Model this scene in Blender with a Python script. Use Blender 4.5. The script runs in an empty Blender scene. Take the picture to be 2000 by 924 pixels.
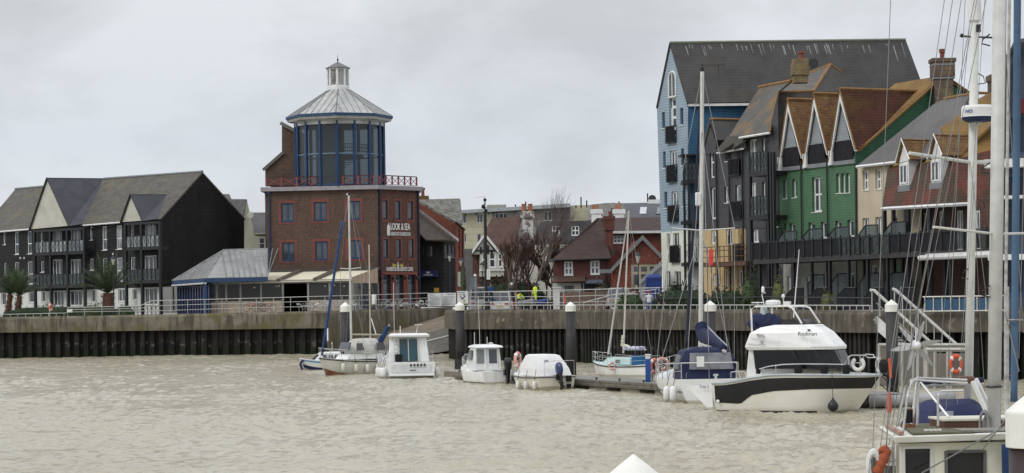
import bpy, math, random
from mathutils import Vector, Matrix, noise
from mathutils.geometry import tessellate_polygon
random.seed(7)
PI=math.pi
# ------------------------------------------------------------------ camera, world, sun, exposure
F=4400.0; H=4.0; ROLL=.014; PX=1000.0; PY=602.0
SC=bpy.context.scene; COL=SC.collection
RM=Matrix.Rotation(PI/2,3,'X')@Matrix.Rotation(-ROLL,3,'Z')
CAM=Vector((0,0,H))
cd=bpy.data.cameras.new('camera'); cam=bpy.data.objects.new('camera',cd); COL.objects.link(cam)
cam.location=CAM; cam.rotation_euler=RM.to_euler()
cd.sensor_width=36; cd.lens=36*F/2000; cd.shift_y=(PY-462)/2000; cd.clip_start=.5; cd.clip_end=4000
SC.camera=cam
w=bpy.data.worlds.new('World'); SC.world=w; w.use_nodes=True
nt=w.node_tree; nt.nodes.clear(); N=nt.nodes.new; L=nt.links.new
SUN_EL=math.radians(42); SUN_AZ=math.radians(-125)      # azimuth from +Y clockwise
wo=N('ShaderNodeOutputWorld'); bg=N('ShaderNodeBackground'); bg.inputs[1].default_value=1.0
sky=N('ShaderNodeTexSky'); sky.sky_type='NISHITA'; sky.sun_disc=False; sky.sun_elevation=SUN_EL; sky.sun_rotation=SUN_AZ
skb=N('ShaderNodeVectorMath'); skb.operation='SCALE'; skb.inputs[3].default_value=.07; L(sky.outputs[0],skb.inputs[0])
tc=N('ShaderNodeTexCoord'); sx=N('ShaderNodeSeparateXYZ'); L(tc.outputs['Generated'],sx.inputs[0])
gr=N('ShaderNodeValToRGB'); L(sx.outputs[2],gr.inputs[0])
e=gr.color_ramp.elements; e[0].position=0; e[0].color=(.70,.735,.775,1); e[1].position=.75; e[1].color=(1.25,1.27,1.32,1)
for p,c in ((.03,(.69,.73,.77)),(.075,(.63,.67,.72)),(.13,(.69,.72,.75)),(.3,(.9,.92,.96))):
    q=e.new(p); q.color=(*c,1)
mp=N('ShaderNodeMapping'); mp.inputs['Scale'].default_value=(1,1,1.9); L(tc.outputs['Generated'],mp.inputs[0])
n1=N('ShaderNodeTexNoise'); n1.inputs['Scale'].default_value=8.5; n1.inputs['Detail'].default_value=8; n1.inputs['Roughness'].default_value=.57; n1.inputs['Distortion'].default_value=.25
L(mp.outputs[0],n1.inputs[0])
cr=N('ShaderNodeMapRange'); cr.inputs[1].default_value=.34; cr.inputs[2].default_value=.62; cr.inputs[3].default_value=.83; cr.inputs[4].default_value=1.07
L(n1.outputs[0],cr.inputs[0])
mu=N('ShaderNodeVectorMath'); mu.operation='SCALE'; L(gr.outputs[0],mu.inputs[0]); L(cr.outputs[0],mu.inputs[3])
mx=N('ShaderNodeMix'); mx.data_type='RGBA'; mx.inputs[0].default_value=.92; L(skb.outputs[0],mx.inputs[6]); L(mu.outputs[0],mx.inputs[7])
L(mx.outputs[2],bg.inputs[0]); L(bg.outputs[0],wo.inputs[0])
sd=bpy.data.lights.new('sun','SUN'); sd.energy=1.1; sd.angle=math.radians(18); sd.color=(1,.965,.91)
so=bpy.data.objects.new('sun',sd); COL.objects.link(so)
sv=Vector((math.sin(SUN_AZ)*math.cos(SUN_EL),math.cos(SUN_AZ)*math.cos(SUN_EL),math.sin(SUN_EL)))
so.rotation_euler=sv.to_track_quat('Z','Y').to_euler(); so.location=(0,-20,60)
SC.view_settings.view_transform='Standard'; SC.view_settings.look='None'; SC.view_settings.exposure=0.12; SC.view_settings.gamma=1
SC.render.engine='CYCLES'
# ------------------------------------------------------------------ geometry tools
def ray(px,py): return RM@Vector(((px-PX)/F,(PY-py)/F,-1))
def at(px,py,d):
    v=ray(px,py); return CAM+v*(d/v.y)
def onz(px,py,z=0.0):
    v=ray(px,py); return CAM+v*((z-H)/v.z)
def onp(px,py,P):      # P = (point, normal)
    v=ray(px,py); return CAM+v*((P[0]-CAM).dot(P[1])/v.dot(P[1]))
def p3(a,b,c): return (a,(b-a).cross(c-a).normalized())
class Pl:
    """vertical plane through the point seen at px at distance d, running along (k,1) in plan"""
    def __init__(s,px,d,k,off=0.0):
        o=at(px,590,d); s.o=Vector((o.x,o.y,0)); u=Vector((k,1,0)).normalized()
        if u.x<0: u=-u
        s.u=u; s.n=Vector((u.y,-u.x,0))
        if s.n.dot(CAM-s.o)<0: s.n=-s.n
        s.o=s.o+s.n*off
    def sh(s,off):
        q=Pl.__new__(Pl); q.u=s.u; q.n=s.n; q.o=s.o+s.n*off; return q
    def pt(s,px,py,off=0.0): return onp(px,py,(s.o+s.n*off,s.n))
    def uz(s,px,py):
        p=s.pt(px,py); return ((p-s.o).dot(s.u),p.z)
    def w(s,u,z,off=0.0): return s.o+s.u*u+s.n*off+Vector((0,0,z))
    def rect(s,r):
        x0,y0,x1,y1=r; m=(x0+x1)/2
        return (s.uz(x0,(y0+y1)/2)[0],s.uz(m,y1)[1],s.uz(x1,(y0+y1)/2)[0],s.uz(m,y0)[1])
def tag(o,label=None,cat=None,group=None,kind=None):
    if label: o['label']=label
    if cat: o['category']=cat
    if group: o['group']=group
    if kind: o['kind']=kind
    return o
def thing(name,label,cat,loc,group=None,rz=0.0):
    o=bpy.data.objects.new(name,None); COL.objects.link(o); o.location=loc; o.rotation_euler=(0,0,rz)
    o.empty_display_size=.3
    return tag(o,label,cat,group)
def rootloc(o):
    while o.parent: o=o.parent
    return o
class MB:
    def __init__(s): s.v=[]; s.f=[]
    def poly(s,pts):
        i=len(s.v); s.v+=[Vector(p) for p in pts]; s.f.append(tuple(range(i,i+len(pts)))); return s
    def hexa(s,b,t):   # 4 bottom, 4 top
        i=len(s.v); s.v+=[Vector(p) for p in b]+[Vector(p) for p in t]
        s.f+=[(i+3,i+2,i+1,i),(i+4,i+5,i+6,i+7)]+[(i+k,i+(k+1)%4,i+4+(k+1)%4,i+4+k) for k in range(4)]; return s
    def box(s,c,sz,rz=0.0):
        c=Vector(c); hx,hy,hz=sz[0]/2,sz[1]/2,sz[2]/2; R=Matrix.Rotation(rz,3,'Z')
        P=[c+R@Vector((x*hx,y*hy,0)) for x,y in ((-1,-1),(1,-1),(1,1),(-1,1))]
        return s.hexa([p-Vector((0,0,hz)) for p in P],[p+Vector((0,0,hz)) for p in P])
    def pbox(s,P,u0,z0,u1,z1,o0,o1):   # box on a plane
        if u0>u1:u0,u1=u1,u0
        if z0>z1:z0,z1=z1,z0
        if o0>o1:o0,o1=o1,o0
        return s.hexa([P.w(u0,z0,o0),P.w(u0,z0,o1),P.w(u1,z0,o1),P.w(u1,z0,o0)],[P.w(u0,z1,o0),P.w(u0,z1,o1),P.w(u1,z1,o1),P.w(u1,z1,o0)])
    def rbox(s,P,r,o0,o1):
        a=P.rect(r); return s.pbox(P,a[0],a[1],a[2],a[3],o0,o1)
    def prism(s,pts,vec):
        pts=[Vector(p) for p in pts]; vec=Vector(vec); n=len(pts); i=len(s.v)
        s.v+=pts+[p+vec for p in pts]
        tr=tessellate_polygon([pts])
        for t in tr: s.f.append(tuple(i+k for k in t)); s.f.append(tuple(i+n+k for k in reversed(t)))
        for k in range(n): s.f.append((i+k,i+(k+1)%n,i+n+(k+1)%n,i+n+k))
        return s
    def tube(s,pts,r,n=6,r2=None,cap=True):
        pts=[Vector(p) for p in pts]; i=len(s.v); m=len(pts)
        for k,p in enumerate(pts):
            a=pts[max(k-1,0)]; b=pts[min(k+1,m-1)]; t=(b-a)
            if t.length<1e-9: t=Vector((0,0,1))
            t.normalize(); q=Vector((0,0,1)) if abs(t.z)<.9 else Vector((1,0,0))
            x=t.cross(q).normalized(); y=t.cross(x)
            rr=r if r2 is None else r+(r2-r)*k/(m-1)
            for j in range(n):
                an=2*PI*j/n; s.v.append(p+x*(rr*math.cos(an))+y*(rr*math.sin(an)))
        for k in range(m-1):
            for j in range(n):
                a=i+k*n+j; b=i+k*n+(j+1)%n; s.f.append((a,b,b+n,a+n))
        if cap: s.f.append(tuple(i+j for j in reversed(range(n)))); s.f.append(tuple(i+(m-1)*n+j for j in range(n)))
        return s
    def lathe(s,c,prof,n=16,ax=None,sq=(1,1),a0=0.0):   # prof: list (r,z)
        c=Vector(c); i=len(s.v); M=ax or Matrix.Identity(3)
        for r,z in prof:
            for j in range(n):
                an=a0+2*PI*j/n; s.v.append(c+M@Vector((r*math.cos(an)*sq[0],r*math.sin(an)*sq[1],z)))
        for k in range(len(prof)-1):
            for j in range(n):
                a=i+k*n+j; b=i+k*n+(j+1)%n; s.f.append((a,b,b+n,a+n))
        s.f.append(tuple(i+j for j in reversed(range(n)))); s.f.append(tuple(i+(len(prof)-1)*n+j for j in range(n)))
        return s
    def torus(s,c,R,r,M=None,n=20,m=8,arc=2*PI,a0=0):
        c=Vector(c); M=M or Matrix.Identity(3); i=len(s.v); full=abs(arc-2*PI)<1e-6; nn=n if full else n+1
        for a in range(nn):
            A=a0+arc*a/n
            for b in range(m):
                B=2*PI*b/m; s.v.append(c+M@Vector(((R+r*math.cos(B))*math.cos(A),(R+r*math.cos(B))*math.sin(A),r*math.sin(B))))
        for a in range(n):
            for b in range(m):
                p=i+a*m+b; q=i+a*m+(b+1)%m; p2=i+((a+1)%nn)*m+b; q2=i+((a+1)%nn)*m+(b+1)%m; s.f.append((p,q,q2,p2))
        if not full: s.f.append(tuple(i+b for b in range(m))); s.f.append(tuple(i+n*m+b for b in reversed(range(m))))
        return s
    def loft(s,rings,closed=False,caps=True):
        i=len(s.v); n=len(rings[0])
        for r in rings: s.v+=[Vector(p) for p in r]
        for k in range(len(rings)-1):
            for j in range(n if closed else n-1):
                a=i+k*n+j; b=i+k*n+(j+1)%n; s.f.append((a,b,b+n,a+n))
        if caps: s.f.append(tuple(i+j for j in reversed(range(n)))); s.f.append(tuple(i+(len(rings)-1)*n+j for j in range(n)))
        return s
    def slab(s,pts,th):   # roof sheet of thickness th (downwards along its normal)
        pts=[Vector(p) for p in pts]; n=(pts[1]-pts[0]).cross(pts[-1]-pts[0]).normalized()
        if n.z<0: n=-n
        return s.prism(pts,n*-th)
    def build(s,name,mat,parent=None,smooth=False,local=False,label=None,cat=None,group=None,kind=None,bevel=0,sub=0):
        me=bpy.data.meshes.new(name); vs=s.v
        if parent is not None:
            loc=Vector((0,0,0)) if local else rootloc(parent).location
        else:
            if local: loc=Vector((0,0,0))
            else:
                x=[v.x for v in vs]; y=[v.y for v in vs]; z=[v.z for v in vs]
                loc=Vector(((min(x)+max(x))/2,(min(y)+max(y))/2,min(z)))
        me.from_pydata([v-loc for v in vs],[],s.f); me.validate(); me.update()
        if smooth:
            for p in me.polygons: p.use_smooth=True
        mats=mat if isinstance(mat,(list,tuple)) else [mat]
        for m in mats: me.materials.append(m)
        o=bpy.data.objects.new(name,me); COL.objects.link(o)
        if parent is not None: o.parent=parent
        else: o.location=loc
        if bevel:
            b=o.modifiers.new('bevel','BEVEL'); b.width=bevel; b.segments=2; b.limit_method='ANGLE'; b.angle_limit=math.radians(35)
            if smooth: pass
        if sub:
            b=o.modifiers.new('sub','SUBSURF'); b.levels=sub; b.render_levels=sub
        return tag(o,label,cat,group,kind)
def copy_tree(o,parent=None):
    c=o.copy(); COL.objects.link(c)
    if parent: c.parent=parent
    for ch in [x for x in bpy.data.objects if x.parent==o]: copy_tree(ch,c)
    return c
# ------------------------------------------------------------------ materials
def M(name,col,col2=None,scale=1.5,rough=.7,bump=0.0,bands=None,bandk=.55,metal=0.0,mix=(.4,.65),zs=1.0,spec=.4,fine=None,stain=None,streak=None,alpha=None,emit=None,coat=0,jit=0,vbands=None,tide=None,ring=None):
    m=bpy.data.materials.new(name); m.use_nodes=True; t=m.node_tree; b=t.nodes['Principled BSDF']; n=t.nodes.new; l=t.links.new
    b.inputs['Roughness'].default_value=rough; b.inputs['Metallic'].default_value=metal; b.inputs['Specular IOR Level'].default_value=spec
    if coat: b.inputs['Coat Weight'].default_value=coat; b.inputs['Coat Roughness'].default_value=.1
    if emit: b.inputs['Emission Color'].default_value=(*emit[0],1); b.inputs['Emission Strength'].default_value=emit[1]
    g=n('ShaderNodeNewGeometry'); pos=g.outputs['Position']
    def nz(sc,det=4,zz=1.0,rg=.55):
        mp=n('ShaderNodeMapping'); mp.inputs['Scale'].default_value=(1,1,zz); l(pos,mp.inputs[0])
        q=n('ShaderNodeTexNoise'); q.inputs['Scale'].default_value=sc; q.inputs['Detail'].default_value=det; q.inputs['Roughness'].default_value=rg; l(mp.outputs[0],q.inputs[0]); return q.outputs[0]
    def rng(v,a,bb,c=0.0,d=1.0):
        q=n('ShaderNodeMapRange'); q.inputs[1].default_value=a; q.inputs[2].default_value=bb; q.inputs[3].default_value=c; q.inputs[4].default_value=d; l(v,q.inputs[0]); return q.outputs[0]
    def mixc(f,a,c,bt='MIX'):
        q=n('ShaderNodeMix'); q.data_type='RGBA'; q.blend_type=bt
        for s_,v in ((0,f),(6,a),(7,c)):
            if hasattr(v,'links') or hasattr(v,'is_linked'): l(v,q.inputs[s_])
            elif isinstance(v,(int,float)): q.inputs[s_].default_value=v
            else: q.inputs[s_].default_value=(*v,1)
        return q.outputs[2]
    col2=col2 or tuple(c*.82 for c in col)
    c=mixc(rng(nz(scale,4,zs),mix[0],mix[1]),col,col2)
    if fine: c=mixc(rng(nz(fine[0],2),.42,.6),c,fine[1]) if len(fine)==2 else mixc(rng(nz(fine[0],2),fine[2],fine[3]),c,fine[1])
    if streak: c=mixc(rng(nz(streak[0],5,streak[1]),streak[3],streak[4]),c,streak[2])
    if stain: c=mixc(rng(nz(stain[0],6),stain[2],stain[3]),c,stain[1])
    if jit:
        c=mixc(1.0,c,rng(nz(9,3),.3,.7,1-jit,1+jit),'MULTIPLY')
    if tide or ring:
        sz_=n('ShaderNodeSeparateXYZ'); l(pos,sz_.inputs[0]); ad=n('ShaderNodeMath'); ad.operation='ADD'; l(sz_.outputs[2],ad.inputs[0]); w_=n('ShaderNodeMath'); w_.operation='MULTIPLY_ADD'; l(nz(1.3,4),w_.inputs[0]); am=(tide[4] if tide and len(tide)>4 else 1.4); w_.inputs[1].default_value=am; w_.inputs[2].default_value=-am/2; l(w_.outputs[0],ad.inputs[1])
        if tide: c=mixc(rng(ad.outputs[0],tide[1]-am*.25,tide[1],tide[3],0.0),c,tide[2])
        if ring:
            df=n('ShaderNodeMath'); df.operation='SUBTRACT'; l(ad.outputs[0],df.inputs[0]); df.inputs[1].default_value=ring[0]; ab=n('ShaderNodeMath'); ab.operation='ABSOLUTE'; l(df.outputs[0],ab.inputs[0])
            f1=rng(ab.outputs[0],0,ring[1],1.0,0.0); f2=rng(nz(2.2,4),.52,.68); ml=n('ShaderNodeMath'); ml.operation='MULTIPLY'; l(f1,ml.inputs[0]); l(f2,ml.inputs[1]); c=mixc(ml.outputs[0],c,ring[2])
    hgt=None
    if bands or vbands:
        sp=n('ShaderNodeSeparateXYZ'); l(pos,sp.inputs[0])
    if bands:
        q=n('ShaderNodeMath'); q.operation='MULTIPLY'; q.inputs[1].default_value=1/bands; l(sp.outputs[2],q.inputs[0])
        fr=n('ShaderNodeMath'); fr.operation='FRACT'; l(q.outputs[0],fr.inputs[0])
        rp=n('ShaderNodeValToRGB'); e=rp.color_ramp.elements; e[0].position=0; e[0].color=(bandk,)*3+(1,); e[1].position=1; e[1].color=(1,1,1,1)
        x=e.new(.14); x.color=(bandk,)*3+(1,); x=e.new(.22); x.color=(.96,.96,.96,1)
        l(fr.outputs[0],rp.inputs[0]); c=mixc(1.0,c,rp.outputs[0],'MULTIPLY'); hgt=fr.outputs[0]
    if vbands:
        dt=n('ShaderNodeVectorMath'); dt.operation='DOT_PRODUCT'; dt.inputs[1].default_value=vbands[1]; l(pos,dt.inputs[0])
        q=n('ShaderNodeMath'); q.operation='MULTIPLY'; q.inputs[1].default_value=1/vbands[0]; l(dt.outputs['Value'],q.inputs[0])
        fr=n('ShaderNodeMath'); fr.operation='FRACT'; l(q.outputs[0],fr.inputs[0])
        c=mixc(1.0,c,rng(fr.outputs[0],*(vbands[3] if len(vbands)>3 else (.1,.25)),vbands[2],1.0),'MULTIPLY')
    l(c,b.inputs['Base Color'])
    if bump:
        bp=n('ShaderNodeBump'); bp.inputs['Strength'].default_value=bump; bp.inputs['Distance'].default_value=.05
        l(nz((fine[0] if fine else scale*4),3),bp.inputs['Height']); l(bp.outputs[0],b.inputs['Normal'])
    rr=rng(nz(scale*2.2,3),.3,.7,max(rough-.1,.03),min(rough+.12,1)); l(rr,b.inputs['Roughness'])
    return m
def Mglass(name,tint,tr=.4,rough=.06,k=.12):
    m=bpy.data.materials.new(name); m.use_nodes=True; t=m.node_tree; t.nodes.clear(); n=t.nodes.new; l=t.links.new
    o=n('ShaderNodeOutputMaterial'); tp=n('ShaderNodeBsdfTransparent'); tp.inputs[0].default_value=(*[min(1,c) for c in tint],1)
    pb=n('ShaderNodeBsdfPrincipled'); pb.inputs['Base Color'].default_value=(*[c*k for c in tint],1); pb.inputs['Roughness'].default_value=rough; pb.inputs['Specular IOR Level'].default_value=.5
    mx=n('ShaderNodeMixShader'); mx.inputs[0].default_value=1-tr; l(tp.outputs[0],mx.inputs[1]); l(pb.outputs[0],mx.inputs[2]); l(mx.outputs[0],o.inputs[0])
    return m
white=M('white_upvc',(.72,.73,.72),(.6,.61,.6),rough=.4,scale=2)
glass=M('window_glass',(.035,.042,.05),(.07,.08,.09),scale=.9,rough=.08,spec=.8)
glassc=M('curtained_glass',(.30,.32,.33),(.10,.12,.13),scale=2.2,rough=.15,spec=.7,zs=.15,mix=(.42,.56))
cream=M('cream_render',(.52,.50,.39),(.44,.42,.32),scale=.8,rough=.85,streak=(1.6,.15,(.33,.33,.25),.5,.85))
creampale=M('pale_render',(.50,.49,.42),(.42,.41,.35),scale=.7,rough=.85)
whiterender=M('white_render',(.60,.61,.57),(.5,.51,.47),scale=.7,rough=.85)
blackclad=M('black_cladding',(.0145,.014,.0145),(.0105,.010,.0105),scale=.5,rough=.6,bands=.38,bandk=.45,spec=.3,stain=(.35,(.021,.020,.020),.5,.75),streak=(1.1,.2,(.008,.008,.009),.5,.7))
slate=M('weathered_slate',(.105,.098,.082),(.075,.07,.06),scale=.9,rough=.75,bands=.22,bandk=.75,zs=3,jit=.12,stain=(.5,(.13,.115,.07),.52,.75))
slateblue=M('new_blue_slate',(.055,.058,.072),(.045,.047,.06),scale=.6,rough=.6,bands=.2,bandk=.85)
slatedk=M('dark_slate',(.062,.060,.060),(.048,.046,.046),scale=.5,rough=.65,bands=.22,bandk=.85,stain=(.45,(.09,.07,.035),.58,.78),jit=.08)
lead=M('lead_flashing',(.2,.21,.22),rough=.6)
zinc=M('zinc_roof',(.27,.275,.275),(.20,.205,.205),scale=.6,rough=.5,metal=.25,streak=(1.5,.2,(.34,.34,.32),.5,.8))
blue=M('blue_painted_steel',(.017,.050,.125),(.013,.038,.10),rough=.45)
darkblue=M('dark_blue_paint',(.012,.022,.06),rough=.4)
brick=M('mottled_brown_brick',(.100,.062,.046),(.072,.045,.035),scale=.7,rough=.9,fine=(7.5,(.155,.11,.082),.54,.7),stain=(.6,(.16,.12,.10),.62,.85),bands=.3,bandk=.85)
brickred=M('plum_red_brick',(.105,.052,.040),(.075,.038,.030),scale=.8,rough=.9,fine=(6,(.19,.095,.075),.55,.7),bands=.3,bandk=.86)
redtrim=M('red_brick_trim',(.19,.060,.042),(.15,.05,.036),scale=2,rough=.8)
orangebrick=M('orange_red_brick',(.19,.058,.036),(.13,.042,.028),scale=1.4,rough=.9,fine=(6,(.23,.09,.06),.55,.7),bands=.3,bandk=.85)
tilehung=M('red_tile_hanging',(.20,.050,.035),(.10,.034,.026),scale=1.0,rough=.85,bands=.2,bandk=.7,jit=.2,stain=(.8,(.055,.05,.04),.5,.7))
browntile=M('brown_clay_tile',(.085,.042,.032),(.055,.032,.026),scale=.7,rough=.85,bands=.2,bandk=.8,jit=.15,stain=(.5,(.10,.075,.035),.55,.8))
lichen=M('lichen_clay_tile',(.165,.092,.034),(.105,.05,.028),scale=1.6,rough=.9,bands=.2,bandk=.65,jit=.25,zs=2.5,stain=(2.2,(.20,.14,.05),.5,.72))
redtile=M('weathered_red_tile',(.15,.062,.042),(.10,.047,.034),scale=.8,rough=.9,bands=.2,bandk=.66,jit=.2,stain=(.6,(.18,.11,.035),.5,.75))
green=M('green_weatherboard',(.072,.165,.088),(.060,.14,.075),scale=.7,streak=(1.3,.15,(.05,.12,.065),.55,.85),rough=.6,bands=.19,bandk=.6)
bluew=M('blue_weatherboard',(.29,.37,.44),(.245,.32,.39),scale=.6,rough=.65,bands=.22,bandk=.55,streak=(1.2,.25,(.22,.29,.34),.55,.8))
greyclad=M('grey_weatherboard',(.27,.29,.31),(.23,.25,.27),rough=.65,bands=.16,bandk=.7)
blackslate=M('black_slate_hanging',(.045,.045,.052),(.06,.06,.066),scale=2.5,rough=.5,bands=.28,bandk=.8,jit=.15)
blackmetal=M('black_metal',(.015,.016,.018),rough=.45)
blackpanel=M('black_balcony_panel',(.012,.012,.015),(.017,.017,.02),rough=.7,spec=.2)
screen=Mglass('frosted_screen_glass',(.6,.68,.70),.6,.3,.22)
steel=M('galvanised_rail',(.47,.47,.45),(.36,.36,.34),scale=3,rough=.45,metal=.35)
conc=M('quay_concrete',(.20,.178,.138),(.125,.112,.086),scale=.8,rough=.95,bump=.5,streak=(2.4,.16,(.075,.066,.048),.47,.62),stain=(.7,(.12,.105,.045),.52,.66),tide=(2.4,2.95,(.11,.095,.05),.45),vbands=(6.0,(1,0,0),.45,(.006,.012)))
conc2=M('quay_concrete_dark',(.122,.106,.080),(.072,.063,.049),scale=.8,rough=.95,bump=.5,streak=(2.8,.14,(.055,.047,.036),.46,.62),stain=(1.4,(.24,.21,.165),.62,.72),vbands=(7.0,(.8,-.6,0),.45,(.006,.012)))
pile_m=M('sheet_pile_steel',(.012,.0115,.011),(.045,.042,.037),scale=1.6,rough=.8,zs=.25,mix=(.5,.75),spec=.2,tide=(-.2,.85,(.013,.019,.008),.7),ring=(1.15,.28,(.12,.115,.095)))
pilecap=M('white_pile_cap',(.74,.74,.70),(.66,.66,.60),scale=3,rough=.5,stain=(3,(.35,.32,.25),.68,.78))
pileblack=M('black_pile_coating',(.024,.024,.027),(.036,.035,.036),scale=1.5,rough=.6,zs=.2,tide=(0,1.0,(.014,.012,.010),.8,.3))
gel=M('white_gelcoat',(.76,.77,.76),(.70,.71,.70),scale=1.5,rough=.22,coat=.3,spec=.5,streak=(3,.25,(.56,.56,.52),.56,.8),tide=(0,.2,(.30,.27,.17),.7,.14))
gelcream=M('cream_gelcoat',(.62,.60,.50),(.54,.52,.42),scale=1.2,rough=.3,coat=.2,tide=(0,.2,(.25,.22,.13),.8,.14),stain=(1.5,(.35,.25,.15),.66,.85))
geldirty=M('stained_gelcoat',(.66,.65,.60),(.55,.54,.48),scale=1.5,rough=.35,stain=(2,(.33,.17,.09),.63,.8))
navy=M('navy_canvas',(.012,.018,.055),(.018,.025,.07),scale=3,rough=.85,bump=.3)
bluecanvas=M('blue_canvas',(.018,.055,.15),(.013,.04,.11),scale=3,rough=.85,bump=.3)
canvas=M('off_white_canvas',(.58,.58,.54),(.48,.48,.44),scale=2,rough=.85,bump=.5)
blackgloss=M('black_gloss',(.006,.0065,.008),rough=.2,spec=.35)
blackhull=M('dark_grey_hull_band',(.012,.012,.014),(.017,.017,.019),rough=.35,spec=.35)
rubber=M('black_rubber',(.02,.02,.02),rough=.7)
alu=M('mast_aluminium',(.60,.60,.57),(.52,.52,.49),scale=3,rough=.4,metal=.15)
chrome=M('stainless_rail',(.62,.62,.62),rough=.25,metal=.6)
wire=M('rigging_wire',(.30,.30,.31),rough=.4,metal=.4)
wood=M('weathered_timber',(.16,.145,.12),(.10,.09,.075),scale=2,rough=.9,bump=.3)
teak=M('brown_teak',(.12,.055,.03),(.08,.04,.022),rough=.6)
orange=M('orange_plastic',(.62,.09,.02),(.5,.07,.02),rough=.5)
pink=M('faded_pink_buoy',(.55,.22,.17),(.6,.35,.3),rough=.6)
red=M('red_paint',(.45,.03,.025),rough=.45)
hiviz=M('hi_vis_yellow',(.62,.85,.02),(.5,.7,.02),rough=.7)
skin=M('skin',(.45,.27,.2),rough=.6)
hair=M('dark_hair',(.03,.02,.015),rough=.8)
denim=M('dark_clothing',(.02,.024,.04),rough=.85)
# ------------------------------------------------------------------ building helpers
def wall(P,outline,holes=(),mat=None,parent=None,name='wall',th=.0,rev=.22,uv=False,revmat=None,off=0.0):
    """outline: pixel polygon on plane P; holes: pixel rects -> real recessed openings"""
    o=[P.uz(*q) for q in outline]; hs=[P.rect(h) for h in holes]
    loops=[[Vector((a,b,0)) for a,b in o]]+[[Vector((h[0],h[1],0)),Vector((h[0],h[3],0)),Vector((h[2],h[3],0)),Vector((h[2],h[1],0))] for h in hs]
    tr=tessellate_polygon(loops); flat=[v for lp in loops for v in lp]
    mb=MB(); mb.v=[P.w(v.x,v.y,off) for v in flat]; mb.f=[tuple(t) for t in tr]
    for h in hs:
        c=[(h[0],h[1]),(h[2],h[1]),(h[2],h[3]),(h[0],h[3])]
        for k in range(4):
            a=c[k]; b=c[(k+1)%4]; mb.poly([P.w(*a,off),P.w(*b,off),P.w(*b,off-rev),P.w(*a,off-rev)])
    if th:
        n=len(o)
        for k in range(n):
            a=o[k]; b=o[(k+1)%n]; mb.poly([P.w(*a,off),P.w(*b,off),P.w(*b,off-th),P.w(*a,off-th)])
    return mb.build(name,mat,parent)
def window(P,r,parent,nv=1,trans=None,fm=None,gm=None,rev=.18,fw=.07,name='window',sill=True,off=0.0,label=None):
    """frame + pane (+ sill) filling an opening given in pixels; nv lights side by side; trans = heights of bars (fractions)"""
    fm=fm or white; a=P.rect(r); u0,z0,u1,z1=a; b=off-rev+.03; t=off-rev+.09; mb=MB()
    mb.pbox(P,u0,z0,u0+fw,z1,b,t).pbox(P,u1-fw,z0,u1,z1,b,t).pbox(P,u0+fw,z0,u1-fw,z0+fw,b,t).pbox(P,u0+fw,z1-fw,u1-fw,z1,b,t)
    for k in range(1,nv):
        x=u0+(u1-u0)*k/nv; mb.pbox(P,x-fw*.55,z0+fw,x+fw*.55,z1-fw,b+.003,t-.003)
    for q in (trans or ()):
        z=z0+(z1-z0)*q; mb.pbox(P,u0+fw,z-fw*.5,u1-fw,z+fw*.5,b+.006,t+.004)
    f=mb.build(name,fm,parent)
    if label: f['label']=label
    g=MB(); g.pbox(P,u0+.01,z0+.01,u1-.01,z1-.01,b-.02,b+.025); g.build('pane',gm or glass,f)
    if sill: s=MB(); s.pbox(P,u0-.04,z0-.05,u1+.05,z0-.002,off-rev+.1,off+.05); s.build('sill',fm,f)
    return f
def xrail(P,u0,u1,z0,z1,parent,off=0.0,nb=5,mat=None,name='railing',panel=None,xs=True,r=.022):
    """balcony railing with posts, top and bottom bars and crossed infill"""
    mat=mat or blackmetal; mb=MB()
    mb.pbox(P,u0,z1-.05,u1,z1,off-.03,off+.03).pbox(P,u0,z0,u1,z0+.04,off-.02,off+.02)
    for k in range(nb+1):
        x=u0+(u1-u0)*k/nb; mb.pbox(P,x-r,z0+.04,x+r,z1-.05,off-r,off+r)
    if xs:
        for k in range(nb):
            a=u0+(u1-u0)*k/nb; b=u0+(u1-u0)*(k+1)/nb
            mb.tube([P.w(a,z0+.05,off),P.w(b,z1-.06,off)],.013,4).tube([P.w(b,z0+.05,off),P.w(a,z1-.06,off)],.013,4)
    o=mb.build(name,mat,parent)
    if panel:
        g=MB(); g.pbox(P,u0+.02,z0+.05,u1-.02,z1-.06,off-.055,off-.04); g.build('infill_panel',panel,o)
    return o
def text_on(P,s,px0,py0,px1,py1,parent,mat,name='lettering',off=.03,depth=.02,top=False,label=None,bold=0.0):
    """lettering standing on plane P, fitted to the pixel box"""
    cu=bpy.data.curves.new('t','FONT'); cu.body=s; cu.extrude=depth; cu.offset=bold; tmp=bpy.data.objects.new('t',cu); COL.objects.link(tmp)
    bpy.context.view_layer.update(); me=bpy.data.meshes.new_from_object(tmp.evaluated_get(bpy.context.evaluated_depsgraph_get()))
    bpy.data.objects.remove(tmp); xs=[v.co.x for v in me.vertices]; ys=[v.co.y for v in me.vertices]
    a=P.rect((px0,py0,px1,py1)); sx=(a[2]-a[0])/(max(xs)-min(xs)); sy=(a[3]-a[1])/(max(ys)-min(ys)); mb=MB()
    mb.v=[P.w(a[0]+(v.co.x-min(xs))*sx,a[1]+(v.co.y-min(ys))*sy,off+v.co.z) for v in me.vertices]; mb.f=[tuple(p.vertices) for p in me.polygons]
    return mb.build(name,mat,parent,label=label)
def base(P,px,z=3.7): q=P.pt(px,590); return Vector((q.x,q.y,z))
GZ=3.7
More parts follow.
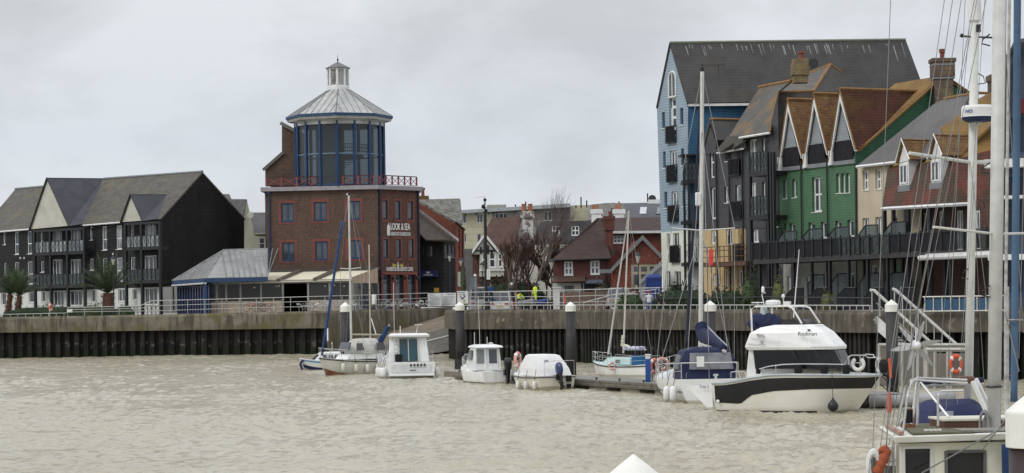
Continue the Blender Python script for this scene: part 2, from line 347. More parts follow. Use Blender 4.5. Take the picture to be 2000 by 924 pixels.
# ------------------------------------------------------------------ water and ground
def water():
    m=bpy.data.materials.new('muddy_river_water'); m.use_nodes=True; t=m.node_tree; b=t.nodes['Principled BSDF']; n=t.nodes.new; l=t.links.new
    g=n('ShaderNodeNewGeometry')
    def nz(sc,det,s3,rg=.55,dist=0):
        mp=n('ShaderNodeMapping'); mp.inputs['Scale'].default_value=s3; mp.inputs['Rotation'].default_value=(0,0,.25); l(g.outputs['Position'],mp.inputs[0])
        q=n('ShaderNodeTexNoise'); q.inputs['Scale'].default_value=sc; q.inputs['Detail'].default_value=det; q.inputs['Roughness'].default_value=rg; q.inputs['Distortion'].default_value=dist; l(mp.outputs[0],q.inputs[0]); return q.outputs[0]
    big=nz(.12,3,(1,.45,1)); r=n('ShaderNodeMapRange'); r.inputs[1].default_value=.4; r.inputs[2].default_value=.62; l(big,r.inputs[0])
    mx=n('ShaderNodeMix'); mx.data_type='RGBA'; mx.inputs[6].default_value=(.385,.35,.25,1); mx.inputs[7].default_value=(.435,.405,.305,1); l(r.outputs[0],mx.inputs[0]); l(mx.outputs[2],b.inputs['Base Color'])
    b.inputs['Roughness'].default_value=.1; b.inputs['Specular IOR Level'].default_value=.5; b.inputs['IOR'].default_value=1.33
    hs=nz(4.2,6,(1,.75,1),.68,.6); bp=n('ShaderNodeBump'); bp.inputs['Strength'].default_value=1.0; bp.inputs['Distance'].default_value=.09; l(hs,bp.inputs['Height']); l(bp.outputs[0],b.inputs['Normal'])
    # real wavelets: one sheet, finer where the river is near the pier
    mb=MB(); ys=[]; y=-30.0
    while y<300: ys.append(y); y+=(.22 if y>15 else 3) if y<60 else (.3 if y<110 else .5)
    ys=[q for q in ys if q<24 or q>=24]
    nx=330; rows=[]
    for y in ys:
        hw=max(30,abs(y)*.245+6)
        for i in range(nx+1):
            x=-hw+2*hw*i/nx
            if y>12 and y<235:
                g_=max(.3,.68+.55*noise.noise(Vector((x*.08,y*.045,5)))+.35*noise.noise(Vector((x*.3,y*.16,9))))
                a=.02*noise.noise(Vector((x*.55+y*.1,y*.42,0)))+g_*(.03*(1-2*abs(noise.noise(Vector((x*1.3,y*1.0-x*.2,3.1)))))+.03*(1-2*abs(noise.noise(Vector((x*2.9+y*.3,y*2.2,7.7)))))+.02*noise.noise(Vector((x*5.5,y*4.4,1.2))))
                z=a*3.1-.05
            else: z=0
            mb.v.append(Vector((x,y,z)))
    for j in range(len(ys)-1):
        for i in range(nx):
            a=j*(nx+1)+i; mb.f.append((a,a+1,a+nx+2,a+nx+1))
    o=mb.build('river_water',m,smooth=True,kind='structure')
    return o
water()
def farwater():
    mb=MB(); mb.poly([(-400,-200,-.25),(400,-200,-.25),(400,240,-.25),(-400,240,-.25)])
    mb.build('river_bed',M('river_mud',(.2,.175,.11),rough=.4),kind='structure')
farwater()
# quay lines (pixel, distance)
QL=[(-120,208),(320,208),(640,208),(700,212),(880,222)]
QR=[(876,186),(893,172),(1140,162),(1460,136),(1700,118),(2140,112)]
def topz_l(px): 
    t=[(-120,3.82),(220,3.86),(530,3.96),(640,4.0),(760,4.04),(880,4.2)]
    for (a,za),(b,zb) in zip(t,t[1:]):
        if px<=b: return za+(zb-za)*(px-a)/(b-a)
    return 4.2
def topz_r(px): 
    t=[(860,3.93),(1140,3.86),(1460,3.74),(1700,3.62),(2200,3.5)]
    for (a,za),(b,zb) in zip(t,t[1:]):
        if px<=b: return za+(zb-za)*(px-a)/(b-a)
    return 3.5
def xy(px,d): p=at(px,600,d); return Vector((p.x,p.y,0))
def ptz(px,d,z): p=xy(px,d); p.z=z; return p
gl=[ptz(p,d+.35,GZ-.1) for p,d in QL]; grr=[ptz(p,d+.35,GZ-.1) for p,d in QR]
G=MB(); pts=[Vector((-1500,208.3,GZ-.1))]+gl[:-1]+[ptz(884,223,GZ-.1)]+grr+[Vector((600,112,GZ-.1)),Vector((2500,112,GZ-.1)),Vector((2500,3500,GZ-.1)),Vector((-2500,3500,GZ-.1)),Vector((-2500,208.3,GZ-.1))]
paving=M('grey_promenade_paving',(.24,.235,.22),(.19,.185,.17),scale=.6,rough=.9)
tr=tessellate_polygon([pts]); G.v=pts; G.f=[tuple(t) for t in tr]; G.build('ground',paving,kind='structure')
def quay(line,tz,botz,name,label,mat,pitch,depth,piles=True,capmat=None):
    r=thing(name,label,'quay wall',ptz(line[1][0],line[1][1],0))
    # sample finely
    pl=[]
    for (a,da),(b,db) in zip(line,line[1:]):
        A=xy(a,da); B=xy(b,db); n=max(1,int((B-A).length/3))
        for i in range(n): pl.append((A.lerp(B,i/n),tz(a+(b-a)*i/n)))
    pl.append((xy(*line[-1]),tz(line[-1][0])))
    top=MB(); rings=[]
    for i,(p,z) in enumerate(pl):
        t=(pl[min(i+1,len(pl)-1)][0]-pl[max(i-1,0)][0]).normalized(); nn=Vector((t.y,-t.x,0))
        if nn.y>0: nn=-nn
        zb=botz
        rings.append([p+nn*.0+Vector((0,0,zb)),p+nn*.35+Vector((0,0,zb)),p+nn*.35+Vector((0,0,z-.22)),p+nn*.22+Vector((0,0,z)),p-nn*.25+Vector((0,0,z)),p-nn*.25+Vector((0,0,zb))])
    top.loft(rings,closed=True); top.build('concrete_parapet',mat,r)
    if piles:
        sp=MB(); prof=[]
        for (p,z),(q,z2) in zip(pl,pl[1:]):
            L_=(q-p).length; t=(q-p).normalized(); nn=Vector((t.y,-t.x,0)); 
            if nn.y>0: nn=-nn
            k=max(1,round(L_/pitch)); st=L_/k
            for i in range(k):
                for f_,o_ in ((0,-depth),(.32,-depth),(.42,0),(.9,0)): prof.append(p+t*(st*(i+f_))+nn*(o_+.05))
        i0=0
        for p in prof: sp.v.append(p+Vector((0,0,-.6))); sp.v.append(p+Vector((0,0,botz+.01)))
        for i in range(len(prof)-1): sp.f.append((2*i,2*i+2,2*i+3,2*i+1))
        sp.build('sheet_piling',pile_m,r)
    return r
quay(QL[:3],topz_l,2.4,'quay_wall','long stained concrete quay wall over sheet piling in front of the black apartments and café',conc,.95,.35)
quay(QR[:],topz_r,2.45,'quay_wall','dark stained concrete quay wall over close sheet piling behind the pontoon',conc2,.62,.4)
# slipway wall (plain concrete down to the ramp)
sw=thing('slipway_wall','plain concrete wall behind the slipway below the notice boards','wall',ptz(700,212,0)); mb=MB(); rg=[]
for px,d in [(641,207.7),(700,211.6),(790,216.5),(884,222)]:
    p=xy(px,d); z=topz_l(px); rg.append([p+Vector((0,-.35,-.5)),p+Vector((0,-.3,z-.2)),p+Vector((0,-.2,z)),p+Vector((0,.25,z)),p+Vector((0,.25,-.5))])
mb.loft(rg,closed=True); mb.build('concrete_face',conc,sw)
rampm=M('slipway_stone',(.20,.165,.125),(.13,.115,.09),scale=.8,rough=.85,bands=.16,bandk=.85,stain=(.5,(.24,.16,.11),.5,.75))
rampd=M('slipway_wet_mud',(.10,.095,.075),(.07,.066,.05),scale=.8,rough=.6)
A=ptz(680,205,-.3);B=ptz(700,211.5,1.2);C=ptz(884,222,3.6);D=ptz(890,190,3.5);E=ptz(893,186,-.3)
mb=MB(); mb.poly([ptz(760,205.5,-.15),B,ptz(790,216.5,2.3),C,D,ptz(893,198,1.7),ptz(893,204,-.15)])
mb2=MB(); A0=ptz(835,207,.9)
mb=MB().loft([[ptz(660,206.5,-.3),ptz(700,211.6,1.25),ptz(790,216.6,2.35),ptz(884,222,3.68)],[ptz(700,204,-.3),ptz(745,206,.75),ptz(815,209,1.5),ptz(893,211,2.55)]],caps=False)
mb.build('slipway',rampm,kind='structure')
mb=MB().loft([[ptz(700,204,-.3),ptz(745,206,.75),ptz(815,209,1.5),ptz(893,211,2.55)],[ptz(700,196,-.9),ptz(760,197,-.4),ptz(830,198,.05),ptz(897,199,.45)]],caps=False)
mb.build('slipway_foot',rampd,kind='structure')
mb=MB(); a=onp(833,669,p3(ptz(700,204,-.3),ptz(893,211,2.55),ptz(897,199,.45))); b=onp(893,654,p3(ptz(700,204,-.3),ptz(893,211,2.55),ptz(897,199,.45)))
mb.tube([a+Vector((0,0,.12)),b+Vector((0,0,.12))],.06,6); mb.build('slipway_handrail',white,label='white rail lying across the slipway',cat='rail')
# ------------------------------------------------------------------ promenade railings
def railing(name,label,pts,rails,posts,mat=steel,group=None,r=.035,pr=.03,base_z=None):
    """pts: top-line control points (px, d, [py per rail], py of foot)"""
    R=thing(name,label,'railing',at(pts[0][0],pts[0][3],pts[0][1]),group)
    def interp(px,key):
        for a,b in zip(pts,pts[1:]):
            if px<=b[0] or b is pts[-1]:
                t=(px-a[0])/(b[0]-a[0]); t=min(max(t,0),1); d=a[1]+(b[1]-a[1])*t
                y=(a[2][key]+(b[2][key]-a[2][key])*t) if key!='f' else a[3]+(b[3]-a[3])*t
                return at(px,y,d)
    x0,x1=pts[0][0],pts[-1][0]; mb=MB()
    for k in range(rails):
        mb.tube([interp(x0+(x1-x0)*i/30,k) for i in range(31)],r if k==0 else r*.75,5)
    mb.build('rail',mat,R)
    pb=MB(); x=x0
    while x<=x1+.1: pb.tube([interp(x,'f'),interp(x,0)],pr,5); x+=posts
    pb.build('posts',mat,R)
    return R
railing('railing','low white-topped rail on the quay edge at the far left, by the lifebuoy post',[(-100,208.2,[616.5],622),(130,208.2,[611.5],618)],1,15,steel)
railing('railing','tall three-bar galvanised railing on the quay in front of the café',[(132,208.1,[600.5,605,609.5],617.5),(275,208.1,[598,602.5,607.5],615),(277,208.1,[588,598,608],615),(500,208,[582.5,591.5,601],610),(640,208,[578.5,588,598],607.5),(760,215,[575,585,595],604.5),(836,219,[572.4,582,592.5],601)],3,33.5)
railing('railing','upper three-bar railing beside the lamp column, behind the low quay rail',[(915,176,[571,580,590],604),(1100,170,[567,579.5,591.5],604),(1290,164,[562,573,585],603)],3,31)
railing('railing','low silver rail along the right-hand quay top behind the moored boats',[(893,171.8,[596.5],605),(1140,161.8,[596,],604.5),(1460,135.8,[596],605.5),(1700,117.8,[597],607.5)],1,13)
railing('railing','sloping ramp handrail going up between the red brick houses and the quay',[(1140,168,[591],600),(1200,167,[575],598),(1285,165,[565],596)],1,28)
railing('railing','thin dark rail in front of the gardens of the coloured terrace',[(1290,150,[583],596),(1500,138,[580],596),(1700,126,[582],600)],1,30,blackmetal,r=.03)
# ------------------------------------------------------------------ black apartment building (left)
def downpipe(P,px,y0,y1,parent,mat=None,r=.06,off=.1,hopper=False):
    mb=MB(); a=P.uz(px,(y0+y1)/2)[0]; z0=P.uz(px,y1)[1]; z1=P.uz(px,y0)[1]
    mb.tube([P.w(a,z0,off),P.w(a,z1,off)],r,6)
    if hopper: mb.pbox(P,a-.2,z1-.05,a+.2,z1+.35,off-.1,off+.18)
    return mb.build('downpipe',mat or blackmetal,parent)
def black_flats():
    P=Pl(316,222,-1.1); PG=Pl(316,222,1/1.1); B=thing('apartment_building','black clad apartment block with two cream gables, white ground floor and slate roof','apartment building',base(P,200))
    up=[(5.7,454,11,478),(28,453,36.5,497),(52.8,451.5,62,496),(175,443,181,469),(199,442,209,488.6),(226.5,440,238,487),
        (7.3,513,12.5,537),(28,512,37.5,536),(53,510.5,64,555),(175,505,183,528),(200,504,210,550),(227,503,239.5,549.5)]
    bal=[(78,449,84,473),(101.5,447,121,491),(137,445,157.5,489.5),(255,438,261.5,464),(281.5,435,305,483),
         (79,510,86,532),(102,507,122,553),(137,506.5,158,552),(254.5,502,264,526.5),(281.5,499,306,547)]
    gr=[(2,572,12,596),(56,570,66,591),(81,569,88.5,590),(104,568,124,597),(136,567,160,597),(178.5,566,186,590),(203,566,210,590),(230.5,565,243.5,589),(259,565,267,586),(282,562.5,307,595)]
    zb=P.uz(160,567)[1]
    wall(P,[(-60,574.2),(316,560.5),(316,425),(-60,455.5)],up+bal,blackclad,B,rev=.2)
    wall(P,[(-60,612),(316,612),(316,560.5),(-60,574.2)],gr,whiterender,B,rev=.2)
    for r in up:
        h=r[3]-r[1]; window(P,r,B,1,(.45,) if h>35 else None,gm=glassc if h>35 and r[0]>190 else glass,fw=.1,rev=.2)
    for r in bal:
        wd=r[2]-r[0]; window(P,r,B,3 if wd>15 else 1,None,gm=glassc if (r[1]<495 and wd>15) else glass,fw=.1,rev=.2,sill=wd<15)
    for r in gr:
        wd=r[2]-r[0]; window(P,r,B,3 if wd>15 else (2 if wd>11 else 1),None,fw=.08,rev=.2)
    # end gable
    wall(PG,[(316,560.5),(316,425.5),(394,336.5),(477,427),(477,556)],[],blackclad,B)
    wall(PG,[(316,612),(316,560.5),(477,556),(477,610)],[],whiterender,B)
    # roofs
    rl=(PG.pt(394,336),P.n); PR=Pl(316,222,-1.1); q=PG.pt(394,336)
    off=-(q-P.o).dot(P.n); PRi=P.sh(-off) # vertical plane through the ridge
    def rp(px,py): return PRi.pt(px,py)
    def ep(px,py,o=.35): return P.pt(px,py,o)
    S=p3(ep(0,454.5),ep(316,428),rp(394,336))
    mb=MB(); mb.slab([ep(160,440),ep(313,427.5),rp(395.5,335.5),rp(203,349.5)],.14)
    # rear slope
    bk=PG.pt(480,428); mb.slab([rp(395.5,335.5),rp(203,349.5),rp(203,349.5)+(bk-q),bk],.14)
    S2=p3(ep(0,454.5),ep(160,440),rp(85,364.5))
    mb.slab([ep(-60,458),ep(162,440),onp(110,372,S2),rp(85,364.5),rp(30,369.5),onp(1,404,S2),onp(-60,408,S2)],.14)
    a,b=rp(30,369.5),rp(110,362.5); v=(bk-q); mb.slab([a,b,b+v*.9,a+v*.9],.12)
    mb.build('roof',slate,B)
    mb=MB(); mb.tube([rp(395.5,335),rp(203,349)],.13,6).tube([rp(86,364),rp(30,369)],.13,6); mb.build('ridge_tiles',lead,B)
    mb=MB()
    for (x0,y0,x1,y1) in ((-60,457.5,57,448),(163,440.5,235,434.5)): 
        mb.tube([P.pt(x0,y0,.42),P.pt(x1,y1,.42)],.09,6)
    mb.build('gutter',white,B)
    # gabled bays
    for (gl_,ap,gr_,rr,vb,cols,o) in (((57,448),(91,350),(133,441),(203,348),(163,437),(66,97,130,163),1.3),((235,434),(254,382),(277,431),(328,379),(311,427),(244,275,311),1.1)):
        Q=P.sh(o); gw=wall(Q,[gl_,ap,gr_],[],creampale,B,name='gable',th=.15)
        fa=Q.pt(ap[0],ap[1]-3,.15); bk_=rp(*rr) if rr[0]<300 and rr[0]>150 else None
        bk_=onp(rr[0],rr[1],S); vb_=onp(vb[0],vb[1],S); fr=Q.pt(gr_[0]+1.5,gr_[1]+.5,.15)
        mb=MB(); mb.slab([fr,fa,bk_,vb_],.1)
        fl=Q.pt(gl_[0]-1.5,gl_[1]+.5,.15); lb=fl-Q.n*2.2; mb.slab([fl,fa,bk_,lb],.1)
        mb.build('gable_roof',slateblue,B)
        mb=MB(); mb.tube([Q.pt(gl_[0]-.5,gl_[1]+1,.2),fa,Q.pt(gr_[0]+.5,gr_[1]+1,.2)],.06,5); mb.build('verge',blackmetal,B)
        mb=MB(); zt=Q.uz(gl_[0],gl_[1])[1]-.1
        for cx in cols:
            u=Q.uz(cx,480)[0]; mb.pbox(Q,u-.13,GZ,u+.13,zt,-.25,0)
        u0=Q.uz(cols[0],480)[0]; u1=Q.uz(cols[-1],480)[0]; mb.pbox(Q,u0,zt-.25,u1,zt,-.3,.02); mb.build('balcony_frame',blackmetal,B)
        mb=MB()
        for (ya,yb) in ((492,497),(556,562)):
            za=P.uz(160 if o==1.3 else 290,yb-(0 if o==1.3 else 8))[1]; mb.pbox(Q,u0,za,u1,za+.3,-o,0)
            zr=za+.3
            for ca,cb in zip(cols,cols[1:]):
                a=Q.uz(ca,480)[0]+.13; b=Q.uz(cb,480)[0]-.13
                xrail(Q,a,b,zr,zr+1.15,B,off=-.08,nb=max(3,int((b-a)/.55)),panel=glassc if (ya<500) else screen,name='balcony_railing')
        mb.build('balcony_floor',blackmetal,B)
        for ca,cb in zip(cols,cols[1:]):
            a=Q.uz(ca,480)[0]+.13; b=Q.uz(cb,480)[0]-.13; xrail(Q,a,b,GZ+.1,GZ+1.0,B,off=-.08,nb=4,name='balcony_railing')
    for px in (165,314,338): downpipe(P if px<316 else PG,px,445 if px==165 else (432 if px==314 else 557),606,B)
    # two small bullets lamps
    mb=MB()
    for x,y in ((40,504),(47.5,504),(221,496),(217,558),(223,558)): mb.lathe(P.pt(x,y,.1),[(.09,-.1),(.09,.1)],8)
    mb.build('wall_lamps',white,B)
    return B
black_flats()
def simple_building(name,label,cat,P,depth,eave,outline,holes,mat,roofmat,ridge=None):
    pass
def cream_houses():
    P=Pl(475,250,1.1); Q=Pl(494,249,40); B=thing('house','cream rendered house with satellite dish seen between the black block and the brick tower','house',base(Q,500))
    wall(P,[(470,600),(470,430),(482,389),(495,448),(495,600)],[],cream,B,th=.2)
    G_=Pl(496,252,8); wall(G_,[(490,600),(490,455),(524,455),(524,600)],[(506,465,517,486)],cream,B); window(G_,(506,465,517,486),B,1,(.5,))
    a=at(481,389,249); mb=MB(); mb.slab([at(445,389,256),a,at(473,432,246),at(437,432,250)],.15); mb.slab([at(433,379,270),at(448,379,270),at(458,402,262),at(437,402,262)],.15)
    mb.slab([at(490,415,262),at(530,415,262),at(530,458,252),at(490,458,252)],.15); mb.build('roof',slatedk,B)
    d=MB(); M_=Matrix.Rotation(-1.1,3,'X')@Matrix.Rotation(.3,3,'Y'); d.lathe(at(489,420,244),[(.05,-.12),(.25,-.08),(.36,0)],20,ax=Matrix.Rotation(1.35,3,'X')); d.tube([at(489,420,244.1),at(491,428,248.8)],.03,5)
    d.build('satellite_dish',creampale,B)
cream_houses()
# ------------------------------------------------------------------ zinc-roofed pavilion and café conservatory
def pavilion():
    F1=Pl(402,213,-12); F0=Pl(402,213,1/-1.35*-1 if False else -.55)
    B=thing('pavilion','low glazed pavilion with grey hipped zinc roof and blue fascia','pavilion',base(F1,402))
    c=F1.pt(402,543,.4); l=F0.pt(336,548,.4); r=F1.pt(523,540.5,.4); h=at(437,488,218); h2=at(523,486,218.6)
    mb=MB(); mb.slab([c,r,h2,h],.1); mb.slab([l,c,h,h+Vector((-.05,.4,0))],.1); back=at(337,546,226)
    mb.build('roof',zinc,B)
    mb=MB(); 
    for k in range(1,13):
        a=c.lerp(r,k/11.0); b=h.lerp(h2,(k/11.0)) + (h-h2)*0
        s=(c-h); 
    n=12
    for k in range(n):
        # standing seams run straight up the slope
        p=c.lerp(r,k/(n-1.0))*1.0; d=((h2-h).cross((c-h)).cross(h2-h)).normalized()
        up=-d if d.z<0 else d
        # project to ridge or hip
        w_=(r-c).normalized(); a=(p-c).dot(w_); hx=(h-c).dot(w_); L_=((h-c)-w_*hx)
        t=min(1,a/hx) if hx>0 else 1
        e=p+L_*t+Vector((0,0,.04)); p=p+(r-c).normalized()*min(1.6*t,max(0,(r-p).dot(w_)))
        if k>0: mb.tube([p+Vector((0,0,.05)),e],.035,4)
    for k in range(1,10):
        p=l.lerp(c,k/10.0); w_=(c-l).normalized(); hx=(h-l).dot(w_); L_=((h-l)-w_*hx); a=(p-l).dot(w_)
        t=1-(a-hx)/((c-l).length-hx) if a>hx else a/max(hx,.01)
        mb.tube([p+Vector((0,0,.05)),p+L_*min(1,max(t,.1))+Vector((0,0,.04))],.035,4)
    mb.tube([c,h],.07,5).tube([l,h],.06,5).tube([h,h2],.07,5)
    mb.build('roof_seams',zinc,B)
    mb=MB()
    for a,b in ((l,c),(c,r)):
        mb.hexa([a+Vector((0,0,-.42)),b+Vector((0,0,-.42)),b+Vector((0,.15,-.42)),a+Vector((0,.15,-.42))],[a+Vector((0,0,-.05)),b+Vector((0,0,-.05)),b+Vector((0,.15,-.05)),a+Vector((0,.15,-.05))])
    mb.build('fascia',blue,B)
    mb=MB(); mb.tube([l+Vector((0,-.05,-.5)),c+Vector((0,-.05,-.5))],.09,6); mb.build('gutter',alu,B)
    mb=MB(); mb.pbox(F0,*[F0.uz(340,596)[0],GZ],F0.uz(402,590)[0],F0.uz(370,551)[1],-.5,-.4); mb.build('glazed_wall',M('blue_tinted_glass',(.012,.022,.06),(.02,.03,.07),rough=.15),B)
    mb=MB()
    for k in range(13):
        u=F0.uz(340+(402-340)*k/12,570)[0]; mb.pbox(F0,u-.05,GZ,u+.05,F0.uz(370,551)[1],-.4,-.32)
    mb.pbox(F0,F0.uz(340,560)[0],F0.uz(370,560)[1]-.05,F0.uz(402,560)[0],F0.uz(370,560)[1]+.05,-.33,-.28)
    mb.build('mullions',darkblue,B)
    mb=MB(); u=F1.uz(402.5,570)[0]; mb.pbox(F1,u-.18,GZ,u+.12,F1.uz(402,546)[1],0,.3)
    mb.build('corner_post',blue,B)
pavilion()
awn=M('cream_awning',(.66,.62,.47),(.6,.56,.42),scale=2,rough=.8,vbands=(.35,(1,0,0),.9))
striped=M('striped_timber_cheek',(.44,.33,.24),(.36,.27,.2),rough=.8,vbands=(.3,(1,0,0),.75))
cbrick=M('pale_cream_brick',(.45,.37,.29),(.36,.29,.22),scale=2,rough=.9,vbands=(.28,(1,0,0),.7))
chairm=M('cafe_chair_metal',(.5,.5,.49),rough=.35,metal=.4)
def cafe():
    Q=Pl(700,213,-14)   # glazed front
    B=thing('cafe_conservatory','glazed café conservatory under cream sloping awnings along the foot of the brick tower','cafe',base(Q,560))
    posts=[404,424,442,470,510,552.5,602,644,688]
    z0=Q.uz(560,612)[1]; zt=Q.uz(560,551)[1]; zd=Q.uz(560,587)[1]
    mb=MB()
    for px in posts:
        u=Q.uz(px,570)[0]; mb.pbox(Q,u-.09,3.9,u+.09,zt,-.12,.05)
    ua,ub=Q.uz(403,570)[0],Q.uz(689,570)[0]
    mb.pbox(Q,ua,zt-.12,ub,zt+.22,-.13,.09); mb.build('glazing_frame',M('grey_window_frame',(.28,.27,.25),rough=.5),B)
    g=MB()
    for a,b in zip(posts,posts[1:]):
        if a==552.5: continue
        g.pbox(Q,Q.uz(a,570)[0]+.09,zd,Q.uz(b,570)[0]-.09,zt-.12,-.06,-.04)
    g.build('glazing',Mglass('cafe_glass',(.5,.5,.5),.45,.1),B)
    d=MB()
    for a,b in zip(posts,posts[1:]):
        if a==552.5: continue
        d.pbox(Q,Q.uz(a,570)[0]+.09,3.7,Q.uz(b,570)[0]-.09,zd,-.1,.02)
    d.build('brick_dado',cbrick,B)
    # interior
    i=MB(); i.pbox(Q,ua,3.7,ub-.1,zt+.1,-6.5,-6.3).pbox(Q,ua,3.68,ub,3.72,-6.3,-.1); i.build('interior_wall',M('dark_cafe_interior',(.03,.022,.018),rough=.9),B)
    # awning bays
    def top(px): return 532.5+(528.5-532.5)*(px-515)/200
    def bot(px): return 551.5+(547-551.5)*(px-500)/185
    T=Pl(740,222.3,-14); 
    divs=[(513,467),(585,540),(655,611),(725,687)]
    mb=MB(); u=[]
    for k,(a,b) in enumerate(zip(divs,divs[1:])):
        mb.slab([T.pt(a[0],top(a[0])),T.pt(b[0],top(b[0])),Q.pt(b[1],bot(b[1]),.25),Q.pt(a[1],bot(a[1]),.25)],.06)
    mb.slab([T.pt(513,532.5),Q.pt(467,549.5,.25),Q.pt(404,547,.25),T.pt(470,533.5)],.05)
    mb.build('awning',awn,B)
    mb=MB()
    for a in divs[:3]: 
        p=T.pt(a[0],top(a[0])-2); q=Q.pt(a[1],bot(a[1])-1,.3); mb.hexa([p,q,q+Vector((.3,0,0)),p+Vector((.3,0,0))],[x+Vector((0,0,.22)) for x in (p,q,q+Vector((.3,0,0)),p+Vector((.3,0,0)))])
    mb.build('awning_divider',M('brown_awning_bar',(.10,.08,.065),rough=.6),B)
    mb=MB(); mb.slab([T.pt(512,533),T.pt(740,527.5),T.pt(740,521,0)+Vector((0,1.6,0)),T.pt(526,526,0)+Vector((0,1.6,0))],.08); mb.build('roof',M('dark_felt_roof',(.05,.045,.04),rough=.9),B)
    # right timber cheek
    R=MB(); R.prism([Q.pt(687,541.5,.3),T.pt(737.6,522.8),T.pt(738,553.5),Q.pt(688,553,.3)],Vector((0,.12,0))); R.build('timber_cheek',striped,B)
    mb=MB(); a=Q.pt(689,553,.2); b=T.pt(738,553)
    for k in (0,.33,.66,1):
        p=a.lerp(b,k); mb.tube([Vector((p.x,p.y,3.8)),p],.09,4)
    mb.build('side_posts',M('grey_side_post',(.25,.23,.2),rough=.6),B)
    g=MB(); g.hexa([Vector((a.x,a.y,3.8)),Vector((b.x,b.y,3.8)),Vector((b.x,b.y+.05,3.8)),Vector((a.x,a.y+.05,3.8))],[a,b,b+Vector((0,.05,0)),a+Vector((0,.05,0))]); g.build('side_glazing',glass,B)
    for k,(px,py) in enumerate(((540,558.5),(545,557.5),(635,558),(653,556),(672,558),(497,561))):
        c=Q.pt(px,py,-1.5); m=MB(); m.tube([c,c+Vector((0,0,.9))],.012,4); 
        m.lathe(c,[(.05,.0),(.09,.06),(.03,.14)],8); o=m.build('hanging_lamp',blackmetal,B)
        m=MB(); m.lathe(c,[(.03,-.1),(.075,-.04),(.05,.0)],8); m.build('bulb',M('lit_bulb',(.9,.8,.5),emit=((1,.75,.35),6)) if k==0 else bpy.data.materials['lit_bulb'],o)
cafe()
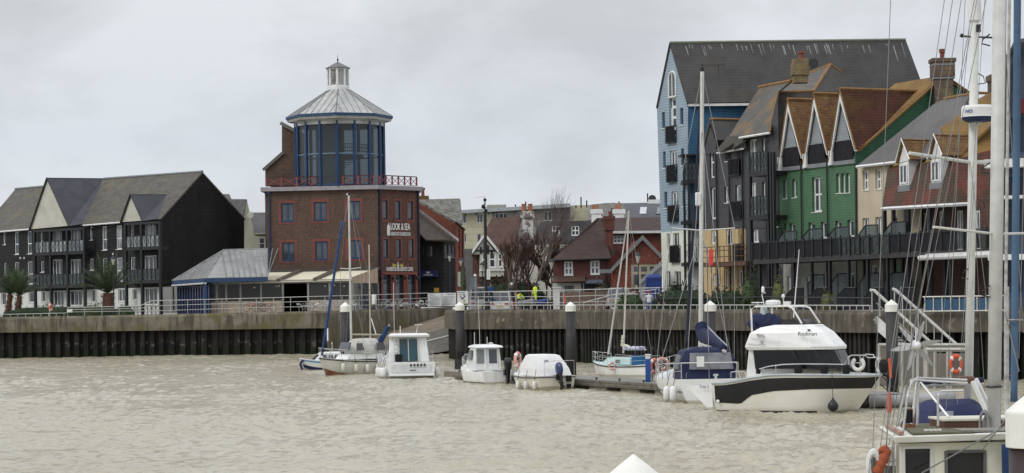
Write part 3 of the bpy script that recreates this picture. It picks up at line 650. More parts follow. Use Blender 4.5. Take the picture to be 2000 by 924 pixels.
# ------------------------------------------------------------------ brick tower with glazed lantern
def tower():
    P=Pl(738,224,-7); R=Pl(738,224,.9); B=thing('brick_tower','brown brick heritage exhibition tower with glazed blue octagonal lantern and white cupola','tower',base(P,738))
    w1=[(549,397,575,433),(613,394.5,639,431),(678,392.5,704,429),(551,473.5,576,509.5),(615.5,471.5,641,507.5),(680,469,706,505)]
    ol=[(544,392,577.5,437.5),(608,389.5,643,435.5),(673,387.5,708,433.5),(545.5,468.6,581,513.5),(610,466.6,646,511.5),(674.5,464.7,711,509)]
    wall(P,[(517,376),(738,369),(738,612),(526,612)],w1,brick,B)
    for r,o in zip(w1,ol):
        a=P.rect(o); b=P.rect(r); mb=MB(); t=.03
        mb.pbox(P,a[0],a[1],a[2],b[1],0,t).pbox(P,a[0],b[3],a[2],a[3],0,t).pbox(P,a[0],b[1],b[0],b[3],0,t).pbox(P,b[2],b[1],a[2],b[3],0,t); mb.build('window_surround',redtrim,B)
        f=window(P,r,B,2,None,fm=blue,fw=.14,rev=.15)
    w2=[(747,391.5,756.5,427.5),(772,392,781.5,428),(796.5,393,806,428.5),(749,467,757.5,503.5),(774,467,782.5,503.5),(799,467,807.5,503)]
    g3=[(748,537,763,606),(772,537,787.5,606),(796,537,811,606)]
    wall(R,[(738,369),(819,373.5),(820,612),(738,612)],w2+g3,brickred,B)
    for r in w2:
        o=(r[0]-2.2,r[1]-4,r[2]+2.2,r[3]+5.5); a=R.rect(o); b=R.rect(r); mb=MB(); t=.03
        mb.pbox(R,a[0],a[1],a[2],b[1],0,t).pbox(R,a[0],b[3],a[2],a[3],0,t).pbox(R,a[0],b[1],b[0],b[3],0,t).pbox(R,b[2],b[1],a[2],b[3],0,t); mb.build('window_surround',redtrim,B)
        window(R,r,B,1,None,fm=darkblue,fw=.1,rev=.15)
    for r in g3: 
        window(R,r,B,1,(.78,),fm=darkblue,fw=.1,rev=.3,sill=False)
        b=R.rect(r); mb=MB(); mb.pbox(R,b[0]-.28,GZ,b[0]-.02,b[3],0,.1).pbox(R,b[2]+.02,GZ,b[2]+.28,b[3],0,.1); mb.build('brick_pier',redtrim,B)
    a=R.rect((745,531.5,814,536.5)); mb=MB(); mb.pbox(R,a[0],a[1],a[2],a[3],0,.12); mb.build('red_lintel',redtrim,B)
    for px in (768,792,815,744.5):
        c=R.pt(px,543,.35); mb=MB(); mb.lathe(c,[(.05,-.18),(.16,-.1),(.16,.12),(.08,.2)],8); mb.tube([c,R.pt(px,541,0)],.03,4); mb.build('wall_lantern',blackmetal,B)
    # parapet slab
    mb=MB(); z1=P.uz(738,361.5)[1]; z0=P.uz(738,369.5)[1]; A=P.w(P.uz(511,370)[0],0,.45); C0=P.w(P.uz(738,370)[0],0,.45)+R.u*.12; D=R.w(R.uz(820.5,370)[0],0,.45); back=D+Vector((-3,9,0)); bl=A+Vector((0,10,0))
    pts=[A,C0,D,back,bl]; mb.prism([p+Vector((0,0,z0)) for p in pts],Vector((0,0,z1-z0))); mb.build('parapet_slab',M('painted_parapet',(.30,.28,.30),(.25,.235,.25),rough=.7),B)
    # body sides behind
    mb=MB(); l=P.pt(519,590); mb.poly([P.w(P.uz(518.5,450)[0],GZ),P.w(P.uz(518.5,450)[0],z0),P.w(P.uz(518.5,450)[0],z0,-9),P.w(P.uz(518.5,450)[0],GZ,-9)])
    r_=R.uz(820,450)[0]; mb.poly([R.w(r_,GZ),R.w(r_,z0),R.w(r_,z0,-6),R.w(r_,GZ,-6)]); mb.build('rear_wall',brick,B)
    for (Pq,px,y0,y1,h) in ((P,527,378,522,True),(R,741.5,372,606,True),(R,817,376,606,True)): downpipe(Pq,px,y0,y1,B,darkblue if Pq is R else blue,r=.09,hopper=h)
    # terrace railing, red with crossed panels
    rz0=z1+.08; zt=P.uz(731,341.5)[1]
    for (Q,x0,x1,n) in ((P,521,731,7),(R,739,811,6)):
        u0=Q.uz(x0,355)[0]; u1=Q.uz(x1,355)[0]; o=.2; mb=MB()
        mb.pbox(Q,u0,zt-.09,u1,zt,o-.05,o+.05).pbox(Q,u0,rz0,u1,rz0+.05,o-.03,o+.03)
        mb.build('rail',M('dark_brown_rail',(.06,.02,.02)) if Q is P else bpy.data.materials['dark_brown_rail'],B)
        mb=MB()
        for k in range(n+1): x=u0+(u1-u0)*k/n; mb.pbox(Q,x-.07,rz0,x+.07,zt-.09,o-.05,o+.05)
        for k in range(n):
            a=u0+(u1-u0)*k/n; b=u0+(u1-u0)*(k+1)/n
            mb.tube([Q.w(a,rz0+.05,o),Q.w(b,zt-.12,o)],.035,4).tube([Q.w(b,rz0+.05,o),Q.w(a,zt-.12,o)],.035,4)
        mb.build('terrace_railing',M('red_terrace_rail',(.24,.06,.06),rough=.5) if Q is P else bpy.data.materials['red_terrace_rail'],B)
    # stair block on the roof
    S=Pl(560,229,-12); mb=MB()
    wall(S,[(518,362),(518,332),(550.5,299),(550.5,240),(582,256),(584,362)],[],brick,B,name='stair_block',th=3.5)
    mb=MB(); mb.slab([S.pt(511.5,330,.3),S.pt(552,294.5,.3),S.pt(552,294.5,-3.6),S.pt(511.5,330,-3.6)],.3); mb.slab([S.pt(549,237,.3),S.pt(585,256.5,.3),S.pt(585,256.5,-3.6),S.pt(549,237,-3.6)],.35); mb.build('stair_block_roof',M('grey_verge',(.16,.15,.14)),B)
    # lantern drum
    c=at(664.5,355,228.6); c.z=0; Rr=84.5/F*228.6; zb=z1; za=at(664,231,225)[2]; zm=at(664,300.5,225)[2]
    ang=[math.radians(-90+1+22.5*k) for k in range(16)]
    V=[c+Vector((Rr*math.cos(a),Rr*math.sin(a),0)) for a in ang]
    g=MB()
    for k in range(16):
        a,b=V[k],V[(k+1)%16]
        g.poly([a+Vector((0,0,zb)),b+Vector((0,0,zb)),b+Vector((0,0,za)),a+Vector((0,0,za))])
    g.build('lantern_glazing',Mglass('lantern_glass',(.55,.63,.68),.5,.05),B)
    m=MB(); m2=MB()
    for k in range(16):
        a,b=V[k],V[(k+1)%16]; o=(a-c).normalized()*.06
        m.tube([a+o+Vector((0,0,zb)),a+o+Vector((0,0,za+.1))],.17,4)
        m2.tube([a+Vector((0,0,zm)),b+Vector((0,0,zm))],.07,4)
        m.tube([a+Vector((0,0,zb+.1)),b+Vector((0,0,zb+.1))],.12,4)
    m.build('lantern_mullions',blue,B); m2.build('lantern_transom',M('pale_blue_bar',(.16,.24,.32),rough=.5),B)
    # inside: gallery floor, stair core, gallery rail
    i=MB(); i.lathe(c+Vector((0,0,zm-.15)),[(Rr*.55,0),(Rr*.55,.2)],16); i.lathe(c+Vector((-.9,1.0,0)),[(1.3,zb),(1.3,za)],10); i.build('gallery_floor',M('dark_interior',(.05,.055,.06),rough=.8),B)
    # solid screens behind the four left panes
    i=MB()
    for k in (11,12,13,14,15,10,9):
        a,b=V[k]*.0+c+(V[k]-c)*.55,c+(V[(k+1)%16]-c)*.55; i.poly([a+Vector((0,0,zb)),b+Vector((0,0,zb)),b+Vector((0,0,za)),a+Vector((0,0,za))])
    i.build('inner_screen',M('blue_grey_screen',(.17,.19,.205),(.12,.135,.155),scale=.4,rough=.8),B)
    i=MB()
    for k in range(0,4):
        a=c+(V[k]-c)*.7; b=c+(V[k+1]-c)*.7
        for z in (.35,.7,1.05): i.tube([a+Vector((0,0,zm+z)),b+Vector((0,0,zm+z))],.035,4)
        for t in range(5): q=a.lerp(b,t/5); i.tube([q+Vector((0,0,zm)),q+Vector((0,0,zm+1.05))],.02,4)
    for t in range(9): q=c+Vector((.3+.12*math.cos(t*.5),-1.4+.25*t*.3,zm-.5-.22*t)); i.box(q+Vector((.5*math.cos(t*.6),0,0)),(1.1,.3,.07))
    i.build('gallery_rail_and_stair',blackmetal,B)
    # roof of the lantern
    ez=at(664,218,222.7)[2]; er=103/F*228.6; tz=at(662,174.8,228)[2]; tr_=21/F*228.6
    a0=math.radians(-90+.5)
    def ring(r,z,n=8): return [c+Vector((r*math.cos(a0+2*PI*k/n),r*math.sin(a0+2*PI*k/n),z)) for k in range(n)]
    rf=MB(); rf.loft([ring(er,ez),ring(tr_,tz)],closed=True,caps=False); rf.build('lantern_roof',zinc2,B)
    s=MB(); lo,hi=ring(er,ez),ring(tr_,tz)
    for k in range(8):
        s.tube([lo[k],hi[k]],.06,4)
        a,b=lo[k],lo[(k+1)%8]; A_,B_=hi[k],hi[(k+1)%8]
        mid=(a+b)/2; mt=(A_+B_)/2; up=(mt-mid); half=(b-a).length/2; ht=(B_-A_).length/2; w_=(b-a).normalized()
        for q in range(1,6):
            x=-half+2*half*q/6; lim=1.0 if abs(x)<=ht else (half-abs(x))/(half-ht)
            p=mid+w_*x; s.tube([p+Vector((0,0,.03)),p+up*lim+Vector((0,0,.03))],.022,4)
    s.build('roof_seams',M('seam_grey',(.18,.18,.18),rough=.5),B)
    f=MB(); f.loft([ring(er+.06,ez-.28),ring(er+.12,ez-.02),ring(er-.1,ez+.02)],closed=True,caps=False); f.build('lantern_fascia',darkblue2,B)
    f=MB(); f.loft([ring(er-.02,ez-.3),ring(er-.12,ez-.55),ring(er-.3,ez-.58)],closed=True,caps=False); f.lathe(c+Vector((0,0,ez-.95)),[(Rr+.12,-.1),(Rr+.14,.2),(er-.6,.38)],32); f.build('lantern_soffit',M('pale_soffit',(.40,.41,.40),rough=.6),B)
    # cupola
    cb=MB(); r8=20.3/F*228; zc=at(662,133,228)[2]
    def r2(r,z): return [Vector((c.x-.08,c.y,0))+Vector((r*math.cos(a0+2*PI*k/8),r*math.sin(a0+2*PI*k/8),z)) for k in range(8)]
    cb.loft([r2(r8+.1,tz-.05),r2(r8+.1,tz+.3),r2(r8+.02,tz+.36),r2(r8+.02,tz+.45)],closed=True); cb.loft([r2(r8+.02,zc-.12),r2(r8+.02,zc+.02)],closed=True)
    for p in r2(r8-.02,0): cb.tube([p+Vector((0,0,tz+.3)),p+Vector((0,0,zc))],.12,6)
    cb.build('cupola_frame',white,B)
    ip=MB(); ip.loft([r2(r8-.1,tz+.4),r2(r8-.1,zc-.05)],closed=True,caps=False); ip.build('cupola_panels',M('grey_cupola_panel',(.38,.38,.36),rough=.7),B)
    lo=r2(r8-.07,0); mz=MB()
    a,b=lo[7],lo[0]
    for t in range(13):
        z=tz+.55+(zc-tz-.8)*t/12; x=random.uniform(.2,.4); y=random.uniform(.55,.85)
        p,q=a.lerp(b,x),a.lerp(b,y); mz.tube([p+Vector((0,-.02,z)),q+Vector((0,-.02,z))],.018,4)
        mz.tube([q+Vector((0,-.02,z)),q+Vector((0,-.02,z+.1))],.018,4)
    mz.build('cupola_tracery',M('dark_tracery',(.10,.10,.09)),B)
    cr=MB(); cr.loft([r2(r8+.22,zc),r2(r8+.2,zc+.08),r2(.08,at(661,120,228)[2])],closed=True); cr.build('cupola_roof',M('lead_grey_cap',(.13,.13,.14),rough=.5),B)
    fz=at(661,120,228)[2]; fn=MB(); fn.lathe(Vector((c.x-.08,c.y,fz-.1)),[(.06,0),(.04,.2),(.1,.3),(.1,.36),(.03,.45),(.01,.95)],8); fn.build('finial',blackmetal,B)
    # lettering
    letter=M('white_letters',(.72,.72,.70),rough=.5)
    text_on(R,'LOOK & SEA',762.5,436,800.5,449.5,B,letter,bold=.015); text_on(R,'HERITAGE EXHIBITION',763,453.5,801,460.5,B,letter,bold=.01)
    text_on(R,'HARBOUR',754.5,521.5,774.5,529.5,B,letter,bold=.015); text_on(R,'LIGHTS CAFE',779.5,521.5,806,529.5,B,letter,bold=.015)
    a=R.rect((755.5,435,761.5,460)); um=(a[0]+a[2])/2; mb=MB(); h=a[3]-a[1]
    mb.prism([R.w(a[0],a[1],.04),R.w(a[2],a[1],.04),R.w(a[2],a[1]+h*.7,.04),R.w(um+.08,a[1]+h*.85,.04),R.w(um,a[3],.04),R.w(um-.08,a[1]+h*.85,.04),R.w(a[0],a[1]+h*.7,.04)],R.n*-.03); mb.build('lighthouse_emblem',letter,B)
    a=R.rect((775,511.5,778.6,529.5)); um=(a[0]+a[2])/2; mb=MB(); mb.pbox(R,a[0]+.05,a[1],a[2]-.05,a[3]-.3,.02,.05).pbox(R,um-.05,a[3]-.3,um+.05,a[3],.02,.05); mb.build('lighthouse_emblem',letter,B)
    mb=MB(); z=a[3]-.35
    for s_ in (-1,1): mb.prism([R.w(um+s_*.1,z,.04),R.w(um+s_*.75,z+.2,.04),R.w(um+s_*.75,z-.25,.04)],R.n*-.03)
    mb.build('beam_emblem',M('yellow_sign_paint',(.45,.36,.06)),B)
    # camera mast head on parapet side
zinc2=M('pale_zinc_roof',(.44,.45,.44),(.34,.35,.34),scale=.8,rough=.5,metal=.2,streak=(2,.2,(.28,.29,.28),.5,.75))
darkblue2=M('fascia_blue',(.035,.085,.17),rough=.5)
tower()
# ------------------------------------------------------------------ shop, brick house right of the tower
def shop():
    Q=Pl(820,232,-9); E=Pl(866,232,1.4)
    B=thing('shop','black timber boarded shop with brown slate roof and navy fascia beside the brick tower','shop',base(Q,850))
    wall(Q,[(815,600),(815,452),(866,466),(866,600)],[(824,480,829,502),(833,480,845,502)],blackclad,B)
    for r in ((824,480,829,502),(833,480,845,502)): window(Q,r,B,1,fm=blackmetal)
    wall(E,[(866,600),(866,466),(889,475),(889,600)],[(868,478,874,503),(876,478,882,503),(883.5,479,888,503)],blackclad,B)
    for r in ((868,478,874,503),(876,478,882,503),(883.5,479,888,503)): window(E,r,B,2,fm=M('grey_frame',(.2,.2,.2)) if r[0]==868 else bpy.data.materials['grey_frame'])
    mb=MB(); mb.slab([at(816,412,236),at(892,471.5,231),at(868,468,229.6),at(832,468,229.6),at(816,452,231)],.15); mb.build('roof',M('brown_slate',(.075,.06,.048),(.06,.048,.04),bands=.2,bandk=.85,stain=(.6,(.10,.08,.04),.5,.7)),B)
    mb=MB(); a=at(815,410,235.8); b=at(896,472.5,230.6); mb.hexa([a,b,b+Vector((0,-.3,0)),a+Vector((0,-.3,0))],[x+Vector((0,0,.3)) for x in (a,b,b+Vector((0,-.3,0)),a+Vector((0,-.3,0)))]); mb.build('white_verge',white,B)
    a=Q.rect((821,528,856,541)); mb=MB(); mb.hexa([Q.w(a[0],a[1],.9),Q.w(a[2],a[1],.9),Q.w(a[2],a[1],.02),Q.w(a[0],a[1],.02)],[Q.w(a[0],a[3],.3),Q.w(a[2],a[3],.3),Q.w(a[2],a[3],.02),Q.w(a[0],a[3],.02)]); mb.build('fascia_awning',M('navy_fascia',(.012,.014,.07),rough=.6),B)
    text_on(Q.sh(.75),'HARBOUR LIGHTS',828,535.5,845,538.5,B,white,off=.12); mb=MB(); a=Q.sh(.75).rect((835.5,531,837,535.5)); mb.pbox(Q.sh(.75),a[0],a[1],a[2],a[3],.0,.1); a=Q.sh(.75).rect((832,531,840.5,532.2)); mb.pbox(Q.sh(.75),a[0],a[1],a[2],a[3],.0,.1); mb.build('lighthouse_emblem',white,B)
    H_=thing('brick_house','orange-red brick house with grey slate roof and stone quoins right of the brick tower','house',base(E,900))
    W=Pl(812,243,-9); V=Pl(889,239,1.2)
    wall(Pl(812,243,-2.0),[(812,600),(812,394),(822,394),(890,433),(890,600)],[],orangebrick,H_)
    Kp=Pl(812,243,-2.0); c=Kp.pt(890,433); V=Pl.__new__(Pl); V.o=Vector((c.x,c.y,0)); V.u=Vector((.45,.89,0)).normalized(); V.n=Vector((V.u.y,-V.u.x,0)); 
    wall(V,[(890,600),(890,434),(907,448),(907,600)],[(896,448,898.5,530)],orangebrick,H_)
    mb=MB(); c2=V.pt(904,441); mb.slab([c,c2+Vector((0,0,.2)),at(899,387.5,256),at(824,389.5,252),Kp.pt(816,391)],.2); mb.build('roof',M('mottled_grey_slate',(.20,.195,.17),(.085,.08,.07),scale=1.8,rough=.9,mix=(.45,.55),bands=.25,bandk=.8),H_)
    mb=MB()
    for px in (895,904.5): a=V.rect((px-2.5,531,px+2.5,560)); mb.pbox(V,a[0],a[1],a[2],a[3],0,.15)
    mb.build('stone_quoins',creampale,H_)
    mb=MB(); a=at(826,390,250); mb.box(a+Vector((0,0,-.1)),(1.3,1.1,1.0)); mb.build('chimney',lichen,H_); mb=MB(); mb.lathe(a+Vector((0,0,.35)),[(.24,0),(.18,.25),(.18,.7),(.27,.8),(.27,.95)],10); mb.build('chimney_pot',redtrim,H_)
    mb=MB(); mb.tube([V.pt(890,433,.1),V.pt(908,449,.1)],.1,6).tube([V.pt(904,450,.1),V.pt(904,530,.1)],.06,5); mb.build('gutter',blackmetal,H_)
shop()
# ------------------------------------------------------------------ middle distance
def middle():
    A=Pl(1100,290,14); B=thing('apartment_block','long cream and grey flat-topped apartment block behind the red-roofed houses','apartment block',base(A,1100))
    def top(px): return 419-(px-900)*.068*(1 if px<1160 else 1)
    pale=M('pale_yellow_render',(.50,.475,.34),(.46,.435,.31),rough=.9,bands=.9,bandk=.85)
    h1=[(904,420,911,436),(931.5,418,943,435),(907,457,911.5,474),(932,457,940,474)]
    wall(A,[(890,486),(890,416),(961,412),(961,486)],h1,pale,B); [window(A,r,B,2 if r[2]-r[0]>8 else 1) for r in h1]
    wall(A,[(890,600),(890,486),(961,486),(961,600)],[],M('grey_slate_cladding',(.13,.125,.115),bands=.3,bandk=.8),B)
    h2=[(967,417,991,430),(1009,415,1019,425)]; wall(A,[(961,600),(961,412),(1062,406),(1062,600)],h2,M('grey_brown_panels',(.27,.25,.23),(.2,.18,.165),rough=.8,bands=.9,bandk=.85),B); [window(A,r,B,3) for r in h2]
    wall(A,[(1062,600),(1062,406),(1114,403),(1114,600)],[(1062.5,413,1078,430.5)],M('slate_grey_panels',(.15,.165,.19),bands=.7,bandk=.8),B); window(A,(1062.5,413,1078,430.5),B,2)
    wall(A,[(1114,600),(1114,401.5),(1156,400),(1156,600)],[],pale,B)
    mb=MB(); mb.hexa([A.pt(890,417.5,0),A.pt(1114,404.5,0),A.pt(1114,404.5,1),A.pt(890,417.5,1)],[A.pt(890,411,0),A.pt(1114,397,0),A.pt(1114,397,1),A.pt(890,411,1)]); mb.build('roof_fascia',M('pale_grey_fascia',(.36,.39,.40),rough=.7),B)
    m2=Pl(1150,286,14); ps=[m2.pt(1148,470),m2.pt(1154,400),m2.pt(1184,396.5),m2.pt(1217,396.5),m2.pt(1226,430),m2.pt(1226,470)]
    hs=[(1159,407,1163,418),(1171,409,1178,424),(1192,406,1201,424)]
    wall(m2,[(1147,470),(1153,400),(1184,396.5),(1217,396.5),(1226,430),(1226,470)],hs,M('greige_mansard',(.30,.29,.265),bands=.5,bandk=.9),B,name='mansard',th=2); [window(m2,r,B,1,fm=white) for r in hs]
    sm=M('blue_grey_slate',(.085,.088,.10),(.065,.068,.08),bands=.4,bandk=.85); mb=MB(); mb.slab([at(1215,397,298),at(1300,395,298),at(1300,440,288),at(1226,440,288)],.2); mb.build('roof',sm,B)
    s=p3(at(1215,397,298),at(1300,395,298),at(1300,440,288))
    for (x0,y0,x1,y1) in ((1249,406,1262,419),(1282,406,1290,419)):
        mb=MB(); q=[onp(x0,y1,s),onp(x1,y1,s),onp(x1+1.5,y0,s),onp(x0+1.5,y0,s)]; mb.prism([p+s[1]*(.1 if s[1].y<0 else -.1) for p in q],Vector((0,-.1,0))); mb.build('roof_window',M('pale_roof_glass',(.45,.48,.5),rough=.2) if x0==1249 else glass,B)  # left roof window has a pale pane, the other dark glass
    mb=MB(); mb.box(A.pt(970,407,-3)+Vector((0,0,-.2)),(2.5,3,1.2)); mb.build('plant_room',M('grey_plant_room',(.36,.36,.33)),B)
    mb=MB()
    for px,h in ((909,.6),(931,.3),(955,.7),(963,.7),(970,.7),(1007,1.0),(1027,1.3),(1046,.4),(1085,.4),(1125,.4),(1135,1.4),(1146,.9),(1157,.3),(1198,.4),(1209,.5),(1265,1.1)):
        p=A.pt(px,top(px),-1); p2=at(px,top(px)+(3 if px<1220 else 0),289); mb.tube([p2,p2+Vector((0,0,h))],.09,5)
    mb.build('vent_pipes',blackmetal,B)
    mb=MB(); d0=at(1274,388,292); mb.lathe(d0,[(.05,-.25),(.35,-.15),(.5,0)],18,ax=Matrix.Rotation(1.3,3,'X')); mb.tube([d0,at(1276,396,292)],.06,5); mb.build('satellite_dish',blackmetal,B)
    mb=MB(); mb.box(at(1278,394,292),(1.6,1,.5)); mb.build('rooftop_box',white,B)
    # slate mansard house in front
    T=Pl(1100,262,20); C=thing('slate_house','slate mansard house with two white framed sash windows behind the bare trees','house',base(T,1110))
    hh=[(1078,441,1093,461),(1116,441,1131.5,460)]
    wall(T,[(1040,478),(1055,434),(1157,430),(1170,478)],hh,slateblue2,C,th=3); [window(T,r,C,2,(.5,),fw=.12) for r in hh]
    wall(T,[(1035,600),(1035,478),(1175,478),(1175,600)],[],creampale,C)
    # white chimneys with red pots
    for k,(px,y0,y1,wd,pots) in enumerate(((1165,415,440,1.35,(1166,)),(1209,415,440,1.4,(1208,)))):
        c=at(px,y1,255); z1=at(px,y0,255).z; mb=MB(); mb.box((c.x,c.y,(c.z-3+z1)/2),(wd*.8,1.2,z1-c.z+3)).box((c.x,c.y,z1+.1),(wd,1.4,.5)); o=mb.build('chimney_stack',white,label='white rendered chimney with %s pot above the hipped brown roof'%('an orange square' if k==0 else 'a two-tone orange'),cat='chimney')
        mb=MB(); mb.box((c.x-.3,c.y,z1+.62),(.3,.4,.6)).box((c.x+.1,c.y,z1+.62),(.3,.4,.62)); mb.build('chimney_pot',M('terracotta',(.26,.09,.045),(.33,.16,.08),scale=3) if k==0 else bpy.data.materials['terracotta'],o)
slateblue2=M('patched_mansard_slate',(.095,.095,.105),(.06,.055,.055),scale=.8,rough=.8,bands=.3,bandk=.85,stain=(1.5,(.3,.3,.3),.68,.8))
middle()
def cottage():
    P=Pl(947,205,14); B=thing('cottage','steep brown-roofed cottage with white bargeboard gable and bay window','cottage',base(P,950))
    wall(P,[(923,600),(923,492),(1000,492),(1000,600)],[],brickred,B)
    # main roof: gable end faces right, slope towards us
    e0=P.pt(920,499,.5); e1=P.pt(1012,492,.5); r0=at(961,425.5,211); r1=at(1019,422.5,211)
    mb=MB(); mb.slab([P.pt(921,498,.6),P.pt(1003,492,.6),r1,r0],.2); mb.build('roof',browntile,B)
    c=at(1031,455,210); mb=MB(); mb.box((c.x,c.y,c.z),(1.0,1.2,3.6)).box((c.x,c.y,c.z+1.7),(1.3,1.4,.6)); 
    mb.prism([at(1019,448,209),at(1027,448,209),at(1042,480,209),at(1000,483,209),at(1004,468,209)],Vector((0,1,0))); mb.build('chimney',M('flaking_white_render',(.50,.49,.47),(.16,.14,.13),scale=2.2,rough=.95,mix=(.48,.56)),B)
    mb=MB(); 
    for dx in (-.35,.25): mb.lathe((c.x+dx,c.y,c.z+2.0),[(.22,0),(.2,.6),(.25,.7)],8)
    mb.build('chimney_pot',bpy.data.materials['terracotta'],B)
    # front gable
    Q=P.sh(1.4); wall(Q,[(925,497),(946.5,464),(970,496)],[],M('white_infill',(.42,.42,.39)),B,name='gable',th=.1)
    mb=MB(); 
    for px in (939,946,953,960): 
        a=Q.uz(px,480)[0]; mb.pbox(Q,a-.09,Q.uz(px,496)[1],a+.09,Q.uz(px,496)[1]+max(.3,(1.2-abs(px-947)*.07)),0,.04)
    a=Q.rect((930,488,966,491)); mb.pbox(Q,a[0],a[1],a[2],a[3],.01,.06); mb.build('timber_studs',blackmetal,B)
    mb=MB()
    for a,b in (((922.5,496),(947,461.5)),((947,461.5),(974,495))):
        p,q=Q.pt(*a,.15),Q.pt(*b,.15); mb.hexa([p,q,q+Vector((0,-.12,0)),p+Vector((0,-.12,0))],[x+Vector((0,0,.33)) for x in (p,q,q+Vector((0,-.12,0)),p+Vector((0,-.12,0)))])
    mb.build('bargeboard',white,B)
    mb=MB(); ap=Q.pt(947,460.5,.1); mb.slab([ap,Q.pt(974,494,.1),Q.pt(974,494,-2.2),ap-Q.n*3.2],.1).slab([Q.pt(922,495,.1),ap,ap-Q.n*3.2,Q.pt(922,495,-2.2)],.1); mb.build('gable_roof',browntile,B)
    hs=[(941,494,949,523),(955,493,968,523),(972,494,982,522)]
    wall(Q,[(938,540),(938,491),(984,491),(984,540)],hs,creampale,B,name='bay_window',th=1.4,rev=.12); [window(Q,r,B,1,(.55,),fw=.12,rev=.12) for r in hs]
    mb=MB(); a=Q.rect((936,526.5,986,529)); mb.pbox(Q,a[0],a[1],a[2],a[3],0,.15); mb.build('bay_sill',white,B)
cottage()
def houses():
    P=Pl(1135,182,30); B=thing('hipped_house','dark red house with hipped brown tiled roof and two white sash windows','house',base(P,1135))
    hs=[(1102,510.5,1119,537.5),(1153,509,1171,536)]
    wall(P,[(1080,553),(1080,505),(1191,503),(1191,553)],hs,M('dark_red_tile_hung',(.105,.036,.030),(.08,.029,.025),scale=.8,bands=.2,bandk=.85),B,th=.0)
    for r in hs: window(P,r,B,2,(.5,),fw=.12,rev=.1)
    wall(P,[(1080,600),(1080,552.5),(1141,552),(1141,600)],[(1103,558,1121,567)],whiterender,B); window(P,(1103,558,1121,567),B,2,fm=blackmetal)
    wall(P,[(1141,600),(1141,552),(1191,551.5),(1191,600)],[],M('dark_shopfront',(.03,.03,.035)),B)  # ground floor right of the white wall, plain near-black colour
    e0,e1=P.pt(1077,508,.5),P.pt(1193,504.5,.5); ap=at(1166,426,189); ap2=at(1172,426,189.5); bl=at(1081,504,192); br=at(1203,492,192)
    mb=MB(); mb.slab([e0,e1,ap2,ap],.15).slab([e1,br,ap2+Vector((.2,.5,0)),ap2],.15).slab([e0,ap,bl+Vector((0,1,0)),bl],.15); mb.build('roof',M('dark_brown_roof_tile',(.050,.027,.022),(.038,.022,.019),scale=.7,rough=.9,bands=.2,bandk=.85),B)
    mb=MB(); mb.tube([P.pt(1077,508.5,.55),P.pt(1193,505,.55)],.08,6); mb.build('gutter',blackmetal,B)
    mb=MB(); mb.slab([P.pt(1080,538.5),P.pt(1143,537.5),P.pt(1143,548.5,.9),P.pt(1079,551,.9)],.1); mb.build('pent_roof',browntile,B)
    mb=MB(); mb.slab([P.pt(1143,546),P.pt(1178,546),P.pt(1178,552,.9),P.pt(1143,552,.9)],.1); mb.build('shop_blind',M('grey_blue_lead',(.10,.115,.15)),B)
    downpipe(P,1183,508,552,B)
    downpipe(P,1137,553,590,B)
    c=at(1190,486,184.5); mb=MB(); z1=at(1190,425,184.5).z; mb.box((c.x,c.y,(c.z+z1)/2-.6),(.62,.9,z1-c.z-.6)); mb.box((c.x,c.y,z1-.55),(.84,1.1,1.0)).box((c.x,c.y,z1-.05),(.98,1.2,.3)); o=mb.build('chimney',M('dark_orange_brick',(.13,.04,.028),(.085,.032,.024),scale=1.5,bands=.3,bandk=.8),B)
    mb=MB(); mb.lathe((c.x+.1,c.y,z1+.1),[(.14,0),(.14,.35),(.17,.4)],8); mb.build('chimney_pot',redtrim,o)
    # long house behind
    R=Pl(1230,192,30); C=thing('long_house','long low house with dark brown roof, white eaves and red tile-hung wall','house',base(R,1240))
    wall(R,[(1160,600),(1160,456),(1292,456),(1292,600)],[(1198,460,1219,475)],tilehung,C); window(R,(1198,460,1219,475),C,3,(.5,),rev=.1)
    mb=MB(); mb.slab([R.pt(1161,455,.4),R.pt(1292,453.5,.4),at(1292,424,200),at(1168,426,200)],.2); mb.build('roof',bpy.data.materials['dark_brown_roof_tile'],C)
    mb=MB(); a=R.pt(1161,456.5,.45); b=R.pt(1292,455,.45); mb.hexa([a,b,b+Vector((0,.1,0)),a+Vector((0,.1,0))],[x+Vector((0,0,.2)) for x in (a,b,b+Vector((0,.1,0)),a+Vector((0,.1,0)))]); mb.build('white_fascia',white,C)
    # gabled house
    S=Pl(1255,181,30); D=thing('gabled_house','orange brick gabled house with grey bargeboards and stone mullioned window','house',base(S,1250))
    win=(1232,515.5,1284,562)
    wall(S,[(1196,600),(1196,532),(1255,470),(1292,508),(1292,600)],[win],M('bright_red_brick',(.165,.045,.032),(.125,.038,.028),scale=1.2,fine=(7,(.40,.12,.07),.55,.7),stain=(.5,(.13,.045,.035),.55,.8)),D,th=2)
    f=window(S,win,D,3,(.62,),fm=M('buff_stone',(.40,.35,.25)),fw=.22,rev=.15)
    mb=MB()
    for a,b in (((1193,531),(1255,466)),((1255,466),(1294,506))):
        p,q=S.pt(*a,.25),S.pt(*b,.25); p.z-=.1;q.z-=.1; mb.hexa([p,q,q+Vector((0,-.1,0)),p+Vector((0,-.1,0))],[x+Vector((0,0,.38)) for x in (p,q,q+Vector((0,-.1,0)),p+Vector((0,-.1,0)))])
    p=S.pt(1193,531,.25); mb.box(p+Vector((-.4,-.05,.05)),(1,.12,.3)); mb.build('bargeboard',M('grey_bargeboard',(.19,.20,.20)),D)
    mb=MB(); ap=S.pt(1255,466,.3); mb.slab([S.pt(1193,531,.3),ap,ap-S.n*9,S.pt(1193,531,-9)],.12).slab([ap,S.pt(1294,506,.3),S.pt(1294,506,-9),ap-S.n*9],.12); mb.build('roof',tilehung,D)
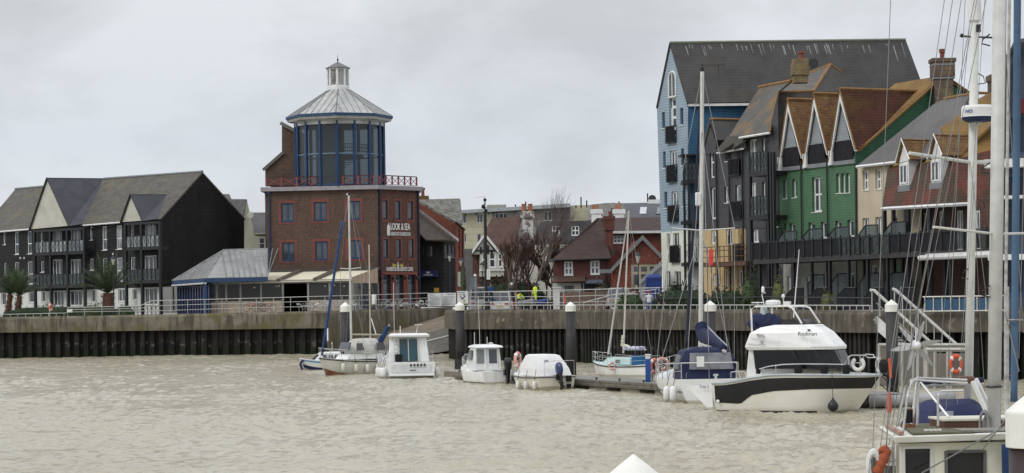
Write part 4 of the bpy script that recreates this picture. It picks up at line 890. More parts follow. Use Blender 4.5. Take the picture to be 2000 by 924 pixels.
    # small white lean gable
    T=Pl(1270,178,30); E_=thing('timber_lean_to','grey and white boarded small gable lean-to behind the blue cabin','lean-to',base(T,1275))
    wall(T,[(1250,600),(1250,555),(1293,518),(1293,600)],[],greyclad,E_,th=1); mb=MB(); p,q=T.pt(1248,557,.1),T.pt(1293,516,.1); mb.hexa([p,q,q+Vector((0,-.1,0)),p+Vector((0,-.1,0))],[x+Vector((0,0,.3)) for x in (p,q,q+Vector((0,-.1,0)),p+Vector((0,-.1,0)))]); mb.build('bargeboard',M('pale_grey_board',(.34,.35,.34)),E_)
    # blue cabin
    c=at(1277,566,174); c.z=3.7; K=thing('blue_cabin','bright blue plastic cabin with a shallow domed roof beside the white wall','cabin',c); z=at(1277,536,174).z-3.7; wd=30/F*174
    bl=M('bright_blue_plastic',(.018,.045,.22),(.014,.035,.17),rough=.4); zs=at(1277,543,174).z
    mb=MB(); mb.box((c.x,c.y,(3.7+zs)/2),(wd,1.3,zs-3.7)); mb.build('body',bl,K)
    mb=MB(); 
    for s_ in (-1,0,1): mb.box((c.x+s_*wd*.46,c.y-.68,(3.7+zs)/2),(.07,.06,zs-3.75))
    mb.box((c.x,c.y-.68,zs-.08),(wd,.07,.08)); mb.build('frame',bl,K)
    mb=MB(); mb.loft([[(c.x+x,c.y+y,zs+.02) for x,y in ((-wd/2-.05,-.72),(wd/2+.05,-.72),(wd/2+.05,.72),(-wd/2-.05,.72))],[(c.x+x,c.y+y,zs+.28) for x,y in ((-wd/3,-.45),(wd/3,-.45),(wd/3,.45),(-wd/3,.45))]],closed=True); mb.build('roof',bl,K,bevel=.04)
    # brick garden wall with white gate post
    W=Pl(1140,176,30); g=thing('garden_wall','low brown brick garden wall with a white rendered pier','wall',base(W,1140))
    a=W.rect((1094,570,1192,600)); mb=MB(); mb.pbox(W,a[0],3.6,a[2],a[3],-.2,0); mb.build('brickwork',M('brown_garden_brick',(.15,.095,.07),(.1,.07,.055),fine=(5,(.22,.17,.14),.55,.7)),g)
    a=W.rect((1081,563,1093,600)); mb=MB(); mb.pbox(W,a[0],3.6,a[2],a[3],-.3,.1).pbox(W,a[0]-.1,a[3],a[2]+.15,a[3]+.1,-.35,.15); mb.build('gate_pier',whiterender,g)
houses()
# ------------------------------------------------------------------ coloured terrace on the right
K0=-.45
PR=Pl(1670,155,K0)
def SP(px): # plane square to the terrace front through pixel column px of PR
    q=PR.pt(px,500); s=Pl.__new__(Pl); s.o=Vector((q.x,q.y,0)); s.u=-PR.n; 
    if s.u.x<0: s.u=-s.u
    s.n=Vector((s.u.y,-s.u.x,0))
    if s.n.y>0: s.n=-s.n
    return s
NB=-PR.n   # direction from the front into the buildings
def juliet(P,r,parent,mat=None):
    a=P.rect(r); o=.22; mb=MB(); mb.pbox(P,a[0],a[3]-.05,a[2],a[3],o-.02,o+.03).pbox(P,a[0],a[1],a[2],a[1]+.06,0,o+.03)
    n=8
    for k in range(n+1): x=a[0]+(a[2]-a[0])*k/n; mb.pbox(P,x-.02,a[1]+.06,x+.02,a[3]-.05,o-.01,o+.02)
    for x in (a[0],a[2]): mb.pbox(P,x-.02,a[3]-.05,x+.02,a[3],0,o); mb.pbox(P,x-.02,a[1]+.06,x+.02,a[3]-.05,0,.03)
    ob=mb.build('juliet_balcony',blackmetal,parent); g=MB(); g.pbox(P,a[0]+.02,a[1]+.07,a[2]-.02,a[3]-.06,o-.05,o-.03); g.build('juliet_panel',blackpanel,ob)
def blue_house():
    B=thing('blue_house','tall sky-blue weatherboarded house with arched window and big slate roof, its ground storeys white','house',base(PR,1315))
    hs=[(1292.5,219,1298.5,250),(1328,211,1334.5,243.5),(1295,296,1300,328),(1309,294,1321.5,345),(1330,290,1336,323),(1297.5,374.5,1303,406),(1312,373.5,1324.5,425),(1333,371,1338,403),(1307,190,1320.5,268)]
    wall(PR,[(1291,454),(1283,211),(1308,86),(1343,198),(1347,448.5)],hs,bluew,B)
    ws=[(1302,453.6+2,1308,485),(1314.5,455,1326.5,505),(1303,530,1309.5,561),(1317.5,530,1330,575),]
    wall(PR,[(1296,606),(1291,454),(1347,448.5),(1349,604)],ws,M('white_render_pale',(.66,.67,.60),(.56,.58,.50),scale=.5,rough=.85,streak=(1.3,.15,(.45,.47,.38),.52,.8)),B)
    bw=M('blue_window_trim',(.02,.08,.16))
    for r in hs[:8]:
        wd=r[2]-r[0]; window(PR,r,B,2 if wd>8 else 1,None,fm=white if wd>8 else bw,gm=glass,rev=.22,fw=.09 if wd<8 else .13,sill=wd<8); 
        if wd<8:
            a=PR.rect(r); mb=MB(); mb.pbox(PR,a[0]-.02,a[1]-.08,a[2]+.05,a[1]-.01,-.1,.07); mb.build('white_sill',white,B)
    window(PR,hs[8],B,1,(.22,.5,.76),fw=.22,rev=.35,sill=False)
    # arched head over the tall window
    a=PR.rect((1307,142,1320.5,190)); uc=(a[0]+a[2])/2; rr=(a[2]-a[0])/2; mb=MB(); pts=[]
    zt=PR.uz(1313,190)[1]
    zh=PR.uz(1313,140)[1]
    arc=[PR.w(uc+rr*math.cos(t),zt+(zh-zt-rr)*1+rr*math.sin(t)*1.0,.02) for t in [PI*k/12 for k in range(13)]]
    mb.prism([PR.w(uc+rr,zt,.02)]+arc+[PR.w(uc-rr,zt,.02)],PR.n*-.01); mb.build('arched_pane',glass,B)
    mb=MB(); mb.tube([PR.w(uc+rr,zt,.04)]+[p+PR.n*.02 for p in arc]+[PR.w(uc-rr,zt,.04)],.08,6).tube([PR.w(uc,zt,.04),PR.w(uc,zh,.04)],.05,4).tube([PR.w(uc-rr,zt,.04),PR.w(uc+rr,zt,.04)],.09,4); mb.build('arch_frame',white,B)
    for r in ws: window(PR,r,B,2 if r[2]-r[0]>8 else 1,None,rev=.2,sill=r[2]-r[0]<8)
    for r in ((1304,246,1321.5,279.5),(1305.5,322,1323,356),(1308,400.5,1326,434),(1311.5,479,1329,513),(1316,556,1331,572)): juliet(PR,r,B)
    d=PR.pt(1343,198).y; S=Pl(1343,d,60)
    darkb=M('shaded_blue_weatherboard',(.028,.105,.20),(.022,.085,.17),scale=.6,bands=.22,bandk=.62)  # same blue boards as the front, side-wall shade put into the darker colour
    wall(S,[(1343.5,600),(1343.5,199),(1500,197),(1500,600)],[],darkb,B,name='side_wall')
    zr=PR.uz(1308,84)[1]; A=PR.pt(1308,84,.08); Bq=PR.pt(1344,199,.08); Ap=PR.pt(1282,211,.08)
    R1=at(1769,78,A.y-1.0); dv=R1-A; dv.z=0
    v=(R1-A)
    E1=onp(1800,142,p3(A,R1,Bq)); 
    mb=MB(); E2=Bq+(v*1.0); mb.slab([Bq+Vector((-.1,-.2,-.1)),E2,R1,A],.2); mb.slab([A,R1,Ap+v,Ap],.08); mb.build('roof',M('guano_streaked_slate',(.052,.050,.050),(.040,.039,.040),scale=.6,rough=.7,bands=.25,bandk=.75,jit=.12,stain=(.35,(.075,.06,.035),.6,.85)),B)
    mb=MB(); mb.tube([A+Vector((0,0,.02)),R1+Vector((0,0,.02))],.12,6); mb.build('ridge_tiles',M('mossy_ridge',(.16,.17,.13)),B)
    pl=p3(A,R1,Bq); n=pl[1] if pl[1].z>0 else -pl[1]; mb=MB()
    for k in range(38):
        x=random.uniform(1325,1765); x=x+random.uniform(-8,8); y=86+random.uniform(0,6)+((x-1325)*-.004); ln=random.choice([4,6,8,10,14,18,26]) if random.random()<.8 else 30
        a=onp(x,y,pl)+n*.03; b=onp(x+ln*.3,y+ln,pl)+n*.03; s=(R1-A).normalized()*random.uniform(.015,.04); mb.poly([a-s,a+s,b+s*.4,b-s*.4])
    mb.build('bird_droppings',M('white_guano',(.30,.30,.30)),B)
    mb=MB(); a=Bq+Vector((0,-.1,-.35)); mb.hexa([a,a+v*.35,a+v*.35+Vector((0,.12,0)),a+Vector((0,.12,0))],[x+Vector((0,0,.2)) for x in (a,a+v*.35,a+v*.35+Vector((0,.12,0)),a+Vector((0,.12,0)))]); mb.build('white_fascia',white,B)
    mb=MB(); mb.tube([Ap,A,Bq],.05,5); mb.build('verge',blackmetal,B)
    # corner balconies
    D=Pl(1336,PR.pt(1336,400).y-2.0,30)
    for (x0,y0,x1,y1) in ((1336,318,1366,351),(1337,399,1367,430),(1338,478,1368,512)):
        a=D.rect((x0,y0,x1,y1)); xrail(D,a[0],a[2],a[1],a[3],B,nb=4,panel=screen if y0==318 else None,name='balcony_railing'); mb=MB(); mb.pbox(D,a[0]-.1,a[1]-.3,a[2]+.3,a[1]-.02,-2,.05); mb.build('balcony_floor',blackmetal,B)
    mb=MB()
    for px in (1338,1347,1367): u=D.uz(px,450)[0]; mb.pbox(D,u-.09,GZ,u+.09,D.uz(px,302)[1],-.3,-.1)
    a=D.rect((1337,301,1368,304)); mb.pbox(D,a[0]-.3,a[1],a[2],a[3],-2,.2); mb.build('balcony_posts',blackmetal,B)
    u0=S.uz(1349,550)[0]; mb=MB(); mb.pbox(S,u0,GZ,u0+1.0,S.uz(1350,450)[1],.02,.1); mb.build('white_base_return',whiterender,B)
blue_house()
yellow=M('warm_yellow_render',(.50,.38,.20),(.44,.33,.17),scale=.6,rough=.85,streak=(1.3,.15,(.36,.27,.14),.52,.8))
def black_house():
    B=thing('black_slate_house','black slate-hung house with lichened roof, balconies and a yellow rendered ground floor','house',base(PR,1455))
    up=[(1386,287,1394.5,347.5),(1388,366,1399,428),(1416,278.5,1426,315),(1438.5,287,1447,342),(1415,364,1425,396),(1436.5,361,1447,424),(1462,272,1478,330),(1488,270,1498,330),(1465,356,1477,415),(1489,355,1497,415),(1512,262,1519,310),(1469,443,1482,474),(1492,441,1498,455)]
    # main wall, stepped top
    wall(PR,[(1372,449),(1372,300),(1385,240),(1398.5,272),(1402,296),(1453,287),(1453,264),(1502,256),(1519,182),(1524,440),(1510,447),(1453,447)],[h for h in up if h[1]<440 and h[0]!=1512],blackslate,B)
    wall(PR,[(1372,606),(1372,449),(1456,446.5),(1460,600)],[(1389,450,1401,476),(1418,448,1430,479),(1442,446,1454,500),(1418,530,1428,560),(1442,528,1452,560),(1393,535,1402,560)],yellow,B)
    wall(PR,[(1456,600),(1456,446.5),(1530,443.5),(1530,600)],[(1469,448,1482,474)],blackslate,B)
    for r in up:
        if r in ((1512,262,1519,310),(1492,441,1498,455)): continue
        if r[0]==1469: r=(1469,448,1482,474)
        window(PR,r,B,2 if r[2]-r[0]>11 else 1,(.5,) if r[3]-r[1]>55 and r[2]-r[0]<10 else None,gm=glassc if random.random()<.3 else glass,fw=.13,rev=.25,sill=r[3]-r[1]<45)
    for r in ((1389,450,1401,476),(1418,448,1430,479),(1442,446,1454,500),(1418,530,1428,560),(1442,528,1452,560),(1393,535,1402,560)): window(PR,r,B,2,None,fw=.13,rev=.2,sill=False)
    for r in ((1428,310,1448,343),(1431,393,1451,427),(1436,476,1454,511)): juliet(PR,r,B)
    # roofs
    e0,e1=PR.pt(1443,267,.5),PR.pt(1503,257.5,.5); t1=onp(1518.5,179.5,(PR.pt(1519,181,.0),NB.cross(Vector((0,0,1))).normalized()))
    # main slope plane: rises backwards at 50 degrees
    dn=NB.copy(); sl=(dn+Vector((0,0,1.15))).normalized(); nrm=PR.u.cross(sl).normalized(); SPl=(e1,nrm)
    def s(px,py): return onp(px,py,SPl)
    mb=MB(); mb.slab([e0,e1,s(1519,180),s(1545,158),s(1483,171),s(1424,266)],.15)
    mb.slab([PR.pt(1399,297,.35),PR.pt(1453,288,.35),s(1453,264)+Vector((0,0,-.05)),s(1444,262),s(1424,266)],.12)
    mb.build('roof',M('lichened_grey_slate',(.105,.10,.088),(.08,.077,.07),scale=.6,rough=.8,bands=.22,bandk=.85,stain=(.7,(.19,.12,.05),.5,.72)),B)
    rt=M('lichen_ridge',(.24,.13,.04),(.18,.1,.035))
    mb=MB(); mb.tube([s(1482,170.5),s(1545,158)],.13,6).tube([s(1519,180),PR.pt(1503,257.5,.5)],.08,5); mb.build('ridge_tiles',rt,B)
    mb=MB(); a=PR.pt(1444,269.5,.55); b=PR.pt(1503,260,.55); mb.tube([a,b],.09,5); a=PR.pt(1400,299.5,.4); b=PR.pt(1452,290.5,.4); mb.tube([a,b],.07,5); mb.build('white_gutter',white,B)
    # narrow dormer gable
    f=PR.pt(1386.5,233,.2); bk=f+NB*6.5; bk=onp(1444,231.5,(f,Vector((0,0,1)))) if False else f+NB*8
    mb=MB(); rr=PR.pt(1401,273,.2); ll=PR.pt(1372,290,.2); mb.slab([rr,f,bk,rr+NB*6],.12).slab([f,ll,ll+NB*6,bk],.12); mb.build('dormer_roof',slatedk,B)
    mb=MB(); mb.tube([f+Vector((0,0,.03)),bk+Vector((0,0,.03))],.12,6); mb.build('dormer_ridge',rt,B)
    wall(PR,[(1372,300),(1372,291),(1386,236),(1400,274),(1402,300)],[],blackslate,B,off=.12,th=.1)
    # white cheeked half-dormers
    for (x0,x1,y0,y1) in ((1409,1424,286,297),(1430,1447,281,292)):
        a=PR.pt(x0,y1,.4); b=PR.pt(x1,y0-2,.4); c=PR.pt(x1+1,y1-3,.4); mb=MB(); mb.prism([a,b,c],NB*.4); mb.build('dormer_cheek',white,B)
        mb=MB(); t=[PR.pt(x0-3,y1+.5,.7),PR.pt(x1+4,y0-4,.7),PR.pt(x1+4,y0-4,.7)+NB*1.5+Vector((0,0,1)),PR.pt(x0-3,y1+.5,.7)+NB*1.5+Vector((0,0,1))]; mb.slab(t,.1); mb.build('dormer_roof',slatedk,B)
    # rear wing: gable-ended, slate with lichen ridges
    d=168; g0,g1,g2=at(1587,178,d),at(1622,127,d+3),at(1683,172,d+6)
    mb=MB(); mb.slab([at(1519,181,170),at(1590,178,170),at(1622,127,176),at(1544,158,175)],.12); mb.build('rear_roof',M('lichened_rear_slate',(.11,.105,.10),(.085,.08,.075),scale=.7,bands=.22,bandk=.85,stain=(.8,(.17,.12,.05),.55,.75)),B)
    mb=MB(); mb.prism([at(1588,180,170.2),at(1622,128,176),at(1690,176,178),at(1690,240,173),at(1588,240,170)],Vector((.3,2,0))); mb.prism([at(1519,183,169.8),at(1590,180,169.8),at(1600,250,169.5),at(1519,330,169.5)],Vector((0,1,0))); mb.build('rear_gable_wall',M('slate_hung_gable',(.075,.07,.065),(.06,.056,.052),bands=.22,bandk=.8,stain=(.9,(.14,.09,.05),.6,.8)),B)
    mb=MB(); mb.tube([at(1544,157.5,175),at(1622,126,176.2),at(1687,174,178)],.12,6).tube([at(1622,126,176.2),at(1588,179,170)],.12,6).tube([at(1519,180.5,169.9),at(1588,178,169.9)],.12,6); mb.build('lichen_ridges',rt,B)
    c=at(1563,158,167.4); z0=at(1563,160,167.4).z; z1=at(1563,116,167.4).z; ch=MB(); ch.box((c.x,c.y,(z0-.1+z1)/2-.3),(1.05,1.0,z1-z0+.1-.6)).box((c.x,c.y,z1-.75),(1.25,1.2,.9)).box((c.x,c.y,z1-.15),(1.12,1.1,.3)); o=ch.build('chimney',M('mossy_buff_brick',(.20,.15,.07),(.13,.10,.06),fine=(6,(.26,.2,.09),.5,.7),bands=.3,bandk=.8),B)
    mb=MB(); mb.box((c.x,c.y,z0+.9),(1.1,1.05,.22)); mb.build('flashing',lead,o); mb=MB(); mb.lathe((c.x+.1,c.y,z1),[(.26,0),(.2,.1),(.2,.4),(.27,.45),(.22,.6)],10); mb.build('chimney_pot',redtrim,o)
    mb=MB(); mb.lathe(at(1589,124,166.5),[(.05,-.2),(.28,-.1),(.37,0)],20,ax=Matrix.Rotation(1.4,3,'X')); mb.tube([at(1589,124,166.7),at(1585,136,167)],.04,5); mb.build('satellite_dish',blackmetal,B)
    # projecting balconies
    Q=PR.sh(1.6); mb=MB()
    for k,(y0,y1,ys) in enumerate(((296,335,300),(383,421,386))):
        a=Q.rect((1464,y0,1499,y1)); xrail(Q,a[0],a[2],a[1],a[3],B,nb=5,panel=screen,name='balcony_railing'); m=MB(); m.pbox(Q,a[0]-.05,a[1]-.32,a[2]+.1,a[1]-.02,-1.6,.05); m.build('balcony_floor',blackmetal,B)
        S_=SP(1499); m=MB(); 
    for px,y in ((1464,270),(1499,262),(1505,262),(1510,262)):
        u=Q.uz(px,400)[0]; mb.pbox(Q,u-.1,GZ,u+.1,Q.uz(px,y+35)[1],-.2,0)
    mb.build('balcony_posts',blackmetal,B)
    for px,y0 in ((1402,300),(1427,298),(1453,292),(1500,262)): downpipe(PR,px,y0,580,B)
    # yellow ground-floor balcony with red towel
    mb=MB(); Q2=PR.sh(1.8); a=Q2.rect((1374,512,1456,520)); mb.pbox(Q2,a[0],a[1],a[2],a[3],-1.8,0); mb.build('timber_balcony_deck',M('brown_stained_deck',(.11,.06,.045),rough=.8),B)
    a=Q2.rect((1373,481,1457,512)); mb=MB(); 
    for f_ in (0,.35,.75,1): z=a[1]+(a[3]-a[1])*f_; mb.tube([Q2.w(a[0],z),Q2.w(a[2],z)],.03,4)
    for k in range(11): u=a[0]+(a[2]-a[0])*k/10; mb.tube([Q2.w(u,GZ),Q2.w(u,a[3]+(.8 if k%3==0 else 0))],.03,4)
    mb.build('scaffold_railing',M('brown_rusty_pole',(.09,.05,.035)),B)
    t=MB(); a=Q2.rect((1386.5,487,1394.5,519)); 
    t.loft([[Q2.w(a[0]+(a[2]-a[0])*k/6,z,.08+.03*math.sin(k*1.7+j)) for k in range(7)] for j,z in enumerate([a[3],a[3]-(a[3]-a[1])*.5,a[1]])],caps=False); t.build('hanging_towel',M('red_towel',(.62,.07,.06),(.55,.05,.05),bands=.5,bandk=.75,rough=.9),label='bright red towel hung over the balcony rail of the yellow ground floor',cat='towel')
black_house()
def green_house():
    B=thing('green_house','green weatherboarded terrace of three steep white-edged gables with orange lichened roofs','house',base(PR,1595))
    hs=[(1529.5,351.5,1537.5,388),(1547,350,1556,386),(1586,345.5,1605,414),(1633,339,1641,377.5),(1643,338.5,1650.5,377),(1652.5,338,1660,376.5),(1531,437,1537,470),(1542,436,1554,470),(1579,434.5,1592,468),(1603,433,1616,466),(1631.5,431,1643.5,465),(1655,429,1668.5,463)]
    def topy(px): return 332-(px-1520)*.113
    wall(PR,[(1519,512),(1519.5,topy(1519)),(1671,topy(1671)),(1674,500)],hs,green,B,rev=.3)
    gt=M('dark_green_trim',(.03,.09,.04))
    for r in hs: window(PR,r,B,2 if r[2]-r[0]>15 else 1,(.5,) if r[3]-r[1]>60 else None,gm=glass,fw=.13,rev=.3,sill=r[1]<430)
    wall(PR,[(1519,612),(1519,512),(1674,500),(1676,612)],[(1538,540,1545,590),(1549,541,1560,590),(1594,538,1611,590),(1651,533,1668,590),(1576,541,1583,590)],M('cream_ground_render',(.38,.37,.33),rough=.85),B)
    for r in ((1549,541,1560,590),(1594,538,1611,590),(1651,533,1668,590),(1538,540,1545,590),(1576,541,1583,590)): window(PR,r,B,2,None,fw=.14,rev=.2,sill=False)
    for px in (1568.5,1619.5): downpipe(PR,px,topy(px)-8,500,B,off=.15)
    og=[((1519,332),(1538,197),(1566.5,309),(1587,194)),((1568,325.5),(1589,186),(1616.5,302.5),(1637,184)),((1618,320),(1640,177),(1671,295),None)]
    Q=PR.sh(.28)
    for k,(a,ap,b,rb) in enumerate(og):
        # recessed grey gable
        wall(PR,[(a[0]+2,topy(a[0])),(ap[0]+.5,ap[1]+14),(b[0]-.5,topy(b[0]))],[],greyclad,B,off=.02,name='gable',rev=0)
        # dark balcony panel
        ya=topy(a[0]+8); mb=MB(); u0=Q.uz(a[0]+6.5,ya)[0]; u1=Q.uz(b[0]-1,ya)[0]; z0=PR.uz((a[0]+b[0])/2,topy((a[0]+b[0])/2))[1]+.15; h=1.35
        mb.pbox(PR,PR.uz(a[0]+7,ya)[0],z0,PR.uz(b[0]-3,ya-5)[0],z0+h,.05,.1); mb.build('balcony_panel',blackpanel,B)
        mb=MB(); mb.pbox(PR,PR.uz(a[0]+7,ya)[0],z0+h,PR.uz(b[0]-3,ya-5)[0],z0+h+.06,.0,.12).pbox(PR,PR.uz(a[0]+1.5,ya)[0],z0-.3,PR.uz(b[0],ya-5)[0],z0-.02,-.2,.14); mb.build('balcony_trim',lead,B)
        # white bargeboards
        pa,pp,pb=Q.pt(a[0],a[1]),Q.pt(*ap),Q.pt(b[0],b[1]); mb=MB()
        for p,q in ((pa,pp),(pb,pp)):
            s=(PR.u*.15 if p is pa else PR.u*-.15)
            mb.hexa([p,p+s,p+s-PR.n*.12,p-PR.n*.12],[q+Vector((0,0,-.02)),q+s*.15+Vector((0,0,-.62)),q+s*.15+Vector((0,0,-.62))-PR.n*.12,q-PR.n*.12+Vector((0,0,-.02))])
        mb.pbox(Q,Q.uz(a[0],a[1])[0],pa.z-.1,Q.uz(a[0],a[1])[0]+.42,pa.z+.9,-.14,.02)
        mb.build('bargeboard',white,B)
        # roof slopes
        D=16 if k==2 else 5.2; L_=pp+NB*D
        mb=MB(); t=.15; up=Vector((0,0,.08))
        if k<2: mb.slab([pb+up,pp+up,L_+up,pb+NB*D+up],.1)
        else: mb.slab([pb+up,pp+up,pp+NB*D*.47+up],.12); mb.slab([pb+up,pp+NB*D*.47+up,onp(1776,172,(pp,PR.n.cross(Vector((0,0,1)))))+up*0],.12) if False else mb.slab([pb+up,pp+up,pp+NB*D*.55+up],.12)
        mb.slab([pp+up,pa+up,pa+NB*5+up,pp+NB*5+up],.1)
        o=mb.build('gable_roof',lichen if k<2 else redtile,B); 
        mb=MB(); mb.tube([pp+Vector((0,0,.15)),L_+Vector((0,0,.15))],.11,6).tube([pa+Vector((0,0,.12)),pp+Vector((0,0,.12)),pb+Vector((0,0,.12))],.06,4); mb.build('ridge_tiles',bpy.data.materials['lichen_ridge'],B)
    # right-hand side gable wall and golden main roof
    pb=PR.pt(1671,295); apx=onp(1822,146,(pb,SP(1671).n)); S=SP(1671.5)
    print('side apex',apx,'front',pb)
    q1=onp(1823,159,(S.o,S.n)); q2=onp(1892,182,(S.o,S.n)); q0=PR.pt(1671.5,296)
    lo=[Vector((q.x,q.y,GZ)) for q in (q0,q1,q2)]
    ap=onp(1843,147,(S.o,S.n))
    S.o=S.o-S.n*0.02
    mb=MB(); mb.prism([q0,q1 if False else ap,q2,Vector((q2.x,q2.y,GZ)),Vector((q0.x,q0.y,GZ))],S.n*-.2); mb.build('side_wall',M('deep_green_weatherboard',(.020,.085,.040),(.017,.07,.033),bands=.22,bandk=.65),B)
    # golden roof slope (faces the quay, above the gables)
    e=q0+S.n*.15; ap2=ap+S.n*.15; left=-PR.u*9.5
    mb=MB(); w1=(ap2-e); mb.slab([e+w1*.02,ap2,ap2-PR.u*6.2,e+w1*.55-PR.u*6.2,e+w1*.02-PR.u*.3],.15); mb.slab([ap2,q2+S.n*.15,q2-PR.u*6,ap2-PR.u*6.2],.15); mb.build('main_roof',M('golden_lichen_roof',(.215,.13,.038),(.16,.092,.03),scale=.8,rough=.9,bands=.2,bandk=.75,stain=(.7,(.15,.095,.045),.52,.75)),B)
    mb=MB(); mb.tube([e,ap2,q2+S.n*.15],.09,5); mb.build('verge',bpy.data.materials['lichen_ridge'],B)
    # chimney
    c=onp(1841,170,(S.o+S.n*.4,S.n)); sc=c.y/F; z1=at(1841,116,c.y).z; z0=at(1841,196,c.y).z
    w_=42*sc; mb=MB(); mb.box((c.x,c.y,(z0-1+z1)/2),(w_*.85,1.2,z1-z0+1-.6)).box((c.x,c.y,z1-.75),(w_,1.4,1.0)).box((c.x,c.y,z1-.1),(w_*1.12,1.5,.25)); o=mb.build('chimney',M('brown_stack_brick',(.115,.075,.055),(.08,.055,.042),fine=(6,(.17,.12,.085),.5,.7),stain=(1.2,(.17,.15,.05),.5,.75),bands=.3,bandk=.8),B)
    mb=MB(); mb.box((c.x,c.y,z1-.42),(w_*1.02,1.44,.12)).box((c.x,c.y,z1-1.35),(w_*1.0,1.36,.12)); mb.build('pale_bands',lead,o)
    mb=MB(); mb.lathe((c.x-.0,c.y,z1+.02),[(.2,0),(.16,.12),(.16,.4),(.22,.45),(.22,.7)],8); mb.build('chimney_pot',redtrim,o)
    c=at(1945,170,150); mb=MB(); mb.box((c.x,c.y,c.z),(.9,1,1.6)).box((c.x,c.y,c.z+.55),(1.1,1.2,.4)); mb.build('far_chimney',bpy.data.materials['brown_stack_brick'],B)
green_house()
def cream_house():
    B=thing('cream_terrace_house','cream rendered terrace house with grey slate roof between the green house and the tile-hung house','house',base(PR,1710))
    hs=[(1685,333,1696.5,371.6),(1709.6,330,1721.4,370),(1684.5,426,1697.5,468),(1710,424,1722,466),(1743,422,1753,464),(1769.5,419,1778.5,460)]
    P=PR.sh(.15)
    wall(P,[(1675,503),(1675,326),(1752,317),(1800,312),(1800,494)],hs,M('cream_painted_render',(.52,.45,.33),(.46,.395,.29),scale=.5,rough=.85,streak=(1.2,.15,(.40,.34,.25),.5,.8)),B,rev=.25)
    for r in hs: window(P,r,B,2 if r[1]<400 or r[0]<1712 else 1,(.5,) if r[1]<400 else None,gm=glass,fw=.12,rev=.25)
    wall(P,[(1675,612),(1675,503),(1800,494),(1800,612)],[(1701,518,1713,590),(1746,517,1757,590),(1760,520,1770,590)],M('cream_ground_floor',(.40,.35,.27)),B)
    for r in ((1701,518,1713,590),(1760,520,1770,590)): window(P,r,B,1,(.7,),fw=.14,rev=.2,sill=False)
    e0,e1=P.pt(1673,324.5,.4),P.pt(1760,315,.4); sl=(NB+Vector((0,0,.95))).normalized(); pl=(e0,PR.u.cross(sl).normalized())
    def s(px,py): return onp(px,py,pl)
    mb=MB(); mb.slab([e0,P.pt(1830,306,.4),s(1895,184),s(1845,193),s(1824,203)],.15); mb.build('roof',M('smooth_grey_slate',(.115,.112,.112),(.095,.092,.092),scale=.5,bands=.22,bandk=.9),B)
    mb=MB(); a=P.pt(1673,326,.45); b=P.pt(1752,317,.45); mb.tube([a,b],.1,5); mb.build('gutter',white,B); downpipe(P,1675,328,500,B)
    mb=MB(); mb.tube([s(1845,193),s(1895,184)],.13,6); mb.build('ridge_tiles',bpy.data.materials['lichen_ridge'],B)
cream_house()
